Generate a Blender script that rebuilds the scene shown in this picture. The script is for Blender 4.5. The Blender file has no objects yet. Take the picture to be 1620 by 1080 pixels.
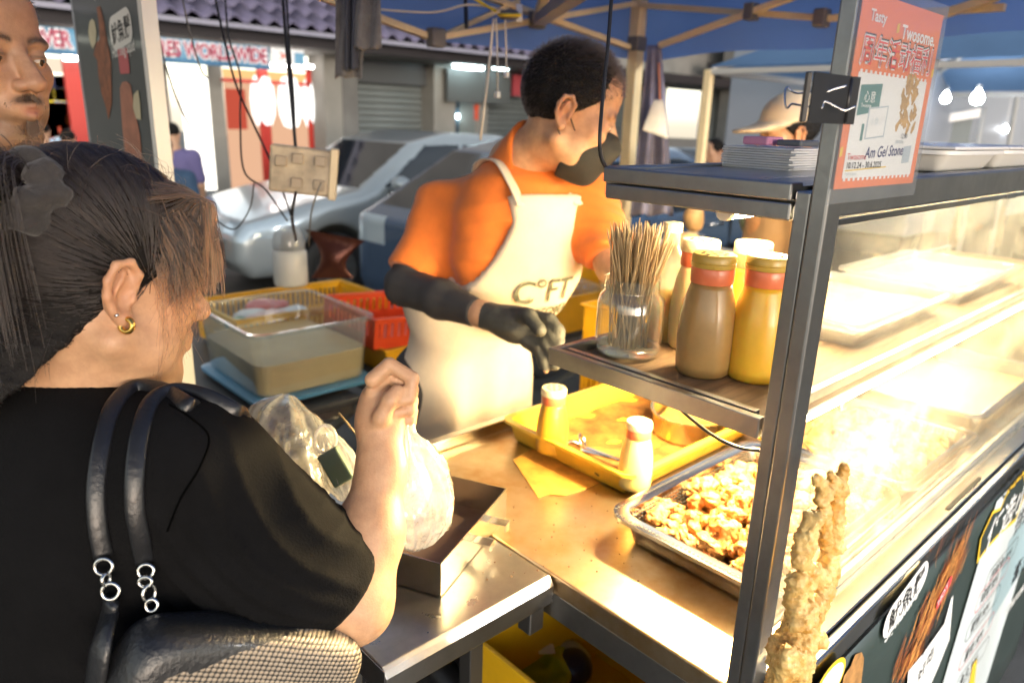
import bpy, bmesh, math, random
import numpy as np
from mathutils import Vector, Matrix, Quaternion
random.seed(7); rng = np.random.default_rng(7)
SC = bpy.context.scene
COL = SC.collection
R_ = math.radians

# ---------------------------------------------------------------- camera, world, exposure
CAM_H = 1.58
RW = np.array([[0.73674107, -0.17551278, 0.65299912],
               [-0.6754861, -0.23461984, 0.69905083],
               [0.03051419, -0.95611129, -0.29141052]])   # columns: picture right, picture down, view direction
FPX = 1146.0
cam = bpy.data.cameras.new('camera'); camo = bpy.data.objects.new('camera', cam); COL.objects.link(camo)
cam.sensor_width = 36.0; cam.lens = FPX / 1620 * 36; cam.clip_start = 0.03; cam.clip_end = 400
m = Matrix([[RW[0, 0], -RW[0, 1], -RW[0, 2], 0], [RW[1, 0], -RW[1, 1], -RW[1, 2], 0], [RW[2, 0], -RW[2, 1], -RW[2, 2], CAM_H], [0, 0, 0, 1]])
camo.matrix_world = m
cam.dof.use_dof = True; cam.dof.focus_distance = 0.86; cam.dof.aperture_fstop = 4.3
SC.camera = camo
SC.view_settings.view_transform = 'Standard'; SC.view_settings.look = 'None'
SC.view_settings.exposure = 2.62; SC.view_settings.gamma = 1.0; SC.view_settings.use_curve_mapping = False
SC.cycles.max_bounces = 8; SC.cycles.transparent_max_bounces = 16; SC.cycles.caustics_reflective = False; SC.cycles.caustics_refractive = False
SC.cycles.sample_clamp_indirect = 6.0
W = bpy.data.worlds.new('World'); SC.world = W; W.use_nodes = True
nt = W.node_tree; bgn = nt.nodes['Background']
sky = nt.nodes.new('ShaderNodeTexSky'); sky.sky_type = 'NISHITA'; sky.sun_disc = False
sky.sun_elevation = R_(6); sky.sun_rotation = R_(200)
hs = nt.nodes.new('ShaderNodeHueSaturation'); hs.inputs['Saturation'].default_value = 0.42
nt.links.new(sky.outputs[0], hs.inputs['Color']); nt.links.new(hs.outputs[0], bgn.inputs['Color'])
bgn.inputs['Strength'].default_value = 0.10
LED = (1.0, 0.73, 0.35)

# ---------------------------------------------------------------- pixel (1620 wide photo) to world
def ray(px, py):
    return RW @ np.array([px - 810.0, py - 540.0, FPX])
def PZ(px, py, z):
    d = ray(px, py); t = (z - CAM_H) / d[2]; return np.array([d[0] * t, d[1] * t, z])
def PY(px, py, y):
    d = ray(px, py); t = y / d[1]; return np.array([d[0] * t, y, CAM_H + d[2] * t])
def PX(px, py, x):
    d = ray(px, py); t = x / d[0]; return np.array([x, d[1] * t, CAM_H + d[2] * t])
def PD(px, py, s):
    d = ray(px, py) / FPX * s; return np.array([d[0], d[1], CAM_H + d[2]])
CR, CDN, CF = RW[:, 0], RW[:, 1], RW[:, 2]

# ---------------------------------------------------------------- materials
MATS = {}
def M(name, col=(.5, .5, .5), rough=.5, metal=0., var=0., vs=6., vcol=None, bump=0., bs=40., spec=.5, emit=None, es=0., sss=0., attr=False, alpha=1., trans=0., coat=0., aniso=0., detail=6, rvar=0., stretch=None, sheen=0.):
    if name in MATS: return MATS[name]
    mt = bpy.data.materials.new(name); mt.use_nodes = True; MATS[name] = mt
    t = mt.node_tree; b = t.nodes['Principled BSDF']; L = t.links.new
    b.inputs['Base Color'].default_value = (*col, 1); b.inputs['Roughness'].default_value = rough; b.inputs['Metallic'].default_value = metal
    b.inputs['Specular IOR Level'].default_value = spec
    if coat: b.inputs['Coat Weight'].default_value = coat; b.inputs['Coat Roughness'].default_value = .08
    if sheen: b.inputs['Sheen Weight'].default_value = sheen
    if trans: b.inputs['Transmission Weight'].default_value = trans
    if alpha < 1: b.inputs['Alpha'].default_value = alpha
    if sss:
        b.inputs['Subsurface Weight'].default_value = sss; b.inputs['Subsurface Radius'].default_value = (1, .35, .2); b.inputs['Subsurface Scale'].default_value = .006
    if emit: b.inputs['Emission Color'].default_value = (*emit, 1); b.inputs['Emission Strength'].default_value = es
    tc = t.nodes.new('ShaderNodeTexCoord'); vec = tc.outputs['Object']
    if stretch:
        mp = t.nodes.new('ShaderNodeMapping'); mp.inputs['Scale'].default_value = stretch; L(vec, mp.inputs[0]); vec = mp.outputs[0]
    csock = None
    if attr:
        at = t.nodes.new('ShaderNodeAttribute'); at.attribute_name = 'Col'; csock = at.outputs['Color']
    if var or rvar:
        n = t.nodes.new('ShaderNodeTexNoise'); n.inputs['Scale'].default_value = vs; n.inputs['Detail'].default_value = detail; n.inputs['Roughness'].default_value = .62
        L(vec, n.inputs['Vector'])
        rp = t.nodes.new('ShaderNodeValToRGB'); rp.color_ramp.elements[0].position = .36; rp.color_ramp.elements[1].position = .66; L(n.outputs['Fac'], rp.inputs[0])
        if var:
            mx = t.nodes.new('ShaderNodeMix'); mx.data_type = 'RGBA'
            vc = vcol or tuple(c * (1 - var) for c in col)
            fm = t.nodes.new('ShaderNodeMath'); fm.operation = 'MULTIPLY'; fm.inputs[1].default_value = 1.0 if vcol is None else var; L(rp.outputs[0], fm.inputs[0]); L(fm.outputs[0], mx.inputs['Factor'])
            if csock is None: mx.inputs['A'].default_value = (*col, 1); mx.inputs['B'].default_value = (*vc, 1)
            else:
                L(csock, mx.inputs['A']); mm = t.nodes.new('ShaderNodeMix'); mm.data_type = 'RGBA'; mm.blend_type = 'MULTIPLY'; mm.inputs['Factor'].default_value = 1
                L(csock, mm.inputs['A']); mm.inputs['B'].default_value = (1 - var, 1 - var * 1.15, 1 - var * 1.2, 1); L(mm.outputs['Result'], mx.inputs['B'])
            csock = mx.outputs['Result']
        if rvar:
            mr = t.nodes.new('ShaderNodeMapRange'); mr.inputs['To Min'].default_value = max(.02, rough - rvar); mr.inputs['To Max'].default_value = rough + rvar; L(n.outputs['Fac'], mr.inputs[0]); L(mr.outputs[0], b.inputs['Roughness'])
    if csock is not None: L(csock, b.inputs['Base Color'])
    if bump:
        n2 = t.nodes.new('ShaderNodeTexNoise'); n2.inputs['Scale'].default_value = bs; n2.inputs['Detail'].default_value = 5; L(vec, n2.inputs['Vector'])
        bp = t.nodes.new('ShaderNodeBump'); bp.inputs['Strength'].default_value = bump; bp.inputs['Distance'].default_value = .004; L(n2.outputs['Fac'], bp.inputs['Height']); L(bp.outputs[0], b.inputs['Normal'])
    return mt
def MGLASS(name, tint=(1, 1, 1), film=0., fcol=(.9, .9, .85), rough=.03, fn=0., fscale=30., gloss=1., tr=.5, stretch=None):
    """thin clear sheet: see-through + Fresnel gloss + an optional greasy / milky film that scatters light both ways"""
    mt = bpy.data.materials.new(name); mt.use_nodes = True; t = mt.node_tree; t.nodes.clear(); L = t.links.new; MATS[name] = mt
    out = t.nodes.new('ShaderNodeOutputMaterial'); tp = t.nodes.new('ShaderNodeBsdfTransparent'); tp.inputs[0].default_value = (*tint, 1)
    gl = t.nodes.new('ShaderNodeBsdfGlossy'); gl.inputs['Roughness'].default_value = rough; gl.inputs[0].default_value = (1, 1, 1, 1)
    df = t.nodes.new('ShaderNodeBsdfDiffuse'); df.inputs[0].default_value = (*fcol, 1); tl = t.nodes.new('ShaderNodeBsdfTranslucent'); tl.inputs[0].default_value = (*fcol, 1)
    ml = t.nodes.new('ShaderNodeMixShader'); ml.inputs[0].default_value = tr; L(df.outputs[0], ml.inputs[1]); L(tl.outputs[0], ml.inputs[2])
    m1 = t.nodes.new('ShaderNodeMixShader'); L(tp.outputs[0], m1.inputs[1]); L(ml.outputs[0], m1.inputs[2]); m1.inputs[0].default_value = film
    if fn:
        tc = t.nodes.new('ShaderNodeTexCoord'); n = t.nodes.new('ShaderNodeTexNoise'); n.inputs['Scale'].default_value = fscale; n.inputs['Detail'].default_value = 8; n.inputs['Roughness'].default_value = .7
        v = tc.outputs['Object']
        if stretch:
            mp = t.nodes.new('ShaderNodeMapping'); mp.inputs['Scale'].default_value = stretch; L(v, mp.inputs[0]); v = mp.outputs[0]
        L(v, n.inputs['Vector'])
        mr = t.nodes.new('ShaderNodeMapRange'); mr.inputs['From Min'].default_value = .3; mr.inputs['From Max'].default_value = .75; mr.inputs['To Min'].default_value = max(0, film - fn); mr.inputs['To Max'].default_value = film + fn
        L(n.outputs['Fac'], mr.inputs[0]); L(mr.outputs[0], m1.inputs[0])
    lw = t.nodes.new('ShaderNodeLayerWeight'); lw.inputs[0].default_value = .5
    pw = t.nodes.new('ShaderNodeMath'); pw.operation = 'POWER'; pw.inputs[1].default_value = 4.0; L(lw.outputs['Facing'], pw.inputs[0])
    mu = t.nodes.new('ShaderNodeMath'); mu.operation = 'MULTIPLY_ADD'; mu.inputs[1].default_value = .55 * gloss; mu.inputs[2].default_value = .035 * gloss; L(pw.outputs[0], mu.inputs[0])
    m2 = t.nodes.new('ShaderNodeMixShader'); L(mu.outputs[0], m2.inputs[0]); L(m1.outputs[0], m2.inputs[1]); L(gl.outputs[0], m2.inputs[2]); L(m2.outputs[0], out.inputs[0])
    return mt
def MFABRIC(name, col, tr=.5):
    mt = bpy.data.materials.new(name); mt.use_nodes = True; t = mt.node_tree; t.nodes.clear(); L = t.links.new; MATS[name] = mt
    o = t.nodes.new('ShaderNodeOutputMaterial'); d = t.nodes.new('ShaderNodeBsdfDiffuse'); q = t.nodes.new('ShaderNodeBsdfTranslucent'); m = t.nodes.new('ShaderNodeMixShader'); m.inputs[0].default_value = tr
    tc = t.nodes.new('ShaderNodeTexCoord'); n = t.nodes.new('ShaderNodeTexNoise'); n.inputs['Scale'].default_value = 2.5; n.inputs['Detail'].default_value = 6; L(tc.outputs['Object'], n.inputs['Vector']); mx = t.nodes.new('ShaderNodeMix'); mx.data_type = 'RGBA'; mx.inputs['A'].default_value = (*[c * .7 for c in col], 1); mx.inputs['B'].default_value = (*[min(.9, c * 1.25) for c in col], 1); L(n.outputs['Fac'], mx.inputs['Factor'])
    L(mx.outputs['Result'], d.inputs[0]); L(mx.outputs['Result'], q.inputs[0]); L(d.outputs[0], m.inputs[1]); L(q.outputs[0], m.inputs[2]); L(m.outputs[0], o.inputs[0])
    bp = t.nodes.new('ShaderNodeBump'); bp.inputs['Strength'].default_value = .3; bp.inputs['Distance'].default_value = .01; L(n.outputs['Fac'], bp.inputs['Height']); L(bp.outputs[0], d.inputs['Normal']); return mt
def MEMIT(name, col, s):
    mt = bpy.data.materials.new(name); mt.use_nodes = True; t = mt.node_tree; t.nodes.clear(); MATS[name] = mt
    o = t.nodes.new('ShaderNodeOutputMaterial'); e = t.nodes.new('ShaderNodeEmission'); e.inputs[0].default_value = (*col, 1); e.inputs[1].default_value = s; t.links.new(e.outputs[0], o.inputs[0]); return mt

# ---------------------------------------------------------------- things, parts, meshes
ORG = {}
def tag(o, label=None, cat=None, group=None, kind=None):
    if label: o['label'] = label
    if cat: o['category'] = cat
    if group: o['group'] = group
    if kind: o['kind'] = kind
    return o
def thing(name, label, cat, loc=(0, 0, 0), group=None, kind=None):
    o = bpy.data.objects.new(name, None); o.empty_display_size = .05; COL.objects.link(o); o.location = loc; ORG[o.name] = np.array(loc, float)
    return tag(o, label, cat, group, kind)
def link(name, me, mat=None, parent=None, org=None):
    o = bpy.data.objects.new(name, me); COL.objects.link(o)
    if mat:
        for q in (mat if isinstance(mat, (list, tuple)) else [mat]): me.materials.append(q)
    if parent is not None:
        o.parent = parent; ORG[o.name] = ORG.get(parent.name, np.zeros(3))
    else:
        o.location = org if org is not None else (0, 0, 0); ORG[o.name] = np.array(o.location, float)
    return o
def dup(root, loc=None, rotz=None, label=None, group=None, scale=None):
    def cp(o, par):
        c = o.copy(); COL.objects.link(c); c.parent = par; ORG[c.name] = ORG.get(o.name, np.zeros(3))
        for ch in o.children: cp(ch, c)
        return c
    r = cp(root, None)
    if loc is not None: r.location = loc
    if rotz is not None: r.rotation_euler = (0, 0, rotz) if not isinstance(rotz, (tuple, list)) else rotz
    if label: r['label'] = label
    if group: r['group'] = group
    if scale: r.scale = (scale,) * 3
    return r
def nrm(v):
    v = np.array(v, float); return v / (np.linalg.norm(v) + 1e-12)
class MB:
    def __init__(s): s.v = []; s.f = []; s.mi = []; s.cur = 0
    def add(s, vs, fs):
        b = len(s.v); s.v += [tuple(map(float, p)) for p in vs]
        for f in fs: s.f.append([i + b for i in f]); s.mi.append(s.cur)
        return s
    def box(s, lo, hi):
        x0, y0, z0 = lo; x1, y1, z1 = hi
        return s.add([(x0, y0, z0), (x1, y0, z0), (x1, y1, z0), (x0, y1, z0), (x0, y0, z1), (x1, y0, z1), (x1, y1, z1), (x0, y1, z1)],
                     [(0, 3, 2, 1), (4, 5, 6, 7), (0, 1, 5, 4), (1, 2, 6, 5), (2, 3, 7, 6), (3, 0, 4, 7)])
    def obox(s, c, ax, half):
        c = np.array(c, float); a = [np.array(q, float) for q in ax]
        vs = [c + a[0] * half[0] * i + a[1] * half[1] * j + a[2] * half[2] * k for k in (-1, 1) for i, j in ((-1, -1), (1, -1), (1, 1), (-1, 1))]
        return s.add(vs, [(0, 3, 2, 1), (4, 5, 6, 7), (0, 1, 5, 4), (1, 2, 6, 5), (2, 3, 7, 6), (3, 0, 4, 7)])
    def bar(s, a, b, w, h=None, up=(0, 0, 1)):
        a = np.array(a, float); b = np.array(b, float); d = nrm(b - a); h = h or w
        r = np.cross(d, up)
        if np.linalg.norm(r) < 1e-4: r = np.cross(d, (1, 0, 0))
        r = nrm(r); u = np.cross(r, d)
        return s.obox((a + b) / 2, (d, r, u), (np.linalg.norm(b - a) / 2, w / 2, h / 2))
    def tube(s, pts, rad, n=8, cap=True, flat=None):
        pts = [np.array(p, float) for p in pts]; k = len(pts); rad = [rad] * k if np.isscalar(rad) else list(rad)
        vs = []; ref = None
        for i, p in enumerate(pts):
            d = nrm(pts[min(i + 1, k - 1)] - pts[max(i - 1, 0)])
            if ref is None:
                ref = np.cross(d, (0, 0, 1)) if abs(d[2]) < .95 else np.cross(d, (1, 0, 0))
            ref = nrm(ref - d * ref.dot(d)); w = np.cross(d, ref)
            for j in range(n):
                a = 2 * math.pi * j / n
                vs.append(p + ref * math.cos(a) * rad[i] + w * math.sin(a) * rad[i] * (flat or 1))
        fs = [(i * n + j, i * n + (j + 1) % n, (i + 1) * n + (j + 1) % n, (i + 1) * n + j) for i in range(k - 1) for j in range(n)]
        if cap: fs += [tuple(range(n))[::-1], tuple((k - 1) * n + j for j in range(n))]
        return s.add(vs, fs)
    def lathe(s, prof, n=24, c=(0, 0, 0), cap=True, rfun=None):
        vs = []
        for r, z in prof:
            for j in range(n):
                a = 2 * math.pi * j / n; q = r * (rfun(a, z) if rfun else 1); vs.append((c[0] + q * math.cos(a), c[1] + q * math.sin(a), c[2] + z))
        k = len(prof)
        fs = [(i * n + j, i * n + (j + 1) % n, (i + 1) * n + (j + 1) % n, (i + 1) * n + j) for i in range(k - 1) for j in range(n)]
        if cap: fs += [tuple(range(n))[::-1], tuple((k - 1) * n + j for j in range(n))]
        return s.add(vs, fs)
    def grid(s, fn, nu, nv):
        vs = [fn(i / nu, j / nv) for j in range(nv + 1) for i in range(nu + 1)]
        return s.add(vs, [(j * (nu + 1) + i, j * (nu + 1) + i + 1, (j + 1) * (nu + 1) + i + 1, (j + 1) * (nu + 1) + i) for j in range(nv) for i in range(nu)])
    def prism(s, poly, d):
        poly = [np.array(p, float) for p in poly]; d = np.array(d, float); n = len(poly)
        return s.add(poly + [p + d for p in poly], [tuple(range(n))[::-1], tuple(range(n, 2 * n))] + [(i, (i + 1) % n, n + (i + 1) % n, n + i) for i in range(n)])
    def build(s, name, mat=None, parent=None, smooth=False, bevel=0., solid=0., sub=0, base=None):
        me = bpy.data.meshes.new(name); v = np.array(s.v, float)
        if parent is not None: org = ORG.get(parent.name, np.zeros(3))
        elif base is not None: org = np.array(base, float)
        else: org = np.array([(v[:, 0].min() + v[:, 0].max()) / 2, (v[:, 1].min() + v[:, 1].max()) / 2, v[:, 2].min()])
        me.from_pydata((v - org).tolist(), [], s.f)
        if any(s.mi): me.polygons.foreach_set('material_index', s.mi)
        if smooth: me.polygons.foreach_set('use_smooth', [True] * len(me.polygons))
        me.update(); o = link(name, me, mat, parent, org)
        if smooth == 2:
            try: me.set_sharp_from_angle(angle=R_(40))
            except Exception: pass
        if solid: q = o.modifiers.new('s', 'SOLIDIFY'); q.thickness = solid; q.offset = 0
        if sub: q = o.modifiers.new('u', 'SUBSURF'); q.levels = sub; q.render_levels = sub
        if bevel: q = o.modifiers.new('b', 'BEVEL'); q.width = bevel; q.segments = 2; q.limit_method = 'ANGLE'; q.angle_limit = R_(40)
        return o
def boxm(lo, hi): return MB().box(lo, hi)
def catmull(pts, n=8):
    P = [np.array(p, float) for p in pts]; P = [2 * P[0] - P[1]] + P + [2 * P[-1] - P[-2]]; out = []
    for i in range(1, len(P) - 2):
        for k in range(n):
            t = k / n; a, b, c, d = P[i - 1:i + 3]
            out.append(.5 * (2 * b + (c - a) * t + (2 * a - 5 * b + 4 * c - d) * t * t + (3 * b - a - 3 * c + d) * t ** 3))
    return out + [P[-2]]

# ---------------------------------------------------------------- flat print: text and decals in a panel frame (o, u, v, n)
class Frame:
    def __init__(s, o, u, v): s.o = np.array(o, float); s.u = nrm(u); s.v = nrm(v); s.n = np.cross(s.u, s.v)
    def p(s, a, b, off=0): return s.o + s.u * a + s.v * b + s.n * off
def decal(name, fr, pts, mat, off=.0008, parent=None):
    mb = MB(); mb.add([fr.p(a, b, off) for a, b in pts], [tuple(range(len(pts)))]); return mb.build(name, mat, parent)
def decals(name, fr, polys, mat, off=.0008, parent=None):
    mb = MB()
    for k, pts in enumerate(polys): mb.add([fr.p(a, b, off + k * 2e-6) for a, b in pts], [tuple(range(len(pts)))])
    return mb.build(name, mat, parent)
def text(name, body, fr, a, b, size, mat, off=.0012, parent=None, rot=0., sx=1., bold=0., space=1., align='LEFT', shear=0.):
    cu = bpy.data.curves.new(name, 'FONT'); cu.body = body; cu.size = size; cu.offset = bold; cu.space_character = space; cu.align_x = align; cu.shear = shear
    cu.resolution_u = 3
    to = bpy.data.objects.new('tmp', cu); COL.objects.link(to)
    dg = bpy.context.evaluated_depsgraph_get(); me = bpy.data.meshes.new_from_object(to.evaluated_get(dg)); bpy.data.objects.remove(to)
    n = len(me.vertices); co = np.zeros(n * 3); me.vertices.foreach_get('co', co); co = co.reshape(-1, 3)
    if n == 0: return None
    c, s_ = math.cos(rot), math.sin(rot); x = co[:, 0] * sx; y = co[:, 1]
    X = a + x * c - y * s_; Y = b + x * s_ + y * c
    w = fr.o + X[:, None] * fr.u + Y[:, None] * fr.v + off * fr.n
    org = ORG.get(parent.name, np.zeros(3)) if parent is not None else w.mean(0)
    me.vertices.foreach_set('co', (w - org).ravel()); me.materials.clear(); me.update(); me.name = name
    return link(name, me, mat, parent, org)
def ellipse(cx, cy, rx, ry, n=24, rot=0.):
    c, s = math.cos(rot), math.sin(rot)
    return [(cx + rx * math.cos(t) * c - ry * math.sin(t) * s, cy + rx * math.cos(t) * s + ry * math.sin(t) * c) for t in np.linspace(0, 2 * math.pi, n, endpoint=False)]
def rrect(cx, cy, w, h, r, rot=0., n=4):
    pts = []
    for (sx, sy, a0) in ((1, 1, 0), (-1, 1, 90), (-1, -1, 180), (1, -1, 270)):
        for k in range(n + 1):
            a = R_(a0 + 90 * k / n); pts.append((sx * (w / 2 - r) + r * math.cos(a), sy * (h / 2 - r) + r * math.sin(a)))
    c, s = math.cos(rot), math.sin(rot)
    return [(cx + x * c - y * s, cy + x * s + y * c) for x, y in pts]
def stroke(pts, w):
    """a polyline with width, as a polygon outline"""
    P = [np.array(p, float) for p in pts]; L = []; Rr = []
    for i in range(len(P)):
        d = nrm(P[min(i + 1, len(P) - 1)] - P[max(i - 1, 0)]); q = np.array([-d[1], d[0]]); ww = w if np.isscalar(w) else w[i]
        L.append(tuple(P[i] + q * ww / 2)); Rr.append(tuple(P[i] - q * ww / 2))
    return L + Rr[::-1]

# ---------------------------------------------------------------- organic shapes: smooth signed-distance volume turned into one mesh
def axis(lo, hi, h, *fine):
    out = [lo]; 
    while out[-1] < hi:
        x = out[-1]; st = h
        for a, b, hf in fine:
            if a - 1e-9 <= x < b: st = min(st, hf)
            elif x < a < x + st: st = max(hf, a - x)
        out.append(x + st)
    return np.array(out, np.float32)
class Blob:
    def __init__(s, xs, ys, zs):
        s.ax = (np.asarray(xs, np.float32), np.asarray(ys, np.float32), np.asarray(zs, np.float32)); s.D = np.full((len(xs), len(ys), len(zs)), 1.0, np.float32)
    def like(s): return Blob(*s.ax)
    def win(s, lo, hi):
        sl = tuple(slice(max(0, int(np.searchsorted(a, l)) - 1), min(len(a), int(np.searchsorted(a, h)) + 1)) for a, l, h in zip(s.ax, lo, hi))
        return sl, s.ax[0][sl[0]][:, None, None], s.ax[1][sl[1]][None, :, None], s.ax[2][sl[2]][None, None, :]
    def put(s, sl, d, k, sub):
        a = s.D[sl]
        if a.size == 0: return
        if sub:
            d = -d
            if k > 0: h = np.maximum(k - np.abs(a - d), 0) / k; s.D[sl] = np.maximum(a, d) + h * h * k * .25
            else: s.D[sl] = np.maximum(a, d)
        else:
            if k > 0: h = np.maximum(k - np.abs(a - d), 0) / k; s.D[sl] = np.minimum(a, d) - h * h * k * .25
            else: s.D[sl] = np.minimum(a, d)
    def ell(s, c, r, k=.01, rot=None, sub=False):
        c = np.array(c, float); r = np.array(r, float); m_ = max(r) + k + .012
        sl, X, Y, Z = s.win(c - m_, c + m_); x, y, z = X - c[0], Y - c[1], Z - c[2]
        if rot is not None:
            q = np.array(rot, float)   # rows: local axes
            x, y, z = q[0, 0] * x + q[0, 1] * y + q[0, 2] * z, q[1, 0] * x + q[1, 1] * y + q[1, 2] * z, q[2, 0] * x + q[2, 1] * y + q[2, 2] * z
        k0 = np.sqrt((x / r[0]) ** 2 + (y / r[1]) ** 2 + (z / r[2]) ** 2); k1 = np.sqrt((x / r[0] ** 2) ** 2 + (y / r[1] ** 2) ** 2 + (z / r[2] ** 2) ** 2)
        s.put(sl, (k0 * (k0 - 1) / (k1 + 1e-6)).astype(np.float32), k, sub); return s
    def cap(s, a, b, ra, rb=None, k=.01, sub=False):
        rb = ra if rb is None else rb; a = np.array(a, float); b = np.array(b, float); m_ = max(ra, rb) + k + .012
        sl, X, Y, Z = s.win(np.minimum(a, b) - m_, np.maximum(a, b) + m_); d = b - a; L2 = d.dot(d) + 1e-12
        x, y, z = X - a[0], Y - a[1], Z - a[2]
        t = np.clip((x * d[0] + y * d[1] + z * d[2]) / L2, 0, 1)
        q = np.sqrt((x - t * d[0]) ** 2 + (y - t * d[1]) ** 2 + (z - t * d[2]) ** 2) - (ra + t * (rb - ra))
        s.put(sl, q.astype(np.float32), k, sub); return s
    def chain(s, pts, rad, k=.01, sub=False):
        rad = [rad] * len(pts) if np.isscalar(rad) else rad
        for i in range(len(pts) - 1): s.cap(pts[i], pts[i + 1], rad[i], rad[i + 1], k, sub)
        return s
    def full(s): return s.ax[0][:, None, None], s.ax[1][None, :, None], s.ax[2][None, None, :]
    def half(s, p, n, k=.0):
        """cut away the side n points to"""
        X, Y, Z = s.full(); p = np.array(p, float); n = nrm(n); d = ((X - p[0]) * n[0] + (Y - p[1]) * n[1] + (Z - p[2]) * n[2]).astype(np.float32)
        if k > 0:
            h = np.maximum(k - np.abs(s.D - d), 0) / k; s.D = np.maximum(s.D, d) + h * h * k * .25
        else: s.D = np.maximum(s.D, d)
        return s
    def mesh(s):
        D = s.D; S = D < 0
        c = np.zeros(tuple(n - 1 for n in D.shape), np.uint8)
        for i in (0, 1):
            for j in (0, 1):
                for k in (0, 1): c += S[i:D.shape[0] - 1 + i, j:D.shape[1] - 1 + j, k:D.shape[2] - 1 + k]
        act = (c > 0) & (c < 8); I, J, K = np.nonzero(act); n = len(I)
        idx = np.full(act.shape, -1, np.int32); idx[I, J, K] = np.arange(n)
        off = [(i, j, k) for i in (0, 1) for j in (0, 1) for k in (0, 1)]
        val = {o: D[I + o[0], J + o[1], K + o[2]].astype(np.float64) for o in off}
        pos = {o: np.stack([s.ax[0][I + o[0]], s.ax[1][J + o[1]], s.ax[2][K + o[2]]], 1).astype(np.float64) for o in off}
        acc = np.zeros((n, 3)); cnt = np.zeros(n)
        for a in off:
            for ax_ in range(3):
                if a[ax_]: continue
                b = list(a); b[ax_] = 1; b = tuple(b); va, vb = val[a], val[b]; cr = (va < 0) != (vb < 0)
                t = np.where(cr, va / np.where(cr, va - vb, 1), 0); p = pos[a] + (pos[b] - pos[a]) * t[:, None]; acc += p * cr[:, None]; cnt += cr
        V = acc / np.maximum(cnt, 1)[:, None]; F = []
        for ax_ in range(3):
            sl0 = [slice(1, -1)] * 3; sl1 = [slice(1, -1)] * 3; sl0[ax_] = slice(0, -1); sl1[ax_] = slice(1, None)
            A, B = S[tuple(sl0)], S[tuple(sl1)]; I2, J2, K2 = np.nonzero(A != B); inside = A[I2, J2, K2]
            base = [I2, J2, K2]; o1, o2 = [q for q in range(3) if q != ax_]
            for q in (o1, o2): base[q] = base[q] + 1
            def cell(d1, d2):
                b = [x.copy() for x in base]; b[o1] -= d1; b[o2] -= d2; return idx[b[0], b[1], b[2]]
            q = np.stack([cell(1, 1), cell(0, 1), cell(0, 0), cell(1, 0)], 1)
            flip = inside if ax_ != 1 else ~inside
            q[~flip] = q[~flip][:, ::-1]; F.append(q)
        F = np.concatenate(F); F = F[(F >= 0).all(1)]
        return V, F
def quadmesh(name, V, F, org, smooth=True, col=None):
    me = bpy.data.meshes.new(name); n = len(V); m_ = len(F); V = np.asarray(V) - np.asarray(org)
    me.vertices.add(n); me.vertices.foreach_set('co', V.astype(np.float32).ravel()); me.loops.add(m_ * 4); me.loops.foreach_set('vertex_index', F.astype(np.int32).ravel())
    me.polygons.add(m_); me.polygons.foreach_set('loop_start', np.arange(0, m_ * 4, 4, dtype=np.int32)); me.update(calc_edges=True)
    me.polygons.foreach_set('use_smooth', np.full(m_, smooth))
    if col is not None:
        at = me.color_attributes.new('Col', 'FLOAT_COLOR', 'POINT'); at.data.foreach_set('color', np.concatenate([col, np.ones((n, 1))], 1).astype(np.float32).ravel())
    me.validate(); return me
def relax(V, F, it=1, w=.5):
    n = len(V); E = np.concatenate([F[:, [0, 1]], F[:, [1, 2]], F[:, [2, 3]], F[:, [3, 0]]])
    deg = np.bincount(E[:, 0], minlength=n) + np.bincount(E[:, 1], minlength=n)
    for _ in range(it):
        A = np.zeros_like(V)
        for c in range(3): A[:, c] = np.bincount(E[:, 0], V[E[:, 1], c], n) + np.bincount(E[:, 1], V[E[:, 0], c], n)
        V = V * (1 - w) + w * A / np.maximum(deg, 1)[:, None]
    return V
LASTVF = [None, None]
def blobobj(name, bl, mat, parent=None, it=1, colfn=None, disp=None, tri=None):
    V, F = bl.mesh()
    if it: V = relax(V, F, it)
    if disp is not None:
        N = vnormals(V, F); V = V + N * disp(V)[:, None]
    LASTVF[0] = V; LASTVF[1] = F
    org = ORG.get(parent.name, np.zeros(3)) if parent is not None else np.array([(V[:, 0].min() + V[:, 0].max()) / 2, (V[:, 1].min() + V[:, 1].max()) / 2, V[:, 2].min()])
    me = quadmesh(name, V, F, org, True, colfn(V) if colfn else None); return link(name, me, mat, parent, org)
def vnormals(V, F):
    nf = np.cross(V[F[:, 2]] - V[F[:, 0]], V[F[:, 3]] - V[F[:, 1]]); N = np.zeros_like(V)
    for k in range(4):
        for c in range(3): N[:, c] += np.bincount(F[:, k], nf[:, c], len(V))
    return N / (np.linalg.norm(N, axis=1, keepdims=True) + 1e-12)
_nz = [(rng.normal(size=3), rng.uniform(0, 6.28)) for _ in range(60)]
def noise3(V, f, o=0, n=9):
    r = np.zeros(len(V))
    for d, ph in _nz[o:o + n]: r += np.sin(V @ (d * f) + ph + .8 * np.sin(V @ (d[::-1] * f * .7) + ph * 2))
    return r / n ** .5
def strands(name, paths, mat, parent, r0=.0004, r1=.0001):
    """hair: paths is (N, K, 3) world points"""
    paths = np.asarray(paths, np.float32); N, K, _ = paths.shape; org = ORG.get(parent.name, np.zeros(3)).astype(np.float32)
    cu = bpy.data.hair_curves.new(name); cu.add_curves([K] * N); cu.attributes['position'].data.foreach_set('vector', (paths - org).ravel())
    at = cu.attributes.get('radius') or cu.attributes.new('radius', 'FLOAT', 'POINT'); at.data.foreach_set('value', np.tile(np.linspace(r0, r1, K, dtype=np.float32), N))
    o = bpy.data.objects.new(name, cu); COL.objects.link(o); cu.materials.append(mat); o.parent = parent; ORG[o.name] = ORG.get(parent.name, np.zeros(3)); return o
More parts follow.
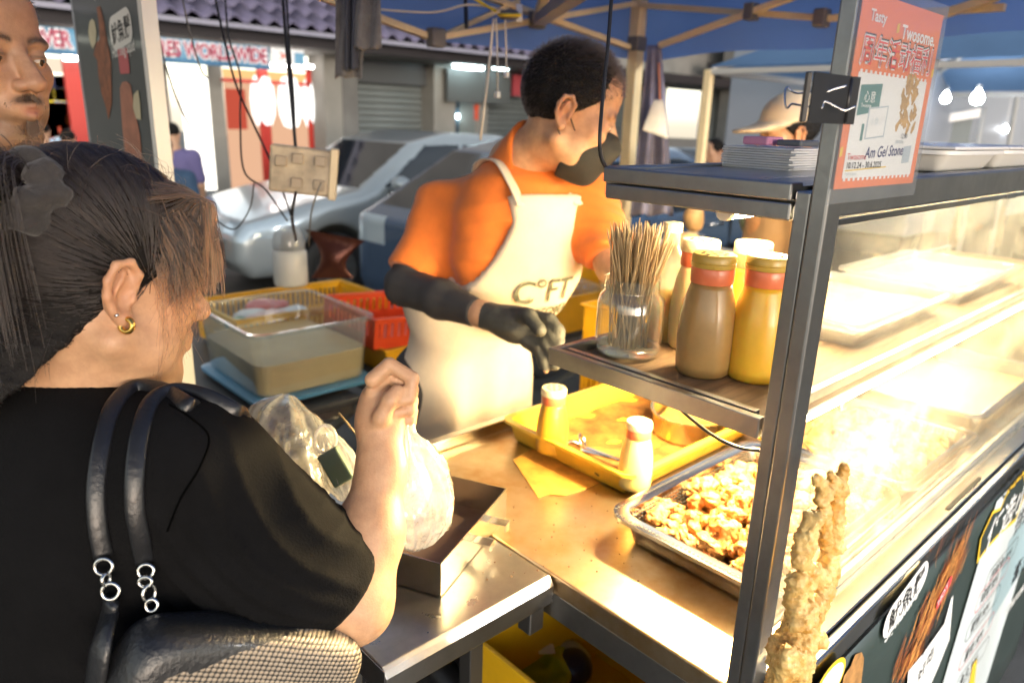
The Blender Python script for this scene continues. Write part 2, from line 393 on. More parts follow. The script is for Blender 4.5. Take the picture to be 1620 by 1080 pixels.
# ---------------------------------------------------------------- ground
asph = M('asphalt', (.075, .072, .068), .75, var=.45, vs=2.2, bump=.5, bs=160, rvar=.15)
g = boxm((-40, -40, -.2), (60, 60, 0)).build('ground', asph); tag(g, kind='structure')

steel = M('brushed_steel', (.50, .50, .48), .30, 1., var=.25, vs=5, rvar=.10, stretch=(1, 12, 12), bump=.05, bs=60)
steel_dk = M('steel_tube', (.42, .42, .41), .36, 1., var=.3, vs=8, rvar=.1, bump=.06, bs=90)
steel_top = M('stained_steel_counter', (.66, .57, .40), .36, 1., var=.85, vs=7.5, vcol=(.44, .25, .08), rvar=.12, bump=.04, bs=70)
steel_tab = M('scuffed_steel_table', (.50, .49, .47), .30, 1., var=.35, vs=9, rvar=.12, bump=.05, bs=120)
shiny = M('polished_steel', (.62, .61, .58), .16, 1., var=.12, vs=12, rvar=.07)
dark_gap = M('dark_rubber', (.02, .02, .02), .7)
board = M('shelf_board', (.36, .22, .11), .6, var=.5, vs=5, stretch=(1, 14, 1), bump=.1)
led = MEMIT('led_tube_glow', LED, 26.0)
led2 = MEMIT('led_tube_glow_upper', (1.0, .80, .47), 33.0)
white_pl = M('white_plastic', (.78, .78, .76), .4)
black_pl = M('black_plastic', (.015, .015, .016), .38)
rubber_w = M('cream_cable', (.62, .56, .46), .5)
greasy = MGLASS('greasy_display_glass', (.97, .98, .97), .085, (.88, .86, .78), .05, fn=.07, fscale=26, gloss=.8, tr=.62)
clearg = MGLASS('jar_glass', (.92, .95, .93), .09, (.8, .85, .8), gloss=3.0)
powder_y = M('yellow_powder_bottle', (.80, .46, .035), .35, var=.15, vs=20, sss=.55, coat=.3)
powder_b = M('brown_powder_bottle', (.42, .25, .085), .35, var=.25, vs=14, sss=.4, coat=.3)
powder_w = M('pale_powder_bottle', (.80, .62, .30), .35, sss=.5, var=.1, vs=20, coat=.3)
collar_m = M('orange_red_collar', (.70, .17, .07), .35, coat=.2)
lid_y = M('mustard_lid', (.50, .32, .055), .35, coat=.2)
lid_w = M('cream_lid', (.85, .72, .42), .35, coat=.2)

XL, YF, YI, YB, XR, ZS = .722, .322, .357, 1.125, 2.45, .905
cart = thing('food_cart', 'stainless steel fried snack display cart with glass front, two shelves and tube lights', 'food cart', (XL, YF, 0))
boxm((XL, YI + .002, ZS - .034), (XR, YB, ZS)).build('counter_top', steel_top, cart, bevel=.003)
boxm((XL + .006, YI + .002, ZS - .084), (XL + .04, YB, ZS - .037)).build('side_rail', steel_dk, cart, bevel=.002)
boxm((XL + .05, YB - .04, ZS - .084), (XR, YB - .006, ZS - .037)).build('back_rail', steel_dk, cart, bevel=.002)
for x0 in (XL, XR - .035):
    for y0, top in ((YF, 2.02), (YB - .04, ZS - .09)):
        boxm((x0, y0, 0), (x0 + .034, y0 + .0185, top)).build('post', steel_dk, cart, bevel=.0025)
        boxm((x0 + .003, y0 + .0195, 0), (x0 + .034, y0 + .036, top - (.5 if top > 1 else 0))).build('post_angle', steel_dk, cart, bevel=.002)
boxm((XL + .09, 1.118, ZS + .001), (1.60, 1.140, ZS + .026)).build('back_lip', shiny, cart, bevel=.003)
# upper shelf
def ring_shelf(name, z0, z1, y1, mid):
    h = (z1 - z0)
    if mid:
        boxm((XL, YI + .004, z0), (XL + .012, y1, z1)).build(name + '_edge', steel_dk, cart, bevel=.0015)
        boxm((XL + .0195, YI + .02, z1 - .012), (XL + .030, y1 - .016, z1 - .001)).build(name + '_inner_edge', steel_dk, cart, bevel=.001)
        boxm((XL + .0125, YI + .006, z0 + .002), (XR - .05, y1 - .013, z0 + .010)).build(name + '_board', board, cart)
        boxm((XL + .0125, y1 - .012, z0), (XR - .05, y1, z1)).build(name + '_back_edge', steel_dk, cart, bevel=.0015)
        boxm((XL + .036, YI + .005, z0 + .011), (XR - .05, YI + .017, z1)).build(name + '_front_edge', steel_dk, cart, bevel=.0015)
    else:
        boxm((XL, YI + .003, z0), (XL + .022, y1, z0 + h * .5 - .001)).build(name + '_edge', steel_dk, cart, bevel=.002)
        boxm((XL - .003, YI + .003, z0 + h * .5 + .001), (XL + .022, y1 + .003, z1)).build(name + '_edge_strip', steel_dk, cart, bevel=.002)
        boxm((XL + .0225, YI + .003, z0 + .012), (XR - .04, y1 - .002, z1 - .004)).build(name + '_plate', steel, cart)
        boxm((XL + .0225, y1 - .0015, z0), (XR - .04, y1 + .02, z1)).build(name + '_back_edge', steel_dk, cart, bevel=.002)
ring_shelf('upper_shelf', 1.489, 1.528, .608, False)
ring_shelf('middle_shelf', 1.243, 1.268, .695, True)
# front glass, rails, ledge
boxm((XL + .036, .334, .935), (XR - .04, .338, 1.494)).build('front_glass', greasy, cart)
boxm((XL + .0355, YF + .004, 1.494), (XR - .04, YI, 1.530)).build('top_rail', steel_dk, cart, bevel=.003)
boxm((XL + .0355, YF + .002, 1.486), (XR - .04, YF + .008, 1.493)).build('glass_track', shiny, cart, bevel=.001)
for xx in (1.35, 1.62, 2.0): boxm((xx, YF - .001, 1.486), (xx + .05, YF + .0015, 1.4925)).build('track_clip', shiny, cart)
boxm((XL + .0355, .306, .900), (XR - .04, .362, .928)).build('ledge', shiny, cart, bevel=.002)
boxm((XL + .0355, .342, .9285), (XR - .04, .352, .944)).build('glass_channel', steel, cart, bevel=.0015)
boxm((XL - .0, .288, .886), (XR - .04, .3035, .926)).build('front_lip', shiny, cart, bevel=.004)
boxm((1.39, .3115, .9285), (1.58, .3185, .9305)).build('ledge_dark_strip', dark_gap, cart)  # thin dark strip lying on the ledge
# tube lights
def tubelight(y, z, x0, x1, mt, nm):
    hb = boxm((x0, y - .016, z + .011), (x1, y + .016, z + .022)).build(nm, white_pl, cart)
    MB().tube([(x0 + .01, y, z), (x1 - .01, y, z)], .0105, 10).build('tube', mt, hb, smooth=True)
    for xx in (x0, x1 - .012): MB().tube([(xx, y, z), (xx + .011, y, z)], .012, 10).build('end_cap', white_pl, hb)
tubelight(.392, 1.216, .83, 2.3, led, 'lower_tube_light')
tubelight(.520, 1.473, .86, 2.3, led2, 'upper_tube_light')
hb = boxm((1.045, .41, 1.2325), (1.085, .690, 1.2425)).build('assumed_cross_tube_light', white_pl, cart); MB().tube([(1.065, .42, 1.222), (1.065, .68, 1.222)], .0105, 10).build('tube', MEMIT('assumed_cross_tube_glow', LED, 250.0), hb, smooth=True)  # unseen third tube, assumed from the bright streak on the counter
wire_b = M('black_cable', (.012, .012, .013), .42)
o = MB().tube(catmull([PX(1055, 625, .79), PX(1085, 655, .77), PX(1130, 690, .76), PX(1170, 708, .755), PX(1205, 713, .75)], 6), .0022, 6).build('lamp_cable', wire_b, smooth=True)
tag(o, 'thin black cable dangling below the bottle shelf to the corner post', 'cable')

# ---------------------------------------------------------------- printed banner below the ledge
ban_d = M('banner_dark_green_print', (.035, .055, .048), .32, var=.35, vs=3, coat=.25)
ban_w = M('banner_white_print', (.62, .68, .68), .35, coat=.2)
ban_lb = M('banner_pale_blue_print', (.34, .47, .50), .35, coat=.2)
ink = M('black_ink', (.02, .02, .02), .5); inkw = M('white_ink', (.75, .75, .72), .5); inky = M('yellow_ink', (.75, .50, .03), .5); inkr = M('red_ink', (.62, .06, .06), .5)
fry1 = M('printed_fries_orange', (.52, .17, .035), .45, var=.5, vs=40); fry2 = M('printed_fries_brown', (.30, .075, .018), .45, var=.5, vs=40); fry3 = M('printed_fries_gold', (.70, .30, .07), .45, var=.4, vs=40)
tan_p = M('printed_cutlet', (.48, .24, .075), .5, var=.5, vs=60)
BX = np.array([XL, .284, .06])
bn = MB().grid(lambda a, b: (XL + .002 + a * (XR - XL - .03), .2855 + .0015 * math.sin(a * 40) * (1 - b), .06 + b * .828), 60, 8).build('printed_banner', ban_d, smooth=True, solid=.0006)
tag(bn, 'dark green printed food banner hanging on the front of the display cart', 'banner')
fb = Frame((0, .2825, 0), (1, 0, 0), (0, 0, 1))
def UV(px, py): q = PY(px, py, .2825); return (q[0], q[2])
decal('white_panel', fb, [(1.60, .884), (2.16, .884), (2.02, .15), (1.46, .15)], ban_w, .0004, bn)
decal('pale_panel', fb, [(1.83, .70), (2.4, .78), (2.4, .56), (1.84, .46)], ban_lb, .0007, bn)
# squid fries picture
def fries(cx, cz, w, h, n, ang, seed):
    rr = random.Random(seed); out = [[], [], []]
    for i in range(n):
        x = cx + rr.uniform(-.5, .5) * w; z = cz + rr.uniform(-.5, .5) * h; a = ang + rr.uniform(-.5, .5); l = rr.uniform(.03, .075); bnd = rr.uniform(-.012, .012)
        p = [(x - math.cos(a) * l / 2, z - math.sin(a) * l / 2), (x + bnd * math.sin(a), z - bnd * math.cos(a)), (x + math.cos(a) * l / 2, z + math.sin(a) * l / 2)]
        q = [(1 - t) ** 2 * np.array(p[0]) + 2 * t * (1 - t) * np.array(p[1]) * 1.0 + t * t * np.array(p[2]) for t in np.linspace(0, 1, 6)]
        out[rr.choice((0, 0, 1, 2))].append(stroke(q, [w * .03 * k for k in (.6, 1, 1.15, 1.1, .9, .4)]))
    return out
fp = [[], [], []]
A0, A1 = np.array(UV(1440, 1030)), np.array(UV(1520, 870))
for k in range(7):
    c = A0 + (A1 - A0) * k / 6
    for i, l in enumerate(fries(c[0], c[1], .14 - .010 * k, .10, 34, 1.05, k)): fp[i] += l
for c in [UV(1420, 1060), UV(1522, 858), UV(1500, 870), UV(1485, 868)]:
    for i, l in enumerate(fries(c[0], c[1], .03, .06, 5, 1.35, int(c[0] * 999))): fp[i] += l
for i, (pl, mt) in enumerate(zip(fp, (fry2, fry1, fry3))): decals('printed_fries', fb, pl, mt, .0010 + .0002 * i, bn)['kind'] = 'stuff'
pb = [UV(1435, 1060), UV(1460, 1030), UV(1492, 985), UV(1503, 945), UV(1506, 940), UV(1500, 1010), UV(1482, 1055), UV(1440, 1150), UV(1428, 1150)]
decal('printed_paper_bag', fb, pb, inkw, .0022, bn)
c = np.array(UV(1432, 945)); decal('printed_oval', fb, rrect(c[0], c[1], .17, .062, .030, rot=.20), inkw, .0022, bn)
text('banner_text', '魷魚鬚', fb, c[0] - .062, c[1] - .030, .046, ink, .0026, bn, rot=.20, bold=.0006)
c = np.array(UV(1405, 1003)); text('banner_text', 'Signature', fb, c[0] - .02, c[1] - .005, .034, inkw, .0026, bn, rot=.2, bold=.0006, shear=.2)
c = np.array(UV(1462, 1040)); text('banner_text', '大魷仔', fb, c[0] - .03, c[1] + .02, .04, ink, .0027, bn, rot=.35)
c = np.array(UV(1458, 1068)); text('banner_text', '好吃', fb, c[0] - .03, c[1], .04, ink, .0027, bn, rot=.35)
c = np.array(UV(1491, 935)); decal('printed_stamp', fb, rrect(c[0], c[1], .07, .026, .010, rot=.5), inkr, .0030, bn)
text('banner_text', 'HOT', fb, c[0] - .024, c[1] - .018, .022, inkw, .0034, bn, rot=.5)
ct = [UV(1330, 1090), UV(1334, 1068), UV(1345, 1052), UV(1352, 1034), UV(1362, 1030), UV(1366, 1040), UV(1360, 1090)]
decal('printed_cutlet', fb, ct, tan_p, .0010, bn)
c = np.array(UV(1310, 1082)); decal('printed_oval', fb, ellipse(c[0], c[1], .05, .035), inky, .0012, bn); decal('printed_oval', fb, ellipse(c[0], c[1], .043, .028), inkw, .0016, bn)
# white panel print
lab = [UV(1548, 882), UV(1552, 850), UV(1570, 812), UV(1582, 806), UV(1592, 782), UV(1618, 752), UV(1622, 775), UV(1606, 818), UV(1583, 838), UV(1562, 862)]
cc = np.mean(lab, 0); decal('printed_splash', fb, [tuple(cc + (np.array(p) - cc) * np.array([1.06, 1.22])) for p in lab], inky, .0010, bn); decal('printed_splash', fb, lab, ban_d, .0014, bn)
p0 = np.array(UV(1557, 866)); text('banner_text', '任选小吃', fb, p0[0], p0[1] - .012, .085, inkw, .0018, bn, rot=.05, bold=.001, sx=1.15)
p0 = np.array(UV(1580, 800)); text('banner_text', '○○○○', fb, p0[0], p0[1] + .012, .05, ink, .0018, bn)
k = 0
for (px, py) in ((1560, 905), (1545, 940), (1530, 985), (1520, 1030), (1512, 1070)):
    c = np.array(UV(px + 12, py)); ol = rrect(c[0] + .06, c[1], .24, .05, .02)
    decals('menu_outline', fb, [stroke([ol[i], ol[(i + 1) % len(ol)]], .0022) for i in range(len(ol))], inkr if k % 2 else ink, .0010, bn)
    text('banner_text', ['炸鱿鱼 RM', '鸡柳 RM', '蟹柳 RM', '薯条 RM', '鱼丸 RM'][k], fb, c[0] - .03, c[1] - .014, .036, ink, .0010, bn); k += 1
p0 = np.array(UV(1598, 925)); text('banner_text', '套餐', fb, p0[0], p0[1], .07, ink, .0014, bn, bold=.001)
p0 = np.array(UV(1588, 975)); text('banner_text', 'Charcoal', fb, p0[0], p0[1], .05, inkw, .0014, bn, bold=.0006)
p0 = np.array(UV(1602, 845)); text('banner_text', '拼盘', fb, p0[0], p0[1], .07, ink, .0014, bn)
decal('printed_flash', fb, [UV(1532, 1080), UV(1538, 1050), UV(1545, 1040), UV(1540, 1085)], inky, .0016, bn)
c = np.array(UV(1618, 1055)); decals('printed_fries', fb, sum(fries(c[0], c[1], .12, .12, 40, 1.0, 77), []), fry3, .0010, bn)['kind'] = 'stuff'

# ---------------------------------------------------------------- poster in a clear sleeve and the binder clip
por = M('poster_orange', (.80, .20, .06), .45); powh = M('poster_white', (.80, .80, .78), .45); pteal = M('poster_teal', (.05, .20, .19), .45); pgrey = M('poster_grey_print', (.45, .52, .56), .5); pblue = M('poster_blue_pen', (.03, .04, .16), .5); pgold = M('poster_squid_print', (.62, .36, .10), .5, var=.5, vs=70)
p_bl = PY(1318, 300, .317); PW, PH = .205, .178
ps = boxm((p_bl[0], .3168, p_bl[2]), (p_bl[0] + PW, .3174, p_bl[2] + PH)).build('promotion_poster', por)
tag(ps, 'orange and white promotion poster in a clear sleeve clipped to the corner post', 'poster')
MBs = boxm((p_bl[0] - .014, .3152, p_bl[2] - .014), (p_bl[0] + PW + .008, .3160, p_bl[2] + PH + .01)).build('clear_sleeve', MGLASS('sleeve_film', (.97, .98, .98), .10, (.9, .93, .95), .08, gloss=.9), ps)
fp_ = Frame((p_bl[0], .3166, p_bl[2]), (1, 0, 0), (0, 0, 1)); fp_.v = fp_.v * .556
tk = [(.014, .018)]
n = 16
for i in range(n):
    x0 = .014 + (PW - .028) * i / n; x1 = .014 + (PW - .028) * (i + 1) / n
    tk += [(x0 + .003, .018), (x0 + .003, .013), (x1 - .003, .013), (x1 - .003, .018)]
tk += [(PW - .014, .018), (PW - .014, .196)]
for i in range(n):
    x1 = PW - .014 - (PW - .028) * i / n; x0 = PW - .014 - (PW - .028) * (i + 1) / n
    tk += [(x1 - .003, .196), (x1 - .003, .201), (x0 + .003, .201), (x0 + .003, .196)]
tk += [(.014, .196)]
decal('ticket_print', fp_, tk, powh, .0002, ps)
def T(b, x, y, s, mt, **k): k['sx'] = k.get('sx', 1.) * .66; return text('poster_text', b, fp_, x, y, s * 1.5, mt, .0006, ps, **k)
text('poster_text', '周年活动福利', fp_, .012, .2155, .0520, ink, .0004, ps, bold=.0020, sx=.587)
text('poster_text', '周年活动福利', fp_, .0105, .2125, .0520, powh, .0005, ps, bold=.0020, sx=.587)
text('poster_text', '周年活动福利', fp_, .0105, .2125, .0520, inkr, .0007, ps, bold=-.0002, sx=.587)
T('Twosome.', .098, .262, .022, powh, bold=.0008); T('Tasty', .02, .278, .017, powh, bold=.0005)
decal('teal_card', fp_, [(.024, .125), (.074, .135), (.074, .182), (.024, .176)], pteal, .0003, ps)
T('心意', .034, .150, .014, powh); T('Twosome', .030, .140, .006, powh)
decal('grey_card', fp_, [(.05, .085), (.098, .09), (.098, .146), (.05, .14)], pgrey, .0004, ps); decal('grey_card', fp_, [(.053, .088), (.095, .093), (.095, .143), (.053, .137)], powh, .00055, ps)
T('小食', .058, .112, .010, pgrey); decal('teal_bar', fp_, [(.040, .083), (.046, .083), (.046, .112), (.040, .112)], pteal, .0003, ps)
rr = random.Random(5); pl = []
for i in range(34):
    t = i / 33; x = .150 + rr.uniform(-.024, .024) * (1 - .5 * t) ; z = .105 + t * .092
    pl.append(stroke([(x, z - .010), (x + rr.uniform(-.006, .006), z), (x + rr.uniform(-.008, .008), z + .013)], [.004, .009, .004]))
decals('squid_print', fp_, pl, pgold, .0004, ps)
T('12.90', .142, .088, .009, ink); T('限时优惠', .13, .078, .006, pgrey)
T('Am Gel Stone', .058, .052, .019, pblue, shear=.25, bold=.0003, sx=.92, rot=.05); T('Twosome', .018, .050, .011, inkr)
decal('yellow_underline', fp_, [(.018, .030), (.118, .034), (.118, .0365), (.018, .0325)], inky, .0003, ps); T('10.12.24 - 30.6.2025', .018, .035, .0105, ink, bold=.0002); T('*terms apply', .018, .023, .0055, pgrey)
decal('grey_block', fp_, [(.158, .04), (.180, .042), (.180, .075), (.158, .073)], pgrey, .0003, ps)
for (x, y) in ((.0, .055), (PW - .006, .205), (.085, .268)): decal('yellow_mark', fp_, [(x, y), (x + .006, y + .002), (x + .006, y + .018), (x, y + .015)], inky, .0004, ps)
# binder clip
cb = PY(1311, 156, .312)
clip = thing('binder_clip', 'large black binder clip with silver wire handles gripping the poster edge', 'binder clip', tuple(cb))
c0, c1 = PY(1284, 113, .309), PY(1337, 197, .309)
yb = .309
w = (c1[0] - c0[0])
mb = MB(); mb.prism([(c0[0] + .004, yb, c1[2]), (c1[0] - .012, yb - .003, c1[2]), (c1[0] - .012, yb - .003, c0[2]), (c0[0] + .004, yb, c0[2])], (0, -.0012, 0)); mb.build('clip_body', black_pl, clip)
MB().prism([(c0[0] + .004, yb, c1[2]), (c0[0] + .001, yb + .004, c1[2]), (c0[0] + .005, yb + .008, c1[2])], (0, 0, c0[2] - c1[2])).build('clip_spine', black_pl, clip, bevel=.001)
MB().tube([(c1[0] - .011, yb - .004, c1[2] + .002), (c1[0] - .011, yb - .004, c0[2] - .002)], .0022, 8).build('clip_lip', black_pl, clip, smooth=True)
MB().prism([(c1[0] - .012, yb - .004, c1[2]), (c1[0] + .002, yb - .006, c1[2]), (c1[0] + .002, yb - .006, c0[2]), (c1[0] - .012, yb - .004, c0[2])], (0, -.001, 0)).build('clip_jaw', black_pl, clip)
wirem = M('nickel_wire', (.66, .65, .63), .2, 1.)
zc = (c0[2] + c1[2]) / 2; xa = c1[0]
dcl = float(np.dot(np.array([(c0[0] + c1[0]) / 2, yb, zc]) - np.array([0, 0, CAM_H]), CF))
MB().tube(catmull([PD(x_, y_, dcl - .009) for x_, y_ in ((1339, 136), (1320, 141), (1303, 146), (1298, 133), (1293, 145), (1293, 166), (1300, 171), (1304, 161), (1320, 168), (1336, 175), (1354, 168))], 5), .0011, 6).build('wire_handle', wirem, clip, smooth=True)
hl = [PD(px, py, dcl + .012) for px, py in ((1283, 145), (1262, 148), (1250, 143), (1246, 138), (1242, 145), (1242, 165), (1246, 171), (1252, 165), (1262, 166), (1283, 170))]
MB().tube(catmull(hl, 5), .0010, 6).build('wire_handle', wirem, clip, smooth=True)

# ---------------------------------------------------------------- side table
tb = thing('side_table', 'low steel side table with rounded front edge joined to the cart', 'table', (.56, .88, 0))
MB().prism([(.411, .661, ZS - .006), (.411, .655, ZS - .014), (.411, .655, ZS - .045), (.411, .659, ZS - .045), (.411, .662, ZS - .012), (.411, 1.12, ZS - .012), (.411, 1.12, ZS - .001), (.411, .666, ZS - .001)], (.307, 0, 0)).build('table_top', steel_tab, tb, bevel=.0015)
boxm((.409, .657, ZS - .045), (.4105, 1.118, ZS - .003)).build('end_flange', steel_tab, tb)
for (x, y) in ((.43, .80), (.672, .80), (.43, 1.08), (.672, 1.08)): boxm((x, y, 0), (x + .03, y + .03, ZS - .013)).build('leg', M('dark_steel_leg', (.12, .12, .12), .4, .8), tb, bevel=.002)
boxm((.688, .674, ZS - .105), (.7185, .702, ZS - .0465)).build('corner_bracket', steel_dk, tb, bevel=.002)
# ---------------------------------------------------------------- shaker bottles
def bottle(label, body, lid, loc, h=.165, r=.036, clear=False, group='condiment shaker bottles'):
    s = h / .165
    t = thing('shaker_bottle', label, 'shaker bottle', (0, 0, 0), group)
    ff = lambda a, z: 1 + (.035 * abs(math.cos(3 * a)) ** 3 - .018) * min(1, max(0, (z - .01 * s) * 30 / s)) * (1 if z < .118 * s else 0)
    prof = [(r * .86, 0), (r * .97, .004 * s), (r, .015 * s), (r * 1.02, .05 * s), (r * .97, .08 * s), (r * .86, .105 * s), (r * .76, .120 * s), (r * .72, .126 * s)]
    MB().lathe(prof, 36, rfun=ff).build('body', body, t, smooth=True)
    MB().lathe([(r * .74, .1265 * s), (r * .755, .128 * s), (r * .755, .146 * s), (r * .74, .1475 * s)], 36, rfun=lambda a, z: 1 + .012 * math.cos(18 * a)).build('collar', collar_m, t, smooth=2)
    ld = MB().lathe([(r * .77, .148 * s), (r * .785, .150 * s), (r * .785, .154 * s), (r * .765, .1545 * s), (r * .785, .155 * s), (r * .785, .163 * s), (r * .74, .1655 * s), (r * .55, .1650 * s), (.0005, .1648 * s)], 36).build('lid', lid, t, smooth=2)
    hm = MB()
    for k in range(9):
        a = k * 2 * math.pi / 8; q = 0 if k == 8 else r * .42; hm.lathe([(.0026, 0), (.0026, .0006)], 8, (q * math.cos(a), q * math.sin(a), .1652 * s))
    hm.build('pour_holes', dark_gap, ld)
    t.location = loc; return t
ZB = 1.2535
bottle('brown powder shaker bottle with mustard lid at the front of the shelf', powder_b, lid_y, PZ(1110, 588, ZB), .166, .0375)
bottle('yellow powder shaker bottle half behind the steel corner post', powder_y, lid_y, PZ(1192, 596, ZB), .168, .038)
bottle('pale powder shaker bottle with cream lid behind the brown bottle', powder_w, lid_w, PZ(1092, 548, ZB), .166, .036)
bottle('yellow powder shaker bottle with cream lid behind, between the brown and yellow ones', powder_y, lid_w, PZ(1172, 548, ZB), .164, .036)
bottle('amber powder shaker bottle standing at the left end of the yellow tray', M('amber_powder_bottle', (.75, .40, .03), .35, var=.2, vs=20, coat=.3), lid_w, PZ(872, 712, ZS + .014), .140, .033)
bottle('cream powder shaker bottle standing at the right end of the yellow tray', M('cream_powder_bottle', (.82, .66, .24), .35, var=.1, vs=20, coat=.3), lid_w, PZ(1003, 768, ZS + .016), .133, .031)
tq = thing('squeeze_bottle', 'tall clear bottle half filled with yellow sauce behind the skewer jar', 'bottle', (0, 0, 0))
MB().lathe([(.026, 0), (.028, .004), (.028, .11), (.022, .135), (.014, .145), (.013, .17)], 24).build('body', MGLASS('cloudy_bottle', (.95, .93, .8), .35, (.9, .85, .6), .1, tr=.6), tq, smooth=True)
MB().lathe([(.024, .002), (.026, .006), (.026, .075), (.001, .075)], 24).build('sauce', powder_y, tq, smooth=True)
MB().lathe([(.015, .1705), (.015, .185), (.001, .187)], 20).build('cap', lid_w, tq, smooth=2)
tq.location = PZ(1048, 535, ZB)
# ---------------------------------------------------------------- jar of skewers
jb = PZ(992, 558, ZB); jar = thing('glass_jar', 'clear glass jar full of bamboo skewers on the shelf edge', 'jar', tuple(jb))
J = MB(); J.lathe([(.040, 0), (.047, .004), (.049, .012), (.049, .078), (.046, .088), (.040, .095), (.039, .098), (.041, .1), (.039, .103), (.0405, .106), (.039, .112), (.0405, .115)], 32, tuple(jb), cap=False); J.build('glass_wall', clearg, jar, smooth=True)
MB().lathe([(.001, .003), (.044, .004), (.045, .010), (.001, .011)], 32, tuple(jb), cap=False).build('glass_base', clearg, jar, smooth=True)
bam = M('bamboo', (.46, .32, .16), .6, var=.35, vs=60, stretch=(1, 1, .1))
rr = random.Random(3); proto = MB().tube([(0, 0, 0), (0, 0, .172), (0, 0, .180)], [.00145, .00145, .0004], 6).build('bamboo_skewer', bam, smooth=True, base=(0, 0, 0))
for i in range(95):
    o = proto if i == 0 else proto.copy()
    if i: COL.objects.link(o)
    a = rr.uniform(0, 6.28); q = .030 * rr.random() ** .5; bx, by = -.006 + q * .55 * math.cos(a) + rr.uniform(-.006, .006), q * .55 * math.sin(a)
    top = np.array([math.cos(a) * q * 1.0, math.sin(a) * q * 1.0]) * 1.0
    tx, ty = top[0] + rr.uniform(-.012, .012), top[1] + rr.uniform(-.01, .01)
    # leaning in the jar, resting on the rim
    bx2, by2 = tx * .25 + rr.uniform(-.02, .02), ty * .3 + rr.uniform(-.018, .018)
    rad = (bx2 ** 2 + by2 ** 2) ** .5
    if rad > .036: bx2 *= .036 / rad; by2 *= .036 / rad
    L = rr.uniform(.93, 1.05); d = Vector((tx - bx2, ty - by2, .112)).normalized()
    o.rotation_euler = Vector((0, 0, 1)).rotation_difference(d).to_euler(); o.location = (jb[0] + bx2, jb[1] + by2, jb[2] + .0125); o.scale = (1, 1, L)
    tag(o, 'thin bamboo skewer standing in the glass jar on the shelf', 'skewer', 'bamboo skewers in the jar')
# ---------------------------------------------------------------- yellow serving tray with pan, scissors, tongs
ytr = M('amber_tray_plastic', (.90, .55, .04), .32, var=.12, vs=6, coat=.3, sss=.0)
def tray(name, label, cat, x0, y0, x1, y1, z, h, mt, wall=.004, flare=.012, rim=.012, rc=.03, group=None):
    t = thing(name, label, cat, ((x0 + x1) / 2, (y0 + y1) / 2, z), group); cx, cy = (x0 + x1) / 2, (y0 + y1) / 2; W_, H_ = x1 - x0, y1 - y0
    mb = MB(); n = 5
    rings = [(-flare, .0), (-flare, .0), (0, h), (rim, h), (rim, h - .004), (.002, h - .004), (-flare + wall, .003)]
    rings = [(-flare - .004, 0), (-flare, .003), (0, h - .003), (.001, h), (rim, h), (rim + .0005, h - .005)]
    inner = [(-.003, h - .001), (-flare - .003, .005), (-flare - .010, .0035)]
    def ring(o, zz): return [(cx + a, cy + b, z + zz) for a, b in rrect(0, 0, W_ + 2 * o, H_ + 2 * o, rc + o * .8, n=n)]
    allr = [ring(*inner[2]), ring(*inner[1]), ring(*inner[0])] + [ring(.001, h), ring(rim, h), ring(rim + .0005, h - .006), ring(rim - .003, h - .006), ring(.002, h - .004), ring(-flare, .003), ring(-flare - .004, 0)]
    k = len(allr[0]); vs = sum(allr, []); fs = [(i * k + j, i * k + (j + 1) % k, (i + 1) * k + (j + 1) % k, (i + 1) * k + j) for i in range(len(allr) - 1) for j in range(k)]
    fs += [tuple(range(k))[::-1], tuple((len(allr) - 1) * k + j for j in range(k))]
    mb.add(vs, [f[::-1] for f in fs]); mb.build('tray_body', mt, t, smooth=2); return t
yt = tray('serving_tray', 'amber yellow plastic tray holding shaker bottles, scissors and a steel pan', 'tray', .995, .735, 1.46, 1.075, ZS + .002, .052, ytr, rc=.02)
batter = M('batter_crumbs', (.16, .060, .010), .8, var=.75, vs=20, vcol=(.46, .22, .04), bump=.6, bs=120)
MB().grid(lambda a, b: (1.005 + a * .445, .745 + b * .32, ZS + .0085 + .004 * math.sin(a * 17 + b * 9) * math.sin(b * 15) ** 2), 30, 24).build('crumb_layer', batter, yt, smooth=True)
# long steel pan with one round end
pc = PZ(1090, 670, ZS + .03)
def panloop(o, z):
    L0, w = .13, .085 + o
    pts = [(L0 + o, -w), (L0 + o, w)] + [(-L0 * .35 + -w * 1.25 * math.sin(t), w * math.cos(t)) for t in np.linspace(0, math.pi, 12)]
    u = np.array([.93, .30]); v = np.array([-.30, .93]); return [(pc[0] + .055 + u[0] * a + v[0] * b, pc[1] + .02 + u[1] * a + v[1] * b, z) for a, b in pts]
pan = MB(); lp = [panloop(-.012, ZS + .018), panloop(-.004, ZS + .019), panloop(0, ZS + .064), panloop(.006, ZS + .065), panloop(.006, ZS + .062), panloop(.001, ZS + .060), panloop(-.002, ZS + .014)]
k = len(lp[0]); pan.add(sum(lp, []), [(i * k + j, (i + 1) * k + j, (i + 1) * k + (j + 1) % k, i * k + (j + 1) % k) for i in range(len(lp) - 1) for j in range(k)] + [tuple(range(k)), tuple((len(lp) - 1) * k + j for j in range(k))[::-1]])
po = pan.build('seasoning_pan', M('golden_pan_steel', (.72, .58, .33), .28, 1., var=.3, vs=10, rvar=.1), smooth=2); tag(po, 'steel seasoning pan with one rounded end resting in the yellow tray', 'pan')
cl = MB(); cl.add(panloop(-.010, ZS + .024), [tuple(range(k))]); cl.build('seasoning_powder', M('seasoning_powder', (.60, .30, .05), .85, var=.5, vs=25, vcol=(.78, .50, .16), bump=.5, bs=150), po)
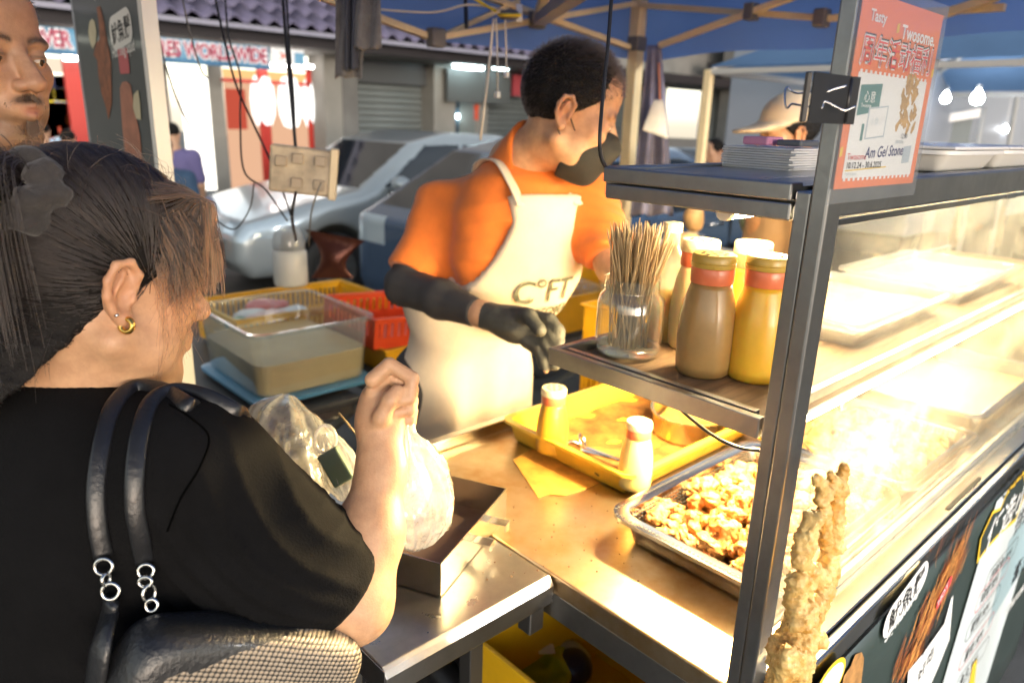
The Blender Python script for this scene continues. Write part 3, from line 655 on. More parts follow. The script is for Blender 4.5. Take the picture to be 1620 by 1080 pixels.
# scissors
sc0 = PZ(916, 712, ZS + .016); scs = thing('scissors', 'steel scissors with round finger rings lying in the yellow tray', 'scissors', tuple(sc0))
def torus(mb, c, r, q, u, v, n=20, el=1.):
    mb.tube([np.array(c) + np.array(u) * r * math.cos(t) + np.array(v) * r * el * math.sin(t) for t in np.linspace(0, 2 * math.pi, n)], q, 6, cap=False); return mb
for sg in (-1, 1): torus(MB(), sc0 + np.array([.012 * sg, .004, .012 + .004 * sg]), .017, .0035, (.75, .5 * sg, .1), (-.2, .4, .88), el=.85).build('finger_ring', shiny, scs, smooth=True)
for sg in (-1, 1): MB().bar(sc0 + np.array([.008 * sg, -.012, .008]), sc0 + np.array([-.005 * sg + .02, -.125, .010 + .002 * sg]), .009, .002).build('blade', shiny, scs)
tg = thing('metal_tongs', 'flat metal tongs lying across the crumbs in the yellow tray', 'tongs', tuple(PZ(930, 740, ZS + .02)))
a, b = PZ(918, 722, ZS + .026), PZ(950, 752, ZS + .018)
for dz in (0, .006): MB().bar(a + np.array([0, 0, dz]), b + np.array([0, 0, dz * .4]), .012, .0015).build('tong_arm', shiny, tg)
# oily brown paper under the tray
bp = [PZ(x, y, ZS + .001) for x, y in ((812, 728), (852, 788), (868, 782), (893, 784), (915, 778), (960, 760), (900, 700), (850, 705))]
o = MB().prism(bp, (0, 0, .0012)).build('oily_paper', M('oily_brown_paper', (.50, .26, .05), .35, var=.5, vs=30)); tag(o, 'oily brown paper sheet sticking out under the yellow tray', 'paper')
# crumbs on the counter
cr = MB(); rr = random.Random(11)
for i in range(70):
    px, py = rr.uniform(760, 1010), rr.uniform(760, 920)
    if px + .6 * py < 1290: continue
    q = PZ(px, py, ZS); s = rr.uniform(.0006, .0022); cr.lathe([(s * .6, 0), (s, s * .5), (s * .4, s)], 6, (q[0], q[1], ZS + .0002))
o = cr.build('counter_crumbs', M('dark_crumb', (.12, .06, .02), .8)); tag(o, 'scattered dark fried crumbs on the steel counter', 'crumbs', kind='stuff')

# ---------------------------------------------------------------- perforated trays of fried pieces
def perf_tray(x0, y0, x1, y1, z, h, label):
    t = tray('perforated_tray', label, 'tray', x0, y0, x1, y1, z, h, shiny, flare=.012, rim=.022, rc=.025, group='perforated food trays')
    ch = MB()
    k = 0
    for xx in np.arange(x0, x1, .0075): ch.lathe([(.0024, 0), (.0024, .0005)], 6, (xx, y0 - .013, z + h)); ch.lathe([(.0024, 0), (.0024, .0005)], 6, (xx, y1 + .013, z + h))
    for yy in np.arange(y0, y1, .0075): ch.lathe([(.0024, 0), (.0024, .0005)], 6, (x0 - .013, yy, z + h)); ch.lathe([(.0024, 0), (.0024, .0005)], 6, (x1 + .013, yy, z + h))
    for r_ in range(6):
        f = (r_ + .8) / 7
        for xx in np.arange(x0 + .02, x1 - .02, .0085): ch.box((xx, y1 - .0032 - .012 * (1 - f) - .0006, z + .006 + (h - .01) * f), (xx + .005, y1 - .0032 - .012 * (1 - f), z + .009 + (h - .01) * f))
        for yy in np.arange(y0 + .02, y1 - .02, .0085): ch.box((x1 - .0032 - .012 * (1 - f) - .0006, yy, z + .006 + (h - .01) * f), (x1 - .0032 - .012 * (1 - f), yy + .005, z + .009 + (h - .01) * f))
        for yy in np.arange(y0 + .02, y1 - .02, .0085): ch.box((x0 + .0032 + .012 * (1 - f), yy, z + .006 + (h - .01) * f), (x0 + .0038 + .012 * (1 - f), yy + .005, z + .009 + (h - .01) * f))
    q = ch.build('perforations', dark_gap, t); q['kind'] = 'stuff'; return t
crust = M('fried_crust', (.27, .105, .018), .55, var=.85, vs=60, vcol=(.60, .35, .11), bump=.9, bs=170, sss=.0)
crust2 = M('fried_crust_dark', (.22, .07, .010), .55, var=.7, vs=60, vcol=(.50, .22, .045), bump=.9, bs=170)
def nugget(seed, r, mt, el=(1, 1, 1)):
    bl = Blob(axis(-.035, .035, .0019), axis(-.035, .035, .0019), axis(-.030, .030, .0019)); rr = random.Random(seed)
    for i in range(6): bl.ell([rr.uniform(-.5, .5) * r * el[j] for j in range(3)], [r * rr.uniform(.38, .72) * e for e in el], .006)
    o = blobobj('fried_chicken_piece', bl, mt, it=1, disp=lambda V: .0015 * noise3(V + seed, 330, seed % 20) + .0015 * noise3(V + seed * 2, 150, 10) + .0007 * noise3(V, 800, 30)); return o
nug = [nugget(s, .014 + .002 * (s % 3), crust if s % 3 else crust2, el) for s, el in ((1, (1.3, .9, .8)), (2, (1, 1, .8)), (3, (1.2, .8, .9)), (4, (.9, 1.3, .7)), (5, (1.1, 1, 1)), (6, (.8, .9, .8)))]
used = set()
def pile(x0, y0, x1, y1, z, n, label, grp, seed, peak=.045, sc=(.65, 1.25), side=None):
    rr = random.Random(seed)
    for i in range(n):
        s = nug[rr.randrange(6)]; a, b = rr.random(), rr.random(); a = .5 + (a - .5) * (1 - .15 * (i / n)); hh = i / n
        o = s if s.name not in used else s.copy()
        if o is not s: COL.objects.link(o)
        used.add(s.name); k = rr.uniform(*sc)
        prof = min(1, 3.2 * min(a, 1 - a)) * min(1, 3.2 * min(b, 1 - b))
        o.location = (x0 + a * (x1 - x0), y0 + b * (y1 - y0), z + .003 + peak * hh * prof); o.rotation_euler = (rr.uniform(-.9, .9), rr.uniform(-.9, .9), rr.uniform(0, 6.28)); o.scale = (k, k, k)
        tag(o, label, 'fried chicken', grp)
ZT = ZS + .002
perf_tray(.875, .385, 1.30, .655, ZT, .055, 'perforated steel tray piled with popcorn chicken, beside the corner post')
pile(.905, .392, 1.28, .640, ZT + .012, 285, 'golden popcorn chicken piece in the near perforated tray', 'popcorn chicken in the near tray', 21, .060, (.55, 1.25))
perf_tray(1.37, .385, 1.74, .68, ZT, .05, 'perforated steel tray of fried strips seen through the greasy glass')
pile(1.40, .41, 1.71, .655, ZT + .010, 90, 'orange fried piece in the tray behind the greasy glass', 'fried pieces behind the glass', 22, .05, (.8, 1.5))
crm = MB(); rr = random.Random(4)
for i in range(420):
    x, y = rr.uniform(.90, 1.28), rr.uniform(.395, .645); s = rr.uniform(.001, .0035); crm.lathe([(s * .5, 0), (s, s * .5), (s * .4, s)], 5, (x, y, ZT + .005))
tag(crm.build('tray_crumbs', crust), 'small loose batter crumbs on the floor of the chicken tray', 'crumbs', kind='stuff')
# paper lined tray at the far end
ft = tray('lined_tray', 'wide steel tray lined with cream paper at the far end of the display', 'tray', 1.80, .39, 2.36, .95, ZT, .07, shiny, rc=.03)
MB().grid(lambda a, b: (1.815 + a * .53, .405 + b * .53, ZT + .03 + .006 * math.sin(a * 9) * math.cos(b * 7)), 14, 14).build('paper_liner', M('cream_paper', (.74, .62, .40), .7, var=.2, vs=6), ft, smooth=True)
# shelf goods behind the glass
for i, (x0, x1, lb) in enumerate(((1.12, 1.52, 'white plastic tray of skewers on the middle shelf behind the glass, nearest the bottles'), (1.60, 2.0, 'white plastic tray on the middle shelf behind the glass, further along'))):
    st = tray('shelf_tray', lb, 'tray', x0, .42, x1, .66, 1.255, .04, MATS.get('clear_tray_plastic') or MGLASS('clear_tray_plastic', (.95, .95, .93), .30, (.75, .72, .65), .1, gloss=1.5), rc=.02, group='white trays on the middle shelf')
    MB().grid(lambda a, b: (x0 + .012 + a * (x1 - x0 - .024), .432 + b * .216, 1.255 + .022 + .005 * math.sin(a * 13) * math.sin(b * 9)), 16, 10).build('food_layer', M('pale_batter_food', (.72, .50, .24), .7, var=.4, vs=18, bump=.5), st, smooth=True)
# ---------------------------------------------------------------- steel square box on the table, brackets
bx = thing('steel_box', 'open square steel box with two bent tabs standing on the side table', 'metal box', (.62, .80, ZS))
Np, Rp = PZ(697, 943, ZS + .001), PZ(801, 778, ZS + .05); Np = np.array([Np[0], Np[1]]); Rp = np.array([Rp[0], Rp[1]])
e1 = (Rp - Np); l1 = np.linalg.norm(e1); e1 /= l1; e2 = np.array([-e1[1], e1[0]]); l2 = .205
def B3(a, b, z): q = Np + e1 * a + e2 * b; return (q[0], q[1], z)
zb, zt = ZS + .001, ZS + .057
for (a0, b0, a1, b1) in ((0, 0, l1, 0), (l1, 0, l1, l2), (l1, l2, 0, l2), (0, l2, 0, 0)):
    MB().bar(np.array(B3(a0, b0, (zb + zt) / 2)), np.array(B3(a1, b1, (zb + zt) / 2)), .0016, zt - zb).build('side_wall', M('box_steel', (.66, .64, .58), .22, 1., var=.2, vs=9, rvar=.08), bx)
MB().add([B3(0, 0, zb + .002), B3(l1, 0, zb + .002), B3(l1, l2, zb + .002), B3(0, l2, zb + .002)], [(0, 1, 2, 3)]).build('bottom', M('dark_box_bottom', (.24, .17, .13), .40, .6, var=.6, vs=9, vcol=(.12, .05, .03)), bx)  # bottom is a mottled brown, darker than the walls
for a in (l1 * .42, l1 * .68):
    p = np.array(B3(a, -.002, ZS + .033)); q = np.array(B3(a + .004, -.030, ZS + .031)); u = np.array([e1[0], e1[1], 0])
    MB().add([p, p + u * .020, q + u * .020, q, q + np.array([0, 0, -.012]), q + u * .02 + np.array([0, 0, -.012])], [(0, 1, 2, 3), (3, 2, 5, 4)]).build('bent_tab', shiny, bx, solid=.0012)
# ---------------------------------------------------------------- tempura display stick in front of the glass
tm = M('tempura_crust', (.72, .52, .20), .40, var=.9, vs=42, vcol=(.46, .22, .03), bump=1., bs=120); tm2 = tm
bl = Blob(axis(.62, .84, .0019), axis(.22, .318, .0019), axis(.90, 1.26, .0019))
def TP(px, py, y=.272): return PY(px, py, y)
bl.chain([TP(1243, 1095), TP(1252, 1035), TP(1268, 990), TP(1282, 965), TP(1296, 935), TP(1308, 900), TP(1318, 860), TP(1322, 815), TP(1328, 770), TP(1333, 738)], [.021, .022, .016, .011, .0115, .0100, .0082, .007, .0062, .0036], .010)
bl.chain([TP(1300, 915, .268), TP(1284, 905), TP(1262, 885)], [.009, .009, .0065], .004); bl.chain([TP(1266, 884), TP(1276, 850), TP(1286, 822), TP(1300, 812)], [.0075, .0095, .0085, .006], .004)
bl.chain([TP(1306, 860), TP(1304, 815), TP(1306, 785), TP(1298, 762), TP(1292, 755), TP(1288, 757)], [.006, .0055, .005, .0042, .0026, .002], .003); bl.chain([TP(1255, 955), TP(1262, 920), TP(1276, 925), TP(1272, 955)], [.010, .009, .007, .008], .005)
bl.chain([TP(1300, 790), TP(1320, 760), TP(1312, 750)], [.007, .005, .003], .006)
bl.ell(TP(1270, 975, .262), (.018, .012, .016), .008).ell(TP(1290, 955, .266), (.012, .012, .010), .008).ell(TP(1245, 1050, .264), (.014, .012, .022), .008).ell(TP(1292, 1010), (.010, .012, .010), .006)
o = blobobj('tempura_squid', bl, tm, it=1, disp=lambda V: .0009 * noise3(V, 110, 3) + .0012 * noise3(V, 330, 20) + .0017 * np.abs(noise3(V, 640, 8))); tag(o, 'battered whole fried squid model standing against the glass by the corner post', 'fried squid')
# ---------------------------------------------------------------- things on the upper shelf
zs2 = 1.5245
stk = PZ(1210, 266, zs2)
rr = random.Random(8)
for i in range(9):
    o = boxm((stk[0] - .03, stk[1] - .055, zs2 + i * .0034), (stk[0] + .10, stk[1] + .055, zs2 + i * .0034 + .0026)).build('paper_box_sheet', M('white_card', (.84, .85, .83), .6, var=.2, vs=9)); o.rotation_euler = (0, 0, rr.uniform(-.05, .05))
    tag(o, 'flat white takeaway card in the stack on the upper shelf', 'card', 'stacked takeaway cards on the upper shelf')
zt2 = zs2 + .0322
o = boxm((stk[0] - .012, stk[1] - .006, zt2), (stk[0] + .035, stk[1] + .035, zt2 + .012)).build('pink_box', M('pink_plastic', (.72, .30, .42), .4), bevel=.003); tag(o, 'small pink box lying on the stack of white cards', 'box')
o = boxm((stk[0] + .0, stk[1] - .05, zt2), (stk[0] + .06, stk[1] - .012, zt2 + .009)).build('phone', M('dark_phone', (.10, .11, .12), .25), bevel=.003); tag(o, 'dark grey phone lying beside the pink box on the card stack', 'phone')
for i, (x, lb) in enumerate(((1.20, 'low white container on the upper shelf just right of the poster'), (1.47, 'low white container on the upper shelf at the far right'))):
    t = tray('container', lb, 'container', x, .37, x + .24, .55, 1.5255, .032, M('milky_container', (.74, .74, .70), .35), rc=.02, group='white containers on the upper shelf')
    boxm((x - .012, .358, 1.5255 + .033), (x + .252, .562, 1.5255 + .038)).build('lid', white_pl, t, bevel=.002)
# ---------------------------------------------------------------- shop house across the road
FY = 10.0
def F(px, py, y=FY): return PY(px, py, y)
plaster = M('grey_plaster', (.16, .16, .155), .8, var=.35, vs=1.5, bump=.1)
plaster_w = M('pale_pillar_paint', (.24, .235, .215), .75, var=.2, vs=2)
fascia_m = M('dark_fascia', (.016, .013, .017), .7, var=.3, vs=2)
shut_m = M('roller_shutter_grey', (.20, .225, .225), .5, .4, var=.15, vs=3)
tile_m = M('roof_tile', (.11, .10, .17), .5, var=.4, vs=5)
red_fr = M('red_window_frame', (.45, .03, .02), .45)
kerb_m = M('pavement_concrete', (.13, .125, .12), .85, var=.3, vs=3)
o = boxm((-14, 8.4, 0), (24, 16, .13)).build('pavement', kerb_m); tag(o, kind='structure')
o = boxm((-14, 8.25, 0), (24, 8.395, .125)).build('kerb', plaster); tag(o, kind='structure')
shop = thing('shop_building', 'row of shops across the road with tiled awning, lit shopfront and roller shutters', 'building', (4, FY, 0))
zf0, zf1 = 2.38, 2.55
mbw = MB()
xs_open = []
def fx(px, py=150): return F(px, py)[0]
xa0, xa1 = fx(20), fx(500)      # lit shopfront
s10, s11 = fx(553), fx(672)     # shutter one
s20, s21 = fx(757), fx(880)     # shutter two
boxm((-14, FY + .02, zf0), (24, FY + .4, 6.0)).build('upper_wall', plaster, shop)
boxm((-14, 8.95, zf0), (24, 9.1, zf1)).build('fascia', fascia_m, shop)
boxm((-14, 9.105, zf0), (24, FY + .01, zf0 + .04)).build('soffit', plaster_w, shop)
boxm((-14, FY + 1.2, 0), (xa0, FY + 1.4, zf0)).build('wall', plaster, shop)
for (a, b, mt) in ((500, 528, plaster_w), (528, 553, plaster), (672, 706, plaster_w), (738, 757, plaster_w), (880, 910, plaster_w), (1010, 1040, plaster_w), (1120, 1140, plaster_w)):
    boxm((fx(a), FY - .25, .13), (fx(b), FY + .2, zf0 - .001)).build('pillar', mt, shop, bevel=.01)
slat = None
for (a, b) in ((s10, s11), (s20, s21), (fx(912), fx(1008))):
    boxm((a, FY + .12, .13), (b, FY + .16, zf0 - .3)).build('shutter_backing', fascia_m, shop)
    boxm((a, FY - .05, zf0 - .32), (b, FY + .19, zf0 - .002)).build('shutter_box', M('shutter_hood', (.06, .065, .07), .6), shop)
    for k in range(21):
        z0 = .15 + k * .095
        if slat is None or abs(slat[1] - (b - a)) > 1e-6:
            mb = MB(); pr = [(0, 0), (-.022, .02), (-.026, .047), (-.022, .075), (0, .092)]
            mb.add([(a, FY + .115 + y, z0 + z) for y, z in pr] + [(b, FY + .115 + y, z0 + z) for y, z in pr], [(i, i + 1, i + 6, i + 5) for i in range(4)])
            s_ = mb.build('shutter_slat', shut_m, shop, smooth=True); slat = (s_, b - a, z0)
        else:
            s_ = slat[0].copy(); COL.objects.link(s_); s_.location = (0, 0, z0 - slat[2])
# roof tiles in rows over the fascia
tmb = MB(); tw = .235
tmb.grid(lambda u, v: (u * tw, v * .42, .035 * math.cos(u * 2 * math.pi) + v * .20), 8, 2)
proto = None
for r_ in range(4):
    for k in range(46):
        x = -1.0 + k * tw
        if proto is None:
            proto = tmb.build('roof_tile', tile_m, shop, smooth=True, solid=.02); base = np.array(proto.location)
            me = proto.data; co = np.zeros(len(me.vertices) * 3); me.vertices.foreach_get('co', co); co = co.reshape(-1, 3) + ORG[shop.name]; me.vertices.foreach_set('co', co.ravel()); o = proto
        else: o = proto.copy(); COL.objects.link(o)
        o.location = np.array([x, 8.72 + r_ * .38, zf1 + .035 + r_ * .20]) - ORG[shop.name]; o.rotation_euler = (R_(rng.uniform(-1, 1)), 0, 0)
boxm((-1.2, 8.70, zf1 - .06), (10, 8.74, zf1 - .01)).build('gutter', M('gutter', (.2, .2, .26), .5), shop)
boxm((-1.2, 9.0, zf1 - .012), (10, 10.4, zf1 + .0)).build('awning_deck', fascia_m, shop)
# lit shopfront
warmw = MEMIT('shop_interior_light', (1, .93, .82), .5); peach = MEMIT('lit_shop_window', (1, .58, .36), .14); peach2 = MEMIT('lit_shop_transom', (1, .55, .22), .20)
coolw = MEMIT('lit_shelf_panel', (.62, .82, 1), .16); cream_e = MEMIT('lit_cream_sign', (1, .82, .62), .17); ovalm = MEMIT('lit_oval_lamp', (1, .97, .92), .32); redlit = MEMIT('lit_red_panel', (.75, .12, .07), .13)
def pane(nm, px0, py0, px1, py1, mt, y=FY + .3, d=.02):
    a, b = F(px0, py0, y), F(px1, py1, y); return boxm((min(a[0], b[0]), y, min(a[2], b[2])), (max(a[0], b[0]), y + d, max(a[2], b[2]))).build(nm, mt, shop)
pane('door_opening', 284, 120, 350, 300, warmw, FY + .5)
pane('window', 352, 108, 499, 420, peach, FY + .42)
pane('transom', 352, 109, 499, 131, peach2, FY + .40)
pane('red_panel', 356, 140, 392, 205, redlit, FY + .38)
pane('window', 225, 100, 262, 400, peach, FY + .42)
pane('white_door_frame', 262, 100, 284, 400, plaster_w, FY + .2); pane('white_door_frame', 350, 104, 353, 400, plaster_w, FY + .2)
for (a, b, c, d) in ((256, 98, 262, 400), (423, 104, 427, 400), (496, 104, 501, 420), (352, 129, 500, 133), (352, 103, 500, 107), (136, 90, 141, 400)): pane('window_frame', a, b, c, d, red_fr, FY + .12, .06)
for px, py in ((416, 160), (459, 162), (495, 164)):
    c = F(px, py, FY + .22); q = MB().lathe([(.01, -.36), (.10, -.33), (.155, -.18), (.17, 0), (.155, .18), (.10, .33), (.01, .36)], 18, tuple(c)); q.build('oval_lamp', ovalm, shop, smooth=True)
pane('cream_sign', 30, 88, 136, 118, cream_e, FY + .35); pane('window', 20, 118, 136, 300, coolw, FY + .45)
goods = [M('goods_' + n, c, .5) for n, c in (('yellow', (.7, .55, .02)), ('green', (.1, .35, .1)), ('navy', (.04, .06, .2)), ('red', (.6, .07, .02)), ('white', (.7, .7, .7)), ('orange', (.75, .2, .03)))]
rr = random.Random(2)
for row, (py, cols) in enumerate(((130, (2, 4, 2, 4)), (150, (0, 0, 1, 4)), (172, (4, 5, 4, 5)), (190, (5, 3, 5, 3)), (208, (3, 4, 5, 2)))):
    for k in range(8):
        px = 66 + k * 9.5; a = F(px, py, FY + .3); w_ = .05 + .03 * rr.random(); boxm((a[0] - w_, FY + .3, a[2] - .06 - .03 * rr.random()), (a[0] + w_, FY + .42, a[2] + .07)).build('display_goods', goods[cols[rr.randrange(4)]], shop)
pane('shop_ceiling_light', 234, 112, 256, 124, warmw, FY + .3)
MB().tube([F(100, 92, 9.75), F(215, 92, 9.75)], .03, 8).build('added_shop_tube', MEMIT('added_tube_glow', (1, .95, .88), 3.2), shop)  # tubes added under the soffit to light the goods and pavement
MB().tube([F(360, 100, 9.9), F(495, 106, 9.9)], .025, 8).build('added_shop_tube', MATS['added_tube_glow'], shop)
# banner and signs
bl_m = M('sky_blue_banner', (.13, .33, .52), .5, var=.35, vs=2.5); mar = M('maroon_letter', (.33, .03, .08), .5)
b0, b1 = F(36, 90, 8.9), F(428, 104, 8.9)
zb0, zb1 = F(330, 104, 8.9)[2] - .0, F(330, 66, 8.9)[2]
sb = MB().grid(lambda u, v: (b0[0] + u * (b1[0] - b0[0]), 8.90 + .012 * math.sin(u * 25), zb0 + v * (zb1 - zb0)), 40, 3).build('shop_banner', bl_m, smooth=True, solid=.004); tag(sb, 'sky blue banner with maroon capital letters reading stores worldwide under the tiled eave', 'banner')
hB = zb1 - zb0; fB = Frame((b0[0], 8.878, zb0), (1, 0, 0), (0, 0, 1))
white_l = M('white_letter_edge', (.7, .72, .75), .5)
for (s, px, w_) in (('OVER', 50, 66), ('STORES WORLDWIDE', 206, 216)):
    x0 = F(px, 90, 8.878)[0] - b0[0]; x1 = F(px + w_, 90, 8.878)[0] - b0[0]
    t_ = text('banner_letters', s, fB, 0, 0, .30, mar, .002, sb, bold=.007); co = np.zeros(len(t_.data.vertices) * 3); t_.data.vertices.foreach_get('co', co); co = co.reshape(-1, 3)
    wd = co[:, 0].max() - co[:, 0].min(); bpy.data.objects.remove(t_)
    k = (x1 - x0) / wd
    text('banner_letters', s, fB, x0, .30 * hB, .30 * hB / .36, white_l, .001, sb, bold=.022, sx=k * .36 / hB); text('banner_letters', s, fB, x0, .30 * hB, .30 * hB / .36, mar, .003, sb, bold=.007, sx=k * .36 / hB)
decal('banner_stripe', fB, [(0, .06 * hB), (b1[0] - b0[0], .06 * hB), (b1[0] - b0[0], .12 * hB), (0, .12 * hB)], M('deep_blue_stripe', (.04, .14, .32), .5), .002, sb)
q0, q1 = F(430, 101, 8.92), F(480, 80, 8.92); o = boxm((q0[0], 8.92, q0[2]), (q1[0], 8.94, q1[2])).build('small_shop_sign', white_l); tag(o, 'small white and blue sign beside the end of the blue shop banner', 'sign')
fS = Frame((q0[0], 8.918, q0[2]), (1, 0, 0), (0, 0, 1)); decal('sign_block', fS, [(.3, .02), (.43, .02), (.43, .15), (.3, .15)], bl_m, .001, o); decal('sign_star', fS, [(.1, .05), (.2, .1), (.1, .15), (.14, .1)], goods[3], .001, o)
# far fittings: strip lamps, glass door, dark signboard, red signs
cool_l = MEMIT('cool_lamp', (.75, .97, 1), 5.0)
for (px, py, w_, lb) in ((742, 106, .30, 'lit cool white strip lamp under the shop soffit, left one of two'), (792, 107, .16, 'lit cool white lamp under the shop soffit beside the hanging cords'), (1082, 128, .16, 'lit white wall lamp seen between the hanging apron and the far tent pole')):
    c = F(px, py, 9.4); l_ = thing('shop_lamp', lb, 'lamp', tuple(c)); boxm((c[0] - w_, 9.38, c[2] - .035), (c[0] + w_, 9.44, c[2] + .03)).build('diffuser', cool_l, l_, bevel=.02); boxm((c[0] - w_ * 1.1, 9.37, c[2] + .032), (c[0] + w_ * 1.1, 9.45, c[2] + .06)).build('housing', white_pl, l_)
pane('glass_door', 692, 152, 738, 420, M('blue_glass_door', (.06, .085, .11), .12), FY + .25)
for (px, w_) in ((706, 16), (728, 10), (738, 5)): pane('door_painted_reflection', px - w_ / 2, 181, px + w_ / 2, 188, cool_l, FY + .20)  # glowing strips laid on the glass to paint in lamp reflections
a, b = F(708, 160, 9.6), F(808, 116, 9.6); o = boxm((a[0], 9.6, a[2]), (b[0], 9.66, b[2])).build('shop_signboard', M('dark_signboard', (.07, .075, .075), .5)); tag(o, 'dark grey shop signboard between the two shutters', 'sign')
a, b = F(812, 152, 9.6), F(838, 120, 9.6); o = boxm((a[0], 9.6, a[2]), (b[0], 9.66, b[2])).build('red_shop_sign', M('dull_red_sign', (.30, .04, .05), .5)); tag(o, 'dull red square shop sign behind the vendor', 'sign')
a, b = F(752, 190, 9.7), F(757, 166, 9.7); o = boxm((a[0], 9.7, a[2]), (b[0], 9.74, b[2])).build('fire_extinguisher_box', goods[3]); tag(o, 'narrow red box on the pale pillar beside the far shutter', 'box')

# ---------------------------------------------------------------- cars
glass_dk = M('car_window_dark', (.012, .016, .022), .06, coat=.5); tyre_m = M('tyre_rubber', (.015, .015, .016), .7); rim_m = M('wheel_rim', (.35, .36, .37), .3, .9); chrome = M('chrome', (.7, .7, .7), .1, 1.)
headl = M('headlight_lens', (.42, .50, .56), .08, .3, coat=.6)
def seg_poly_sdf(X, Z, poly):
    d = np.full(X.shape, 1e9); ins = np.zeros(X.shape, bool); n = len(poly)
    for i in range(n):
        a, b = poly[i], poly[(i + 1) % n]; ex, ez = b[0] - a[0], b[1] - a[1]; t = np.clip(((X - a[0]) * ex + (Z - a[1]) * ez) / (ex * ex + ez * ez), 0, 1)
        d = np.minimum(d, np.hypot(X - a[0] - t * ex, Z - a[1] - t * ez))
        c = ((a[1] > Z) != (b[1] > Z)) & (X < (b[0] - a[0]) * (Z - a[1]) / (b[1] - a[1] + 1e-12) + a[0]); ins ^= c
    return np.where(ins, -d, d)
def inpoly(x, z, poly): return seg_poly_sdf(x, z, poly) < 0
def car(label, paint, x0, y0, L=4.3, Wd=1.72, h=.024, roofs=1.0, hood=0.):
    """nose at x0 pointing to -X, near flank at y0"""
    t = thing('parked_car', label, 'car', (x0 + L / 2, y0 + Wd / 2, 0)); k = L / 4.3
    prof = [(0, .42), (.0, .62), (.10, .74), (.75, .90), (1.12, .96), (1.75, 1.36 * roofs), (2.2, 1.45 * roofs), (2.9, 1.43 * roofs), (3.45, 1.28 * roofs), (3.95, 1.02), (4.25, .98), (4.3, .55), (4.22, .30), (.12, .28)]
    prof = [(max(a * k, hood) if a < 1.0 and b > .5 and hood else a * k, b) for a, b in prof]
    if hood: prof[-1] = (hood + .06, .28); prof[0] = (hood, .42)
    ax = (np.arange(-.06, L + .06, h), np.arange(-.06, Wd + .06, h), np.arange(.2, 1.55 * roofs, h)); bl = Blob(*ax)
    X, Y, Z = [a.astype(float) for a in bl.full()]
    p2 = seg_poly_sdf(X[:, 0, :] + 0 * Z[0, 0, :], Z[0, 0, :][None, :] + 0 * X[:, 0, :], prof)[:, None, :]
    u = X / L; half = Wd / 2 * (1 - .10 * np.clip((.16 - u) / .16, 0, 1) ** 2 - .07 * np.clip((u - .88) / .12, 0, 1) ** 2)
    half = half - np.clip(Z - .92, 0, 9) * .36 + .02 * np.sin(np.clip((Z - .3) / .6, 0, 1) * math.pi) - .02
    sd = np.abs(Y - Wd / 2) - half; kk = .12; hm = np.maximum(kk - np.abs(p2 - sd), 0) / kk; XX_ = X
    bl.D = (np.maximum(p2, sd) + hm * hm * kk * .25).astype(np.float32)
    wx = (max(.82 * k, hood + .42), 3.42 * k)
    for w_ in wx:
        for yy in (0, Wd): bl.cap((w_, yy - .2, .33), (w_, yy + .2, .33), .36, k=.02, sub=True)
    V, Fc = bl.mesh(); V = relax(V, Fc, 2); C = V[Fc].mean(1); cx, cy, cz = C.T; N = vnormals(V, Fc)[Fc].mean(1)
    sidew = [(1.33 * k, .98), (1.86 * k, 1.33 * roofs), (2.85 * k, 1.35 * roofs), (3.35 * k, 1.20 * roofs), (3.62 * k, 1.0)]
    pil = (np.abs(cx - 2.28 * k) < .035)
    side = inpoly(cx, cz, sidew) & (np.abs(N[:, 1]) > .5) & ~pil
    wind = (cx > 1.10 * k) & (cx < 1.80 * k) & (cz > .975) & (N[:, 0] < -.3) & (np.abs(cy - Wd / 2) < Wd / 2 - .17 - .25 * (cz - .95)) & (cz < 1.345 * roofs)
    rear = (cx > 3.1 * k) & (cx < 3.95 * k) & (cz > 1.0) & (N[:, 2] > .3) & (N[:, 0] > .2) & (np.abs(cy - Wd / 2) < Wd / 2 - .2) & (cz < 1.33 * roofs)
    hl = (cx < hood + .42 * k) & (cz > .60 + .12 * cx) & (cz < .76 + .18 * cx) & (np.abs(cy - Wd / 2) > Wd / 2 - .42) & (N[:, 0] < .2) & (N[:, 2] < .85)
    gr = (cx < .2 * k) & (cz > .36) & (cz < .58) & (np.abs(cy - Wd / 2) < .5) & (N[:, 0] < -.3)
    org = ORG[t.name]; V = V + np.array([x0, y0, 0])
    def sub(mask, nm, mt):
        f = Fc[mask]; 
        if not len(f): return None
        idx, inv = np.unique(f, return_inverse=True); return link(nm, quadmesh(nm, V[idx], inv.reshape(-1, 4), org), mt, t)
    sub(~(side | wind | rear | hl | gr), 'body', paint); sub(side & (cy < Wd / 2), 'side_window', glass_dk); sub(side & (cy > Wd / 2), 'side_window', glass_dk); sub(wind, 'windscreen', glass_dk); sub(rear, 'rear_window', glass_dk)
    sub(hl & (cy < Wd / 2), 'headlight', headl); sub(hl & (cy > Wd / 2), 'headlight', headl); sub(gr, 'grille', black_pl)
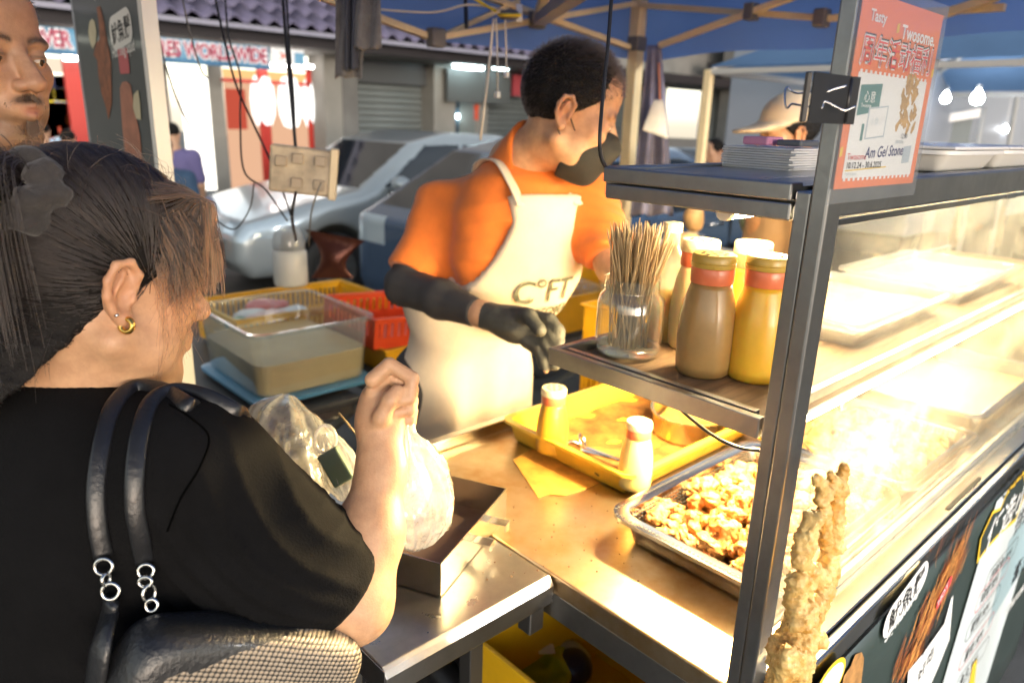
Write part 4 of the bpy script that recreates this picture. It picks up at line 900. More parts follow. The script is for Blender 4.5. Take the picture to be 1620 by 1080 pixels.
    for w_ in wx:
        for yy, s in ((.02, 1), (Wd - .20, -1)):
            c = np.array([x0 + w_, y0 + yy, .31]); ty = MB(); nn = 28
            pr = [(.20, 0), (.29, -.005), (.31, .03), (.31, .15), (.29, .185), (.20, .18)]
            ty.add([(c[0] + r * math.cos(a), c[1] + q, c[2] + r * math.sin(a)) for r, q in pr for a in np.linspace(0, 2 * math.pi, nn, endpoint=False)], [(i * nn + j, i * nn + (j + 1) % nn, (i + 1) * nn + (j + 1) % nn, (i + 1) * nn + j) for i in range(5) for j in range(nn)])
            to = ty.build('tyre', tyre_m, t, smooth=True); rm = MB(); yo = c[1] + (.012 if s > 0 else .168)
            rm.add([(c[0] + .20 * math.cos(a), yo, c[2] + .20 * math.sin(a)) for a in np.linspace(0, 2 * math.pi, nn, endpoint=False)], [tuple(range(nn))])
            for q in range(6):
                a = q * math.pi / 3; rm.bar((c[0] + .03 * math.cos(a), yo - .012 * s, c[2] + .03 * math.sin(a)), (c[0] + .19 * math.cos(a), yo - .006 * s, c[2] + .19 * math.sin(a)), .05, .012, up=(0, 1, 0))
            rm.build('rim', rim_m, to)
    for yy in (y0 - .004,):
        for xx in (2.12, 3.12): MB().tube([(x0 + xx * k - .09, yy + .012, .87), (x0 + xx * k - .08, yy - .014, .88), (x0 + xx * k + .08, yy - .014, .88), (x0 + xx * k + .09, yy + .012, .87)], .013, 6).build('door_handle', chrome, t, smooth=True)
        b2 = Blob(axis(x0 + 1.2 * k, x0 + 1.6 * k, .012), axis(y0 - .22, y0 + .1, .012), axis(.9, 1.15, .012)).ell((x0 + 1.42 * k, y0 - .08, 1.02), (.08, .10, .065), .01).cap((x0 + 1.42 * k, y0 + .05, .98), (x0 + 1.42 * k, y0 - .05, 1.0), .02, k=.02); blobobj('wing_mirror', b2, paint, t)
        for xx in (1.36, 2.30, 3.35): MB().box((x0 + xx * k - .004, y0 - .002, .42), (x0 + xx * k + .004, y0 + .035, .95)).build('door_seam', black_pl, t)
    return t
paint_s = M('silver_car_paint', (.36, .40, .42), .28, .45, coat=.8, var=.06, vs=2); paint_b = M('blue_grey_car_paint', (.06, .11, .20), .22, .5, coat=1.); paint_k = M('black_car_paint', (.02, .021, .024), .2, .2, coat=1.)
car('silver hatchback parked on the road behind the crates, nose to the street lights', paint_s, 2.25, 5.5)
car('blue grey car parked just behind the vendor, sloping windscreen catching light', paint_b, 1.78, 3.02, 4.3, hood=1.0)
car('dark car parked under the far canopy beyond the stack of white cards', paint_k, 4.9, 3.7)
# white lorry far right
lo = thing('white_lorry', 'white box lorry parked far behind the cap wearer', 'lorry', (9.0, 6.5, 0))
a0 = PD(1146, 205, 7.4); a1 = PD(1310, 120, 7.4)
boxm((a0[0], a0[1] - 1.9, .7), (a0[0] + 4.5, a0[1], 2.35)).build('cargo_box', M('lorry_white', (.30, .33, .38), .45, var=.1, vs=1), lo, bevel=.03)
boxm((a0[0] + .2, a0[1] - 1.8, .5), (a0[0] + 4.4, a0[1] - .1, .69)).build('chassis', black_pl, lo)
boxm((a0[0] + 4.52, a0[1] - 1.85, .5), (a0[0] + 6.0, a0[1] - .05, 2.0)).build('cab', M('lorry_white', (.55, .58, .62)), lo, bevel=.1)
for xx in (.8, 3.6, 5.2):
    for yy in (-1.85, -.3): MB().tube([(a0[0] + xx, a0[1] + yy, .38), (a0[0] + xx, a0[1] + yy + .22, .38)], .38, 20).build('wheel', tyre_m, lo)

# ---------------------------------------------------------------- our canopy
fab = MFABRIC('blue_canopy_fabric', (.13, .22, .48), .5); tube_m = M('cream_tent_tube', (.76, .60, .34), .45, var=.15, vs=8); brk = M('grey_plastic_bracket', (.14, .13, .12), .5)
CX0, CX1, CY0, CY1, CE = -.55, 2.5, -1.05, 2.0, 2.07
tent = thing('canopy_tent', 'blue pop up canopy tent with cream folding frame over the food stall', 'tent', ((CX0 + CX1) / 2, (CY0 + CY1) / 2, 0))
ap = np.array([(CX0 + CX1) / 2, (CY0 + CY1) / 2, 2.95])
def roofside(a, b, nm):
    a = np.array(a, float); b = np.array(b, float)
    mb = MB(); mb.grid(lambda u, v: (a + (b - a) * u) * (1 - v) + ap * v - np.array([0, 0, .10 * math.sin(math.pi * v) * (1 - abs(2 * u - 1) ** 3) * .8]) + np.array([0, 0, .008 * math.sin(u * 40 + v * 5)]), 20, 10); return mb.build(nm, fab, tent, smooth=True)
cs = [(CX0, CY0, CE), (CX1, CY0, CE), (CX1, CY1, CE), (CX0, CY1, CE)]
for i in range(4): roofside(cs[i], cs[(i + 1) % 4], 'roof_panel')
def hem(x):
    return float(np.interp(x, [-.6, .9, 1.146, 1.50, 2.13, 2.5], [1.97, 1.95, 1.885, 1.815, 1.82, 1.835]))
MB().grid(lambda u, v: (CX0 + u * (CX1 - CX0), CY1 + .012 * math.sin(u * 30) * (1 - v), hem(CX0 + u * (CX1 - CX0)) * (1 - v) + CE * v), 60, 4).build('valance', fab, tent, smooth=True)
MB().grid(lambda u, v: (CX1 + .012 * math.sin(u * 33) * (1 - v), CY0 + u * (CY1 - CY0), (1.885 - .055 * u + .008 * math.sin(u * 24)) * (1 - v) + CE * v), 60, 4).build('valance', fab, tent, smooth=True)
MB().grid(lambda u, v: (CX0, CY0 + u * (CY1 - CY0), 1.9 * (1 - v) + CE * v), 10, 2).build('valance', fab, tent, smooth=True); MB().grid(lambda u, v: (CX0 + u * (CX1 - CX0), CY0, 1.9 * (1 - v) + CE * v), 10, 2).build('valance', fab, tent, smooth=True)
for (x, y) in ((CX1 - .03, CY1 - .03), (CX0 + .03, CY1 - .03), (CX0 + .03, CY0 + .03), (CX1 - .03, CY0 + .03)):
    boxm((x - .024, y - .024, 0), (x + .024, y + .024, CE - .01)).build('pole', tube_m, tent, bevel=.004)
    boxm((x - .03, y - .03, 1.86), (x + .03, y + .03, 1.915)).build('slider_bracket', brk, tent, bevel=.006)
def bar(a, b, w=.026, nm='strut', mt=None): return MB().bar(a, b, w, w * .75).build(nm, mt or tube_m, tent, bevel=.002)
yT, xT = 1.955, 2.455
bar(PY(505, -6, yT), PY(688, 62, yT)); bar(PY(690, 60, yT), PY(1004, 6, yT)); bar(PY(700, -30, yT + .03), PY(1000, 77, yT + .03)); bar(PY(690, 62, yT + .03), PY(820, 2, yT + .03), .02)
bar(PX(1004, 8, xT), PX(1302, 29, xT)); bar(PX(1044, 72, xT - .03), PX(1330, -32, xT - .03)); bar(PX(1300, 30, xT), PX(1590, 12, xT)); bar(PX(1440, 40, xT - .03), PX(1580, -6, xT - .03), .03)
bar(PY(852, 34, yT), PD(950, -40, 1.25), .042, 'roof_strut', M('grey_tube', (.30, .28, .24), .45))
bar(PY(850, 30, yT - .04), ap - np.array([0, 0, .05]), .03, 'roof_strut')
for p in (PY(690, 60, yT - .02), PY(850, 32, yT - .025), PX(1189, 19, xT - .02), PX(1300, 29, xT - .01)): MB().obox(p, ((1, 0, 0), (0, 1, 0), (0, 0, 1)), (.026, .02, .028)).build('joint', brk, tent, bevel=.006)

# ---------------------------------------------------------------- neighbouring canopy on the right
fab2 = MFABRIC('pale_blue_canopy_fabric', (.16, .27, .45), .5)
wtube = M('white_tent_tube', (.42, .41, .38), .4)
t2 = thing('canopy_tent', 'second blue canopy tent with pale frame further right, over another stall', 'tent', (5.6, 1.2, 0))
nX0, nX1, nY0, nY1, nE = 4.06, 7.2, -.6, 2.66, 1.93
ap2 = np.array([(nX0 + nX1) / 2, (nY0 + nY1) / 2, 2.75]); cs = [(nX0, nY0, nE), (nX1, nY0, nE), (nX1, nY1, nE), (nX0, nY1, nE)]
for i in range(4):
    a, b = np.array(cs[i]), np.array(cs[(i + 1) % 4]); MB().grid(lambda u, v: (a + (b - a) * u) * (1 - v) + ap2 * v, 8, 6).build('roof_panel', fab2, t2, smooth=True)
    MB().bar(a - np.array([0, 0, .03]), b - np.array([0, 0, .03]), .035, .03).build('eave_tube', wtube, t2); MB().bar(a - np.array([0, 0, .03]), ap2 - np.array([0, 0, .06]), .03).build('rafter', wtube, t2)
    m_ = (a + b) / 2; MB().bar(m_ - np.array([0, 0, .03]), ap2 - np.array([0, 0, .5]), .025).build('rafter', wtube, t2)
    boxm((a[0] - .022, a[1] - .022, 0), (a[0] + .022, a[1] + .022, nE - .02)).build('pole', tube_m, t2)
bulb = MEMIT('bulb_glow', (.93, .97, 1), 15.0)
for (px, py, d, r, lb) in ((1496, 156, 5.6, .034, 'lit white bulb under the second canopy, left of the pair'), (1546, 156, 5.6, .046, 'lit white bulb under the second canopy, right of the pair'), (1590, 205, 7.5, .028, 'small lit bulb low beside the far stall poles')):
    c = PD(px, py, d); l_ = thing('hanging_bulb', lb, 'bulb', tuple(c)); MB().lathe([(.001, -r), (r * .7, -r * .75), (r, 0), (r * .75, r * .7), (r * .35, r * 1.2), (r * .3, r * 1.5)], 14, tuple(c)).build('globe', bulb, l_, smooth=True); MB().lathe([(r * .35, r * 1.5), (r * .35, r * 2.1), (.003, r * 2.2), (.003, 1.95 - c[2] if c[2] < 1.9 else .1)], 10, tuple(c)).build('socket', white_pl, l_)
lp = thing('added_flood_lamp', 'added white flood lamp on a post across the aisle in front of the cart', 'lamp', (3.6, -3.4, 0))  # lamp added out of view to throw white light on the poster and banner
MB().tube([(3.6, -3.4, 0), (3.6, -3.4, 3.1)], .03, 10).build('post', wtube, lp, smooth=True); ld_ = nrm((-.62, .72, -.32)); lr_ = nrm(np.cross(ld_, (0, 0, 1))); lu_ = np.cross(lr_, ld_)
MB().obox(np.array([3.6, -3.4, 3.15]) - ld_ * .03, (lr_, lu_, ld_), (.22, .16, .03)).build('housing', black_pl, lp, bevel=.01); MB().obox(np.array([3.6, -3.4, 3.15]) + ld_ * .004, (lr_, lu_, ld_), (.20, .14, .003)).build('diffuser', MEMIT('added_flood_glow', (.92, .96, 1), 120.0), lp)
# far stall frames and boards on the right
for (px, py0, py1, d, lb) in ((1549, 170, 260, 6.0, 'white pole of a far stall right of the poster'), (1602, 150, 260, 6.6, 'thin white pole of a far stall at the right edge')):
    a, b = PD(px, py1, d), PD(px + 8, py0, d); o = MB().tube([(a[0], a[1], 0), (b[0], b[1], b[2])], .02, 8).build('stall_pole', wtube, smooth=True); tag(o, lb, 'pole')
a, b = PD(1455, 262, 6.5), PD(1540, 188, 6.5); o = MB().prism([(a[0], a[1], a[2] - .6), (b[0], b[1], a[2] - .6), (b[0], b[1], b[2]), (a[0], a[1], b[2])], (.03, .03, 0)).build('stall_hoarding', M('pale_panel', (.17, .20, .21), .5, var=.15, vs=2)); tag(o, 'pale grey panel of the far stall below the bright bulbs', 'panel')
a, b = PD(1452, 195, 6.4), PD(1552, 178, 6.4); o = MB().bar(a, b, .05, .07).build('stall_counter_rail', white_pl); tag(o, 'white rail along the top of the far stall panel', 'rail')
# ground clutter wall so the far side of the road closes off behind the right-hand stalls
hou = thing('far_building', 'dim grey building row closing the far right of the street', 'building', (16, 4, 0))
boxm((15, -12, 0), (18, 9.5, 5)).build('wall', plaster, hou); boxm((14.4, -12, 2.7), (15.0, 9.5, 2.9)).build('awning', fascia_m, hou)
for k in range(6): boxm((14.95, -10 + k * 3.2, .2), (14.99, -8 + k * 3.2, 2.3)).build('roller_shutter', shut_m, hou)

# ---------------------------------------------------------------- tall food sign board on the left
sgn_d = M('sign_dark_teal_print', (.022, .040, .048), .35, coat=.3, var=.2, vs=2)
sg = thing('food_sign_board', 'tall dark food sign board with white edges behind the shoppers', 'sign', (.565, 2.05, 0))
boxm((.55, 1.80, .25), (.578, 2.33, 2.5)).build('board', sgn_d, sg)
edge_w = M('board_white_edge', (.72, .70, .62), .5)
boxm((.549, 1.772, .25), (.580, 1.799, 2.5)).build('side_trim', edge_w, sg); boxm((.549, 2.331, .25), (.58, 2.345, 2.5)).build('side_trim', M('trim_grey', (.25, .27, .29), .4), sg)
boxm((.45, 1.80, 0), (.68, 2.33, .03)).build('foot', M('sign_foot', (.1, .1, .1), .5), sg); boxm((.555, 1.85, .03), (.573, 2.28, .25)).build('stand', black_pl, sg)
fG = Frame((.5495, 2.33, 0), (0, -1, 0), (0, 0, 1))
def SG(px, py): q = PX(px, py, .5495); return (2.33 - q[1], q[2])
brn = M('printed_squid_brown', (.30, .10, .04), .5, var=.6, vs=45); pal = M('printed_pale_garlic', (.55, .48, .30), .5, var=.2, vs=10); sau = M('printed_sausage', (.42, .17, .10), .5, var=.3, vs=30)
decal('squid_print', fG, [SG(*p) for p in ((153, 12), (159, 10), (165, 35), (168, 55), (172, 75), (176, 100), (177, 140), (177, 165), (172, 190), (168, 170), (160, 145), (156, 120), (154, 95), (148, 88), (152, 70), (158, 62), (157, 40))], brn, .0006, sg)
decal('garlic_print', fG, [SG(*p) for p in ((146, 30), (150, 34), (153, 50), (152, 68), (147, 78), (142, 65), (140, 50), (142, 35))], pal, .0007, sg)
decal('sausage_print', fG, [SG(*p) for p in ((190, 140), (194, 130), (201, 129), (207, 135), (213, 170), (222, 215), (226, 260), (200, 260), (194, 200))], sau, .0008, sg)
decal('garlic_print', fG, [SG(*p) for p in ((212, 150), (219, 142), (222, 160), (224, 190), (216, 188), (211, 170))], pal, .001, sg)
c = np.array(SG(191, 47)); decal('oval_print', fG, rrect(c[0], c[1], .17, .075, .03, rot=.10), edge_w, .0007, sg); text('sign_text', '魷魚鬚', fG, c[0] - .07, c[1] - .028, .05, ink, .0011, sg, rot=.10, bold=.0008)
c = np.array(SG(180, 84)); text('sign_text', 'Hot Ying Squid', fG, c[0] - .01, c[1] - .012, .036, edge_w, .0009, sg, rot=.06, bold=.0006, sx=.8)
c = np.array(SG(196, 97)); decal('red_tag_print', fG, rrect(c[0], c[1], .075, .055, .008), M('tag_red', (.50, .10, .10), .5), .0007, sg)
text('sign_text', 'Hot', fG, SG(150, 4)[0], SG(150, 2)[1], .06, edge_w, .0009, sg)

# ---------------------------------------------------------------- back tables, crates, bin
TZ = .68
dark_t = M('dark_table', (.05, .05, .05), .5, var=.3, vs=6)
def ftable(label, x0, y0, x1, y1, z):
    t = thing('folding_table', label, 'table', ((x0 + x1) / 2, (y0 + y1) / 2, 0)); boxm((x0, y0, z - .025), (x1, y1, z)).build('table_top', dark_t, t, bevel=.004)
    boxm((x0 + .02, y0 + .02, z - .06), (x1 - .02, y0 + .045, z - .026)).build('apron_rail', steel_dk, t)
    for a in (x0 + .05, x1 - .08):
        MB().bar((a, y0 + .04, z - .06), (a + .03, y1 - .05, 0.0), .025).build('leg', M('pale_leg', (.35, .33, .28), .4, .6), t); MB().bar((a + .03, y1 - .05, z - .03), (a, y0 + .04, 0), .025).build('leg', M('pale_leg'), t)
    return t
ftable('dark folding table behind the stall carrying the crates', 1.25, 2.09, 3.1, 2.98, TZ); ftable('dark low table under the clear liquid bin', .62, 2.03, 1.2, 3.05, TZ - .014)
yel = M('yellow_crate_plastic', (.78, .40, .012), .38, var=.15, vs=8, coat=.15); red_c = M('red_basket_plastic', (.72, .075, .02), .38, var=.12, vs=8, coat=.15)
def crate(name, label, x0, y0, x1, y1, z, h, mt, rot=0., slots=True, cat='crate', group=None, pitch=.022, tilt=None):
    cx, cy = (x0 + x1) / 2, (y0 + y1) / 2; t = thing(name, label, cat, (0, 0, 0), group); hx, hy = (x1 - x0) / 2, (y1 - y0) / 2
    MB().box((-hx, -hy, 0), (hx, hy, .006)).build('base', mt, t)
    rw = .012
    for sx, sy in ((0, -1), (0, 1), (-1, 0), (1, 0)):
        mb = MB(); L_ = hx if sx == 0 else hy - .004
        def bx_(a0, a1, z0, z1, th=.004):
            if sx == 0: y_ = sy * hy; mb.box((a0, min(y_, y_ - sy * th), z0), (a1, max(y_, y_ - sy * th), z1))
            else: x_ = sx * hx; mb.box((min(x_, x_ - sx * th), a0, z0), (max(x_, x_ - sx * th), a1, z1))
        lo_, hi_ = (.0065, h) if not slots else (.0065, h * .38)
        bx_(-L_, L_, lo_, hi_ if slots else h)
        if slots:
            bx_(-L_, L_, h * .86, h - .0005); n_ = int(2 * L_ / pitch)
            for k in range(n_ + 1):
                a = -L_ + 2 * L_ * k / n_; w_ = pitch * .28 if 0 < k < n_ else pitch * .6; bx_(max(-L_, a - w_), min(L_, a + w_), h * .38 + .0002, h * .86 - .0002)
        wl = mb.build('side_wall', mt, t)
        rm = MB()
        if sx == 0: rm.box((-hx - rw, sy * hy - (rw if sy < 0 else 0), h), (hx + rw, sy * hy + (rw if sy > 0 else 0), h + .008)) 
        else: rm.box((sx * hx - (rw if sx < 0 else 0), -hy + .0005, h), (sx * hx + (rw if sx > 0 else 0), hy - .0005, h + .008))
        rm.build('rim', mt, t, bevel=.003)
    t.location = (cx, cy, z); t.rotation_euler = (tilt[0] if tilt else 0, tilt[1] if tilt else 0, rot); return t
crate('plastic_crate', 'yellow slotted crate of packets and a grinder bottle behind the clear bin', 1.02, 2.60, 1.68, 3.0, TZ + .002, .15, yel, 0)
crate('plastic_crate', 'low solid yellow crate under the red basket on the back table', 1.37, 2.13, 2.02, 2.55, TZ + .002, .085, yel, 0, slots=False)
crate('plastic_basket', 'red perforated basket nested in the low yellow crate', 1.335, 2.16, 2.0, 2.53, TZ + .075, .11, red_c, 0, cat='basket', pitch=.03, tilt=(R_(2), R_(4)))
MB_ = MB(); 
crate('plastic_crate', 'yellow crate of clear packets just behind the vendor', 2.06, 2.10, 2.58, 2.52, TZ + .002, .16, yel, 0, slots=False)
crate('plastic_crate', 'yellow slotted crate seen past the shaker bottles on the shelf', 2.68, 2.15, 3.08, 2.6, TZ + .002, .32, yel, 0)
film = MGLASS('clear_packet_film', (.97, .97, .95), .28, (.85, .82, .75), .08, fn=.2, fscale=35, tr=.5)
def packet(name, label, cat, c, r, mt, seed, parent=None, amp=.012, h=.012, group=None, k=.01, rot=None):
    c = np.array(c, float); m_ = max(r) + .03; bl = Blob(axis(c[0] - m_, c[0] + m_, h), axis(c[1] - m_, c[1] + m_, h), axis(c[2] - r[2] - .03, c[2] + r[2] + .03, h)); bl.ell(c, r, .01, rot)
    o = blobobj(name, bl, mt, parent, it=1, disp=lambda V: amp * noise3(V + seed, 28, seed % 30) + amp * .4 * noise3(V + seed, 75, seed % 20)); 
    if parent is None: tag(o, label, cat, group)
    return o
rr = random.Random(6)
for i in range(4): packet('clear_packet', 'crinkled clear packet heaped in the crate behind the vendor', 'packet', (2.15 + .12 * i, 2.3 + rr.uniform(-.06, .06), TZ + .14), (.10, .12, .05), film, i * 7 + 1, group='clear packets in the crate behind the vendor')
pk_w = M('packet_white', (.74, .70, .66), .3, coat=.4); pk_r = M('packet_red', (.55, .05, .04), .3, coat=.4); pk_p = M('packet_pink', (.70, .42, .38), .35, coat=.3); pk_g = M('packet_green', (.05, .22, .08), .3, coat=.3)
for i, (dx, dy, dz, mt, lb) in enumerate(((.10, .08, .12, pk_w, 'glossy white packet lying in the yellow crate by the grinder bottle'), (.18, .12, .135, pk_r, 'glossy red packet lying on the white one in the yellow crate'), (.12, -.02, .125, pk_p, 'pale pink packet at the front of the yellow crate'), (.05, .0, .115, pk_g, 'small green packet in the left corner of the yellow crate'), (.22, .02, .12, pk_w, 'white sachet beside the pink packet in the yellow crate'))):
    packet('food_packet', lb, 'packet', (1.06 + dx, 2.70 + dy, TZ + dz), (.085, .07, .022), mt, i * 5 + 3, amp=.006, h=.008)
g0 = PD(461, 450, 2.62); gb = thing('grinder_bottle', 'frosted grinder bottle with clear domed cap standing in the yellow crate', 'bottle', (g0[0], g0[1], g0[2]))
MB().lathe([(.055, 0), (.06, .01), (.060, .12), (.054, .128)], 24, tuple(g0)).build('body', M('frosted_body', (.50, .50, .47), .4), gb, smooth=True)
MB().lathe([(.056, .130), (.056, .15), (.050, .185), (.034, .207), (.010, .213)], 24, tuple(g0)).build('cap', MGLASS('frosted_cap', (.9, .92, .93), .45, (.62, .64, .64), .08, tr=.4), gb, smooth=True); MB().lathe([(.028, .128), (.028, .18), (.01, .19)], 16, tuple(g0)).build('grinder', M('grey_grinder', (.3, .3, .3), .3), gb, smooth=True)
f0 = PD(525, 440, 2.6); fpz = MB(); 
def pouch(u, v):
    w_ = .075 - .030 * math.sin(math.pi * min(1, v * 1.25)) + (.03 if v > .8 else 0) * (v - .8) / .2; th = .022 * math.sin(math.pi * min(1, v / .85)) if v < .85 else 0
    a = 2 * math.pi * u; return f0 + CR * (w_ * math.cos(a)) + np.array([CF[0], CF[1], 0]) * (th + .0015) * math.sin(a) + np.array([0, 0, v * .155]) + CR * (.03 * v * math.cos(a) * 0 + .018 * v) - np.array([0, 0, .02]) * v * math.cos(a)
o = fpz.grid(pouch, 24, 14).build('foil_pouch', M('brown_foil', (.10, .035, .025), .28, .6, bump=.4, bs=60), smooth=True); tag(o, 'dark brown foil pouch with folded top standing in the yellow crate', 'pouch')
# clear bin of brown liquid on its blue lid
bnx0, bny0, bnx1, bny1 = .868, 2.092, 1.305, 2.60; zb = TZ + .018
bt = thing('storage_bin', 'clear plastic bin half full of murky brown liquid standing on a blue lid', 'plastic bin', ((bnx0 + bnx1) / 2, (bny0 + bny1) / 2, zb))
binm = MGLASS('bin_plastic', (.90, .96, .98), .17, (.66, .80, .86), .07, gloss=2.2, tr=.55)
cx, cy = (bnx0 + bnx1) / 2, (bny0 + bny1) / 2; hw, hl_ = (bnx1 - bnx0) / 2, (bny1 - bny0) / 2; HB = .222
def loop(o, z, rc=.05): return [(cx + a, cy + b, zb + z) for a, b in rrect(0, 0, 2 * (hw + o), 2 * (hl_ + o), rc, n=6)]
rs = [loop(-.026, .001), loop(-.022, .006), loop(-.008, HB * .93), loop(-.008, HB), loop(.008, HB + .002), loop(.009, HB - .010)]; kk = len(rs[0])
mb = MB(); mb.add(sum(rs, []), [(i * kk + j, i * kk + (j + 1) % kk, (i + 1) * kk + (j + 1) % kk, (i + 1) * kk + j) for i in range(5) for j in range(kk)] + [tuple(range(kk))[::-1]]); mb.build('bin_wall', binm, bt, smooth=2)
liq = M('murky_brown_liquid', (.74, .52, .24), .12, var=.15, vs=5)
ls = [loop(-.030, .004), loop(-.026, .010), loop(-.0195, HB * .50)]; mb = MB(); mb.add(sum(ls, []), [(i * kk + j, i * kk + (j + 1) % kk, (i + 1) * kk + (j + 1) % kk, (i + 1) * kk + j) for i in range(2) for j in range(kk)] + [tuple(range(kk))[::-1], tuple(2 * kk + j for j in range(kk))]); mb.build('liquid', liq, bt)
blue_l = M('blue_lid_plastic', (.10, .30, .48), .35, coat=.2)
ls = [loop(-.03, -.0165), loop(.002, -.016), loop(.004, -.004), loop(-.004, -.0008), loop(-.06, -.0008)]; mb = MB(); mb.add(sum(ls, []), [(i * kk + j, i * kk + (j + 1) % kk, (i + 1) * kk + (j + 1) % kk, (i + 1) * kk + j) for i in range(4) for j in range(kk)] + [tuple(range(kk))[::-1], tuple(4 * kk + j for j in range(kk))]); o = mb.build('blue_lid', blue_l, smooth=2); tag(o, 'blue plastic lid lying under the clear liquid bin', 'lid')
# clear box with lid on a crate, things on it
p0 = PD(1052, 430, 2.35); cx, cy, zb = p0[0], p0[1], 1.02
crate('plastic_crate', 'tall yellow crate under the lidded clear box', cx - .20, cy - .16, cx + .20, cy + .16, TZ - .40, zb - TZ + .39, yel, 0)
cbx = thing('clear_box', 'clear plastic box with white lid stacked on a yellow crate behind the jar', 'plastic box', (cx, cy, zb)); hw, hl_, HB = .20, .15, .17
rs = [loop(-.02, .002), loop(-.018, .005), loop(0, HB)]; kk = len(rs[0]); mb = MB(); mb.add(sum(rs, []), [(i * kk + j, i * kk + (j + 1) % kk, (i + 1) * kk + (j + 1) % kk, (i + 1) * kk + j) for i in range(2) for j in range(kk)] + [tuple(range(kk))[::-1]]); mb.build('box_wall', binm, cbx, smooth=2)
rs = [loop(.004, HB - .008), loop(.012, HB - .006), loop(.012, HB + .006), loop(.0, HB + .009)]; mb = MB(); mb.add(sum(rs, []), [(i * kk + j, i * kk + (j + 1) % kk, (i + 1) * kk + (j + 1) % kk, (i + 1) * kk + j) for i in range(3) for j in range(kk)] + [tuple(range(kk))[::-1], tuple(3 * kk + j for j in range(kk))]); mb.build('lid', MGLASS('milky_lid', (.9, .95, .98), .62, (.72, .78, .80), .1, tr=.3), cbx, smooth=2)
packet('white_packs', 'pale packs stored inside the lidded clear box', 'packets', (cx, cy, zb + .075), (.15, .11, .05), M('pale_packs', (.5, .52, .52), .5), 9, amp=.01)
c = PD(1088, 362, 2.35); bw = thing('glass_bowl', 'small clear bowl of pale food on the white lid of the box', 'bowl', (c[0], c[1], zb + .182))
MB().lathe([(.03, .0), (.045, .01), (.055, .04), (.058, .042)], 20, (c[0], c[1], zb + .182), cap=False).build('bowl_wall', clearg, bw, smooth=True); MB().lathe([(.001, .004), (.04, .012), (.048, .03), (.03, .045), (.001, .05)], 16, (c[0], c[1], zb + .182), cap=False).build('food', M('pale_batter_food'), bw, smooth=True)
c = PD(1000, 345, 2.45); o = MB().lathe([(.10, 0), (.105, .004), (.10, .012), (.001, .014)], 24, (c[0], c[1], zb + .1815)).build('pink_disc', M('pink_lid', (.72, .35, .33), .45), smooth=2); tag(o, 'round pink lid lying at the left end of the clear box', 'lid')
c = PD(1097, 335, 2.6)
packet('brown_bag', 'brown paper bag standing behind the glass bowl', 'bag', (c[0] + .06, c[1] + .03, zb + .235), (.045, .04, .05), M('kraft', (.42, .26, .12), .7), 13, amp=.006, h=.008)
for i, (px, py, mt, lb) in enumerate(((1190, 352, M('dark_green_bag', (.10, .12, .08), .5), 'dark green bag on the far crate under the upper shelf'), (1213, 342, M('blue_ball', (.08, .09, .35), .4), 'small blue ball shaped bag beside the dark green bag'), (1222, 350, pk_r, 'dull red packet at the far right under the upper shelf'), (1200, 385, M('brown_cloth', (.28, .20, .13), .7), 'crumpled brown cloth on the rim of the far yellow crate'))):
    c = PD(px, py, 2.75 + .06 * i); packet('crate_goods', lb, 'packet', c, (.06, .05, .05), mt, 40 + i, amp=.006, h=.009)
o = thing('red_bucket', 'dark red plastic bucket on the ground below the clear bin', 'bucket', (1.12, 1.72, 0)); MB().lathe([(.11, 0), (.12, .01), (.16, .30), (.168, .302), (.168, .285)], 28, (1.12, 1.72, .22), cap=False).build('bucket_wall', M('dark_red_bucket', (.28, .02, .025), .4), o, smooth=True); MB().lathe([(.001, .0), (.13, .001), (.13, .215), (.001, .22)], 24, (1.12, 1.72, 0)).build('upturned_base', M('dark_red_bucket'), o, smooth=2)
MB().lathe([(.001, .2), (.150, .2)], 24, (1.12, 1.72, .22), cap=False).build('bucket_content', M('dark_content', (.10, .03, .03), .6), o)

# ---------------------------------------------------------------- crate of snack packs under the table
q = [PZ(758, 1018, .50), PZ(862, 952, .50), PZ(1050, 1085, .50)]
ey = thing('plastic_crate', 'yellow crate of snack packs on the ground under the side table', 'crate', (0, 0, 0)); bpy.data.objects.remove(ey)
x_l, y_l, x_f = q[0][0], q[0][1], q[1][0]
crate('plastic_crate', 'yellow crate holding snack packs, under the steel side table', x_l + .01, q[1][1] - .56, x_f + .22, q[1][1] + .01, .22, .28, M('amber_crate_plastic', (.88, .52, .012), .38, var=.2, vs=5), 0, slots=False)
crate('plastic_crate', 'upturned yellow crate on the ground supporting the snack crate', x_l + .03, q[1][1] - .54, x_f + .20, q[1][1] - .01, .0, .205, M('amber_crate_plastic'), 0, slots=True)
c = PZ(862, 1058, .30); o = packet('snack_pack', 'shiny yellow green snack pack lying in the crate under the table', 'packet', c, (.10, .075, .05), M('lime_foil', (.42, .46, .01), .22, .2, coat=.5, bump=.4, bs=40), 51, amp=.008, h=.007)
fq = Frame(np.array(c) + np.array([0, 0, .062]), (.8, -.6, 0), (.6, .8, 0)); decal('white_print', fq, [(-.02, -.02), (.02, -.02), (.02, .015), (-.02, .015)], pk_w, 0, o)
c = PZ(900, 1040, .30); packet('snack_pack', 'round silver and dark purple snack pack beside the yellow green one', 'packet', c, (.055, .055, .04), M('silver_pack', (.45, .43, .40), .3, .4), 53, amp=.004, h=.007)
c = PZ(908, 1056, .30); packet('snack_pack', 'dark purple snack pack half under the silver one', 'packet', c, (.05, .045, .045), M('dark_purple_pack', (.035, .025, .05), .35), 55, amp=.003, h=.007)

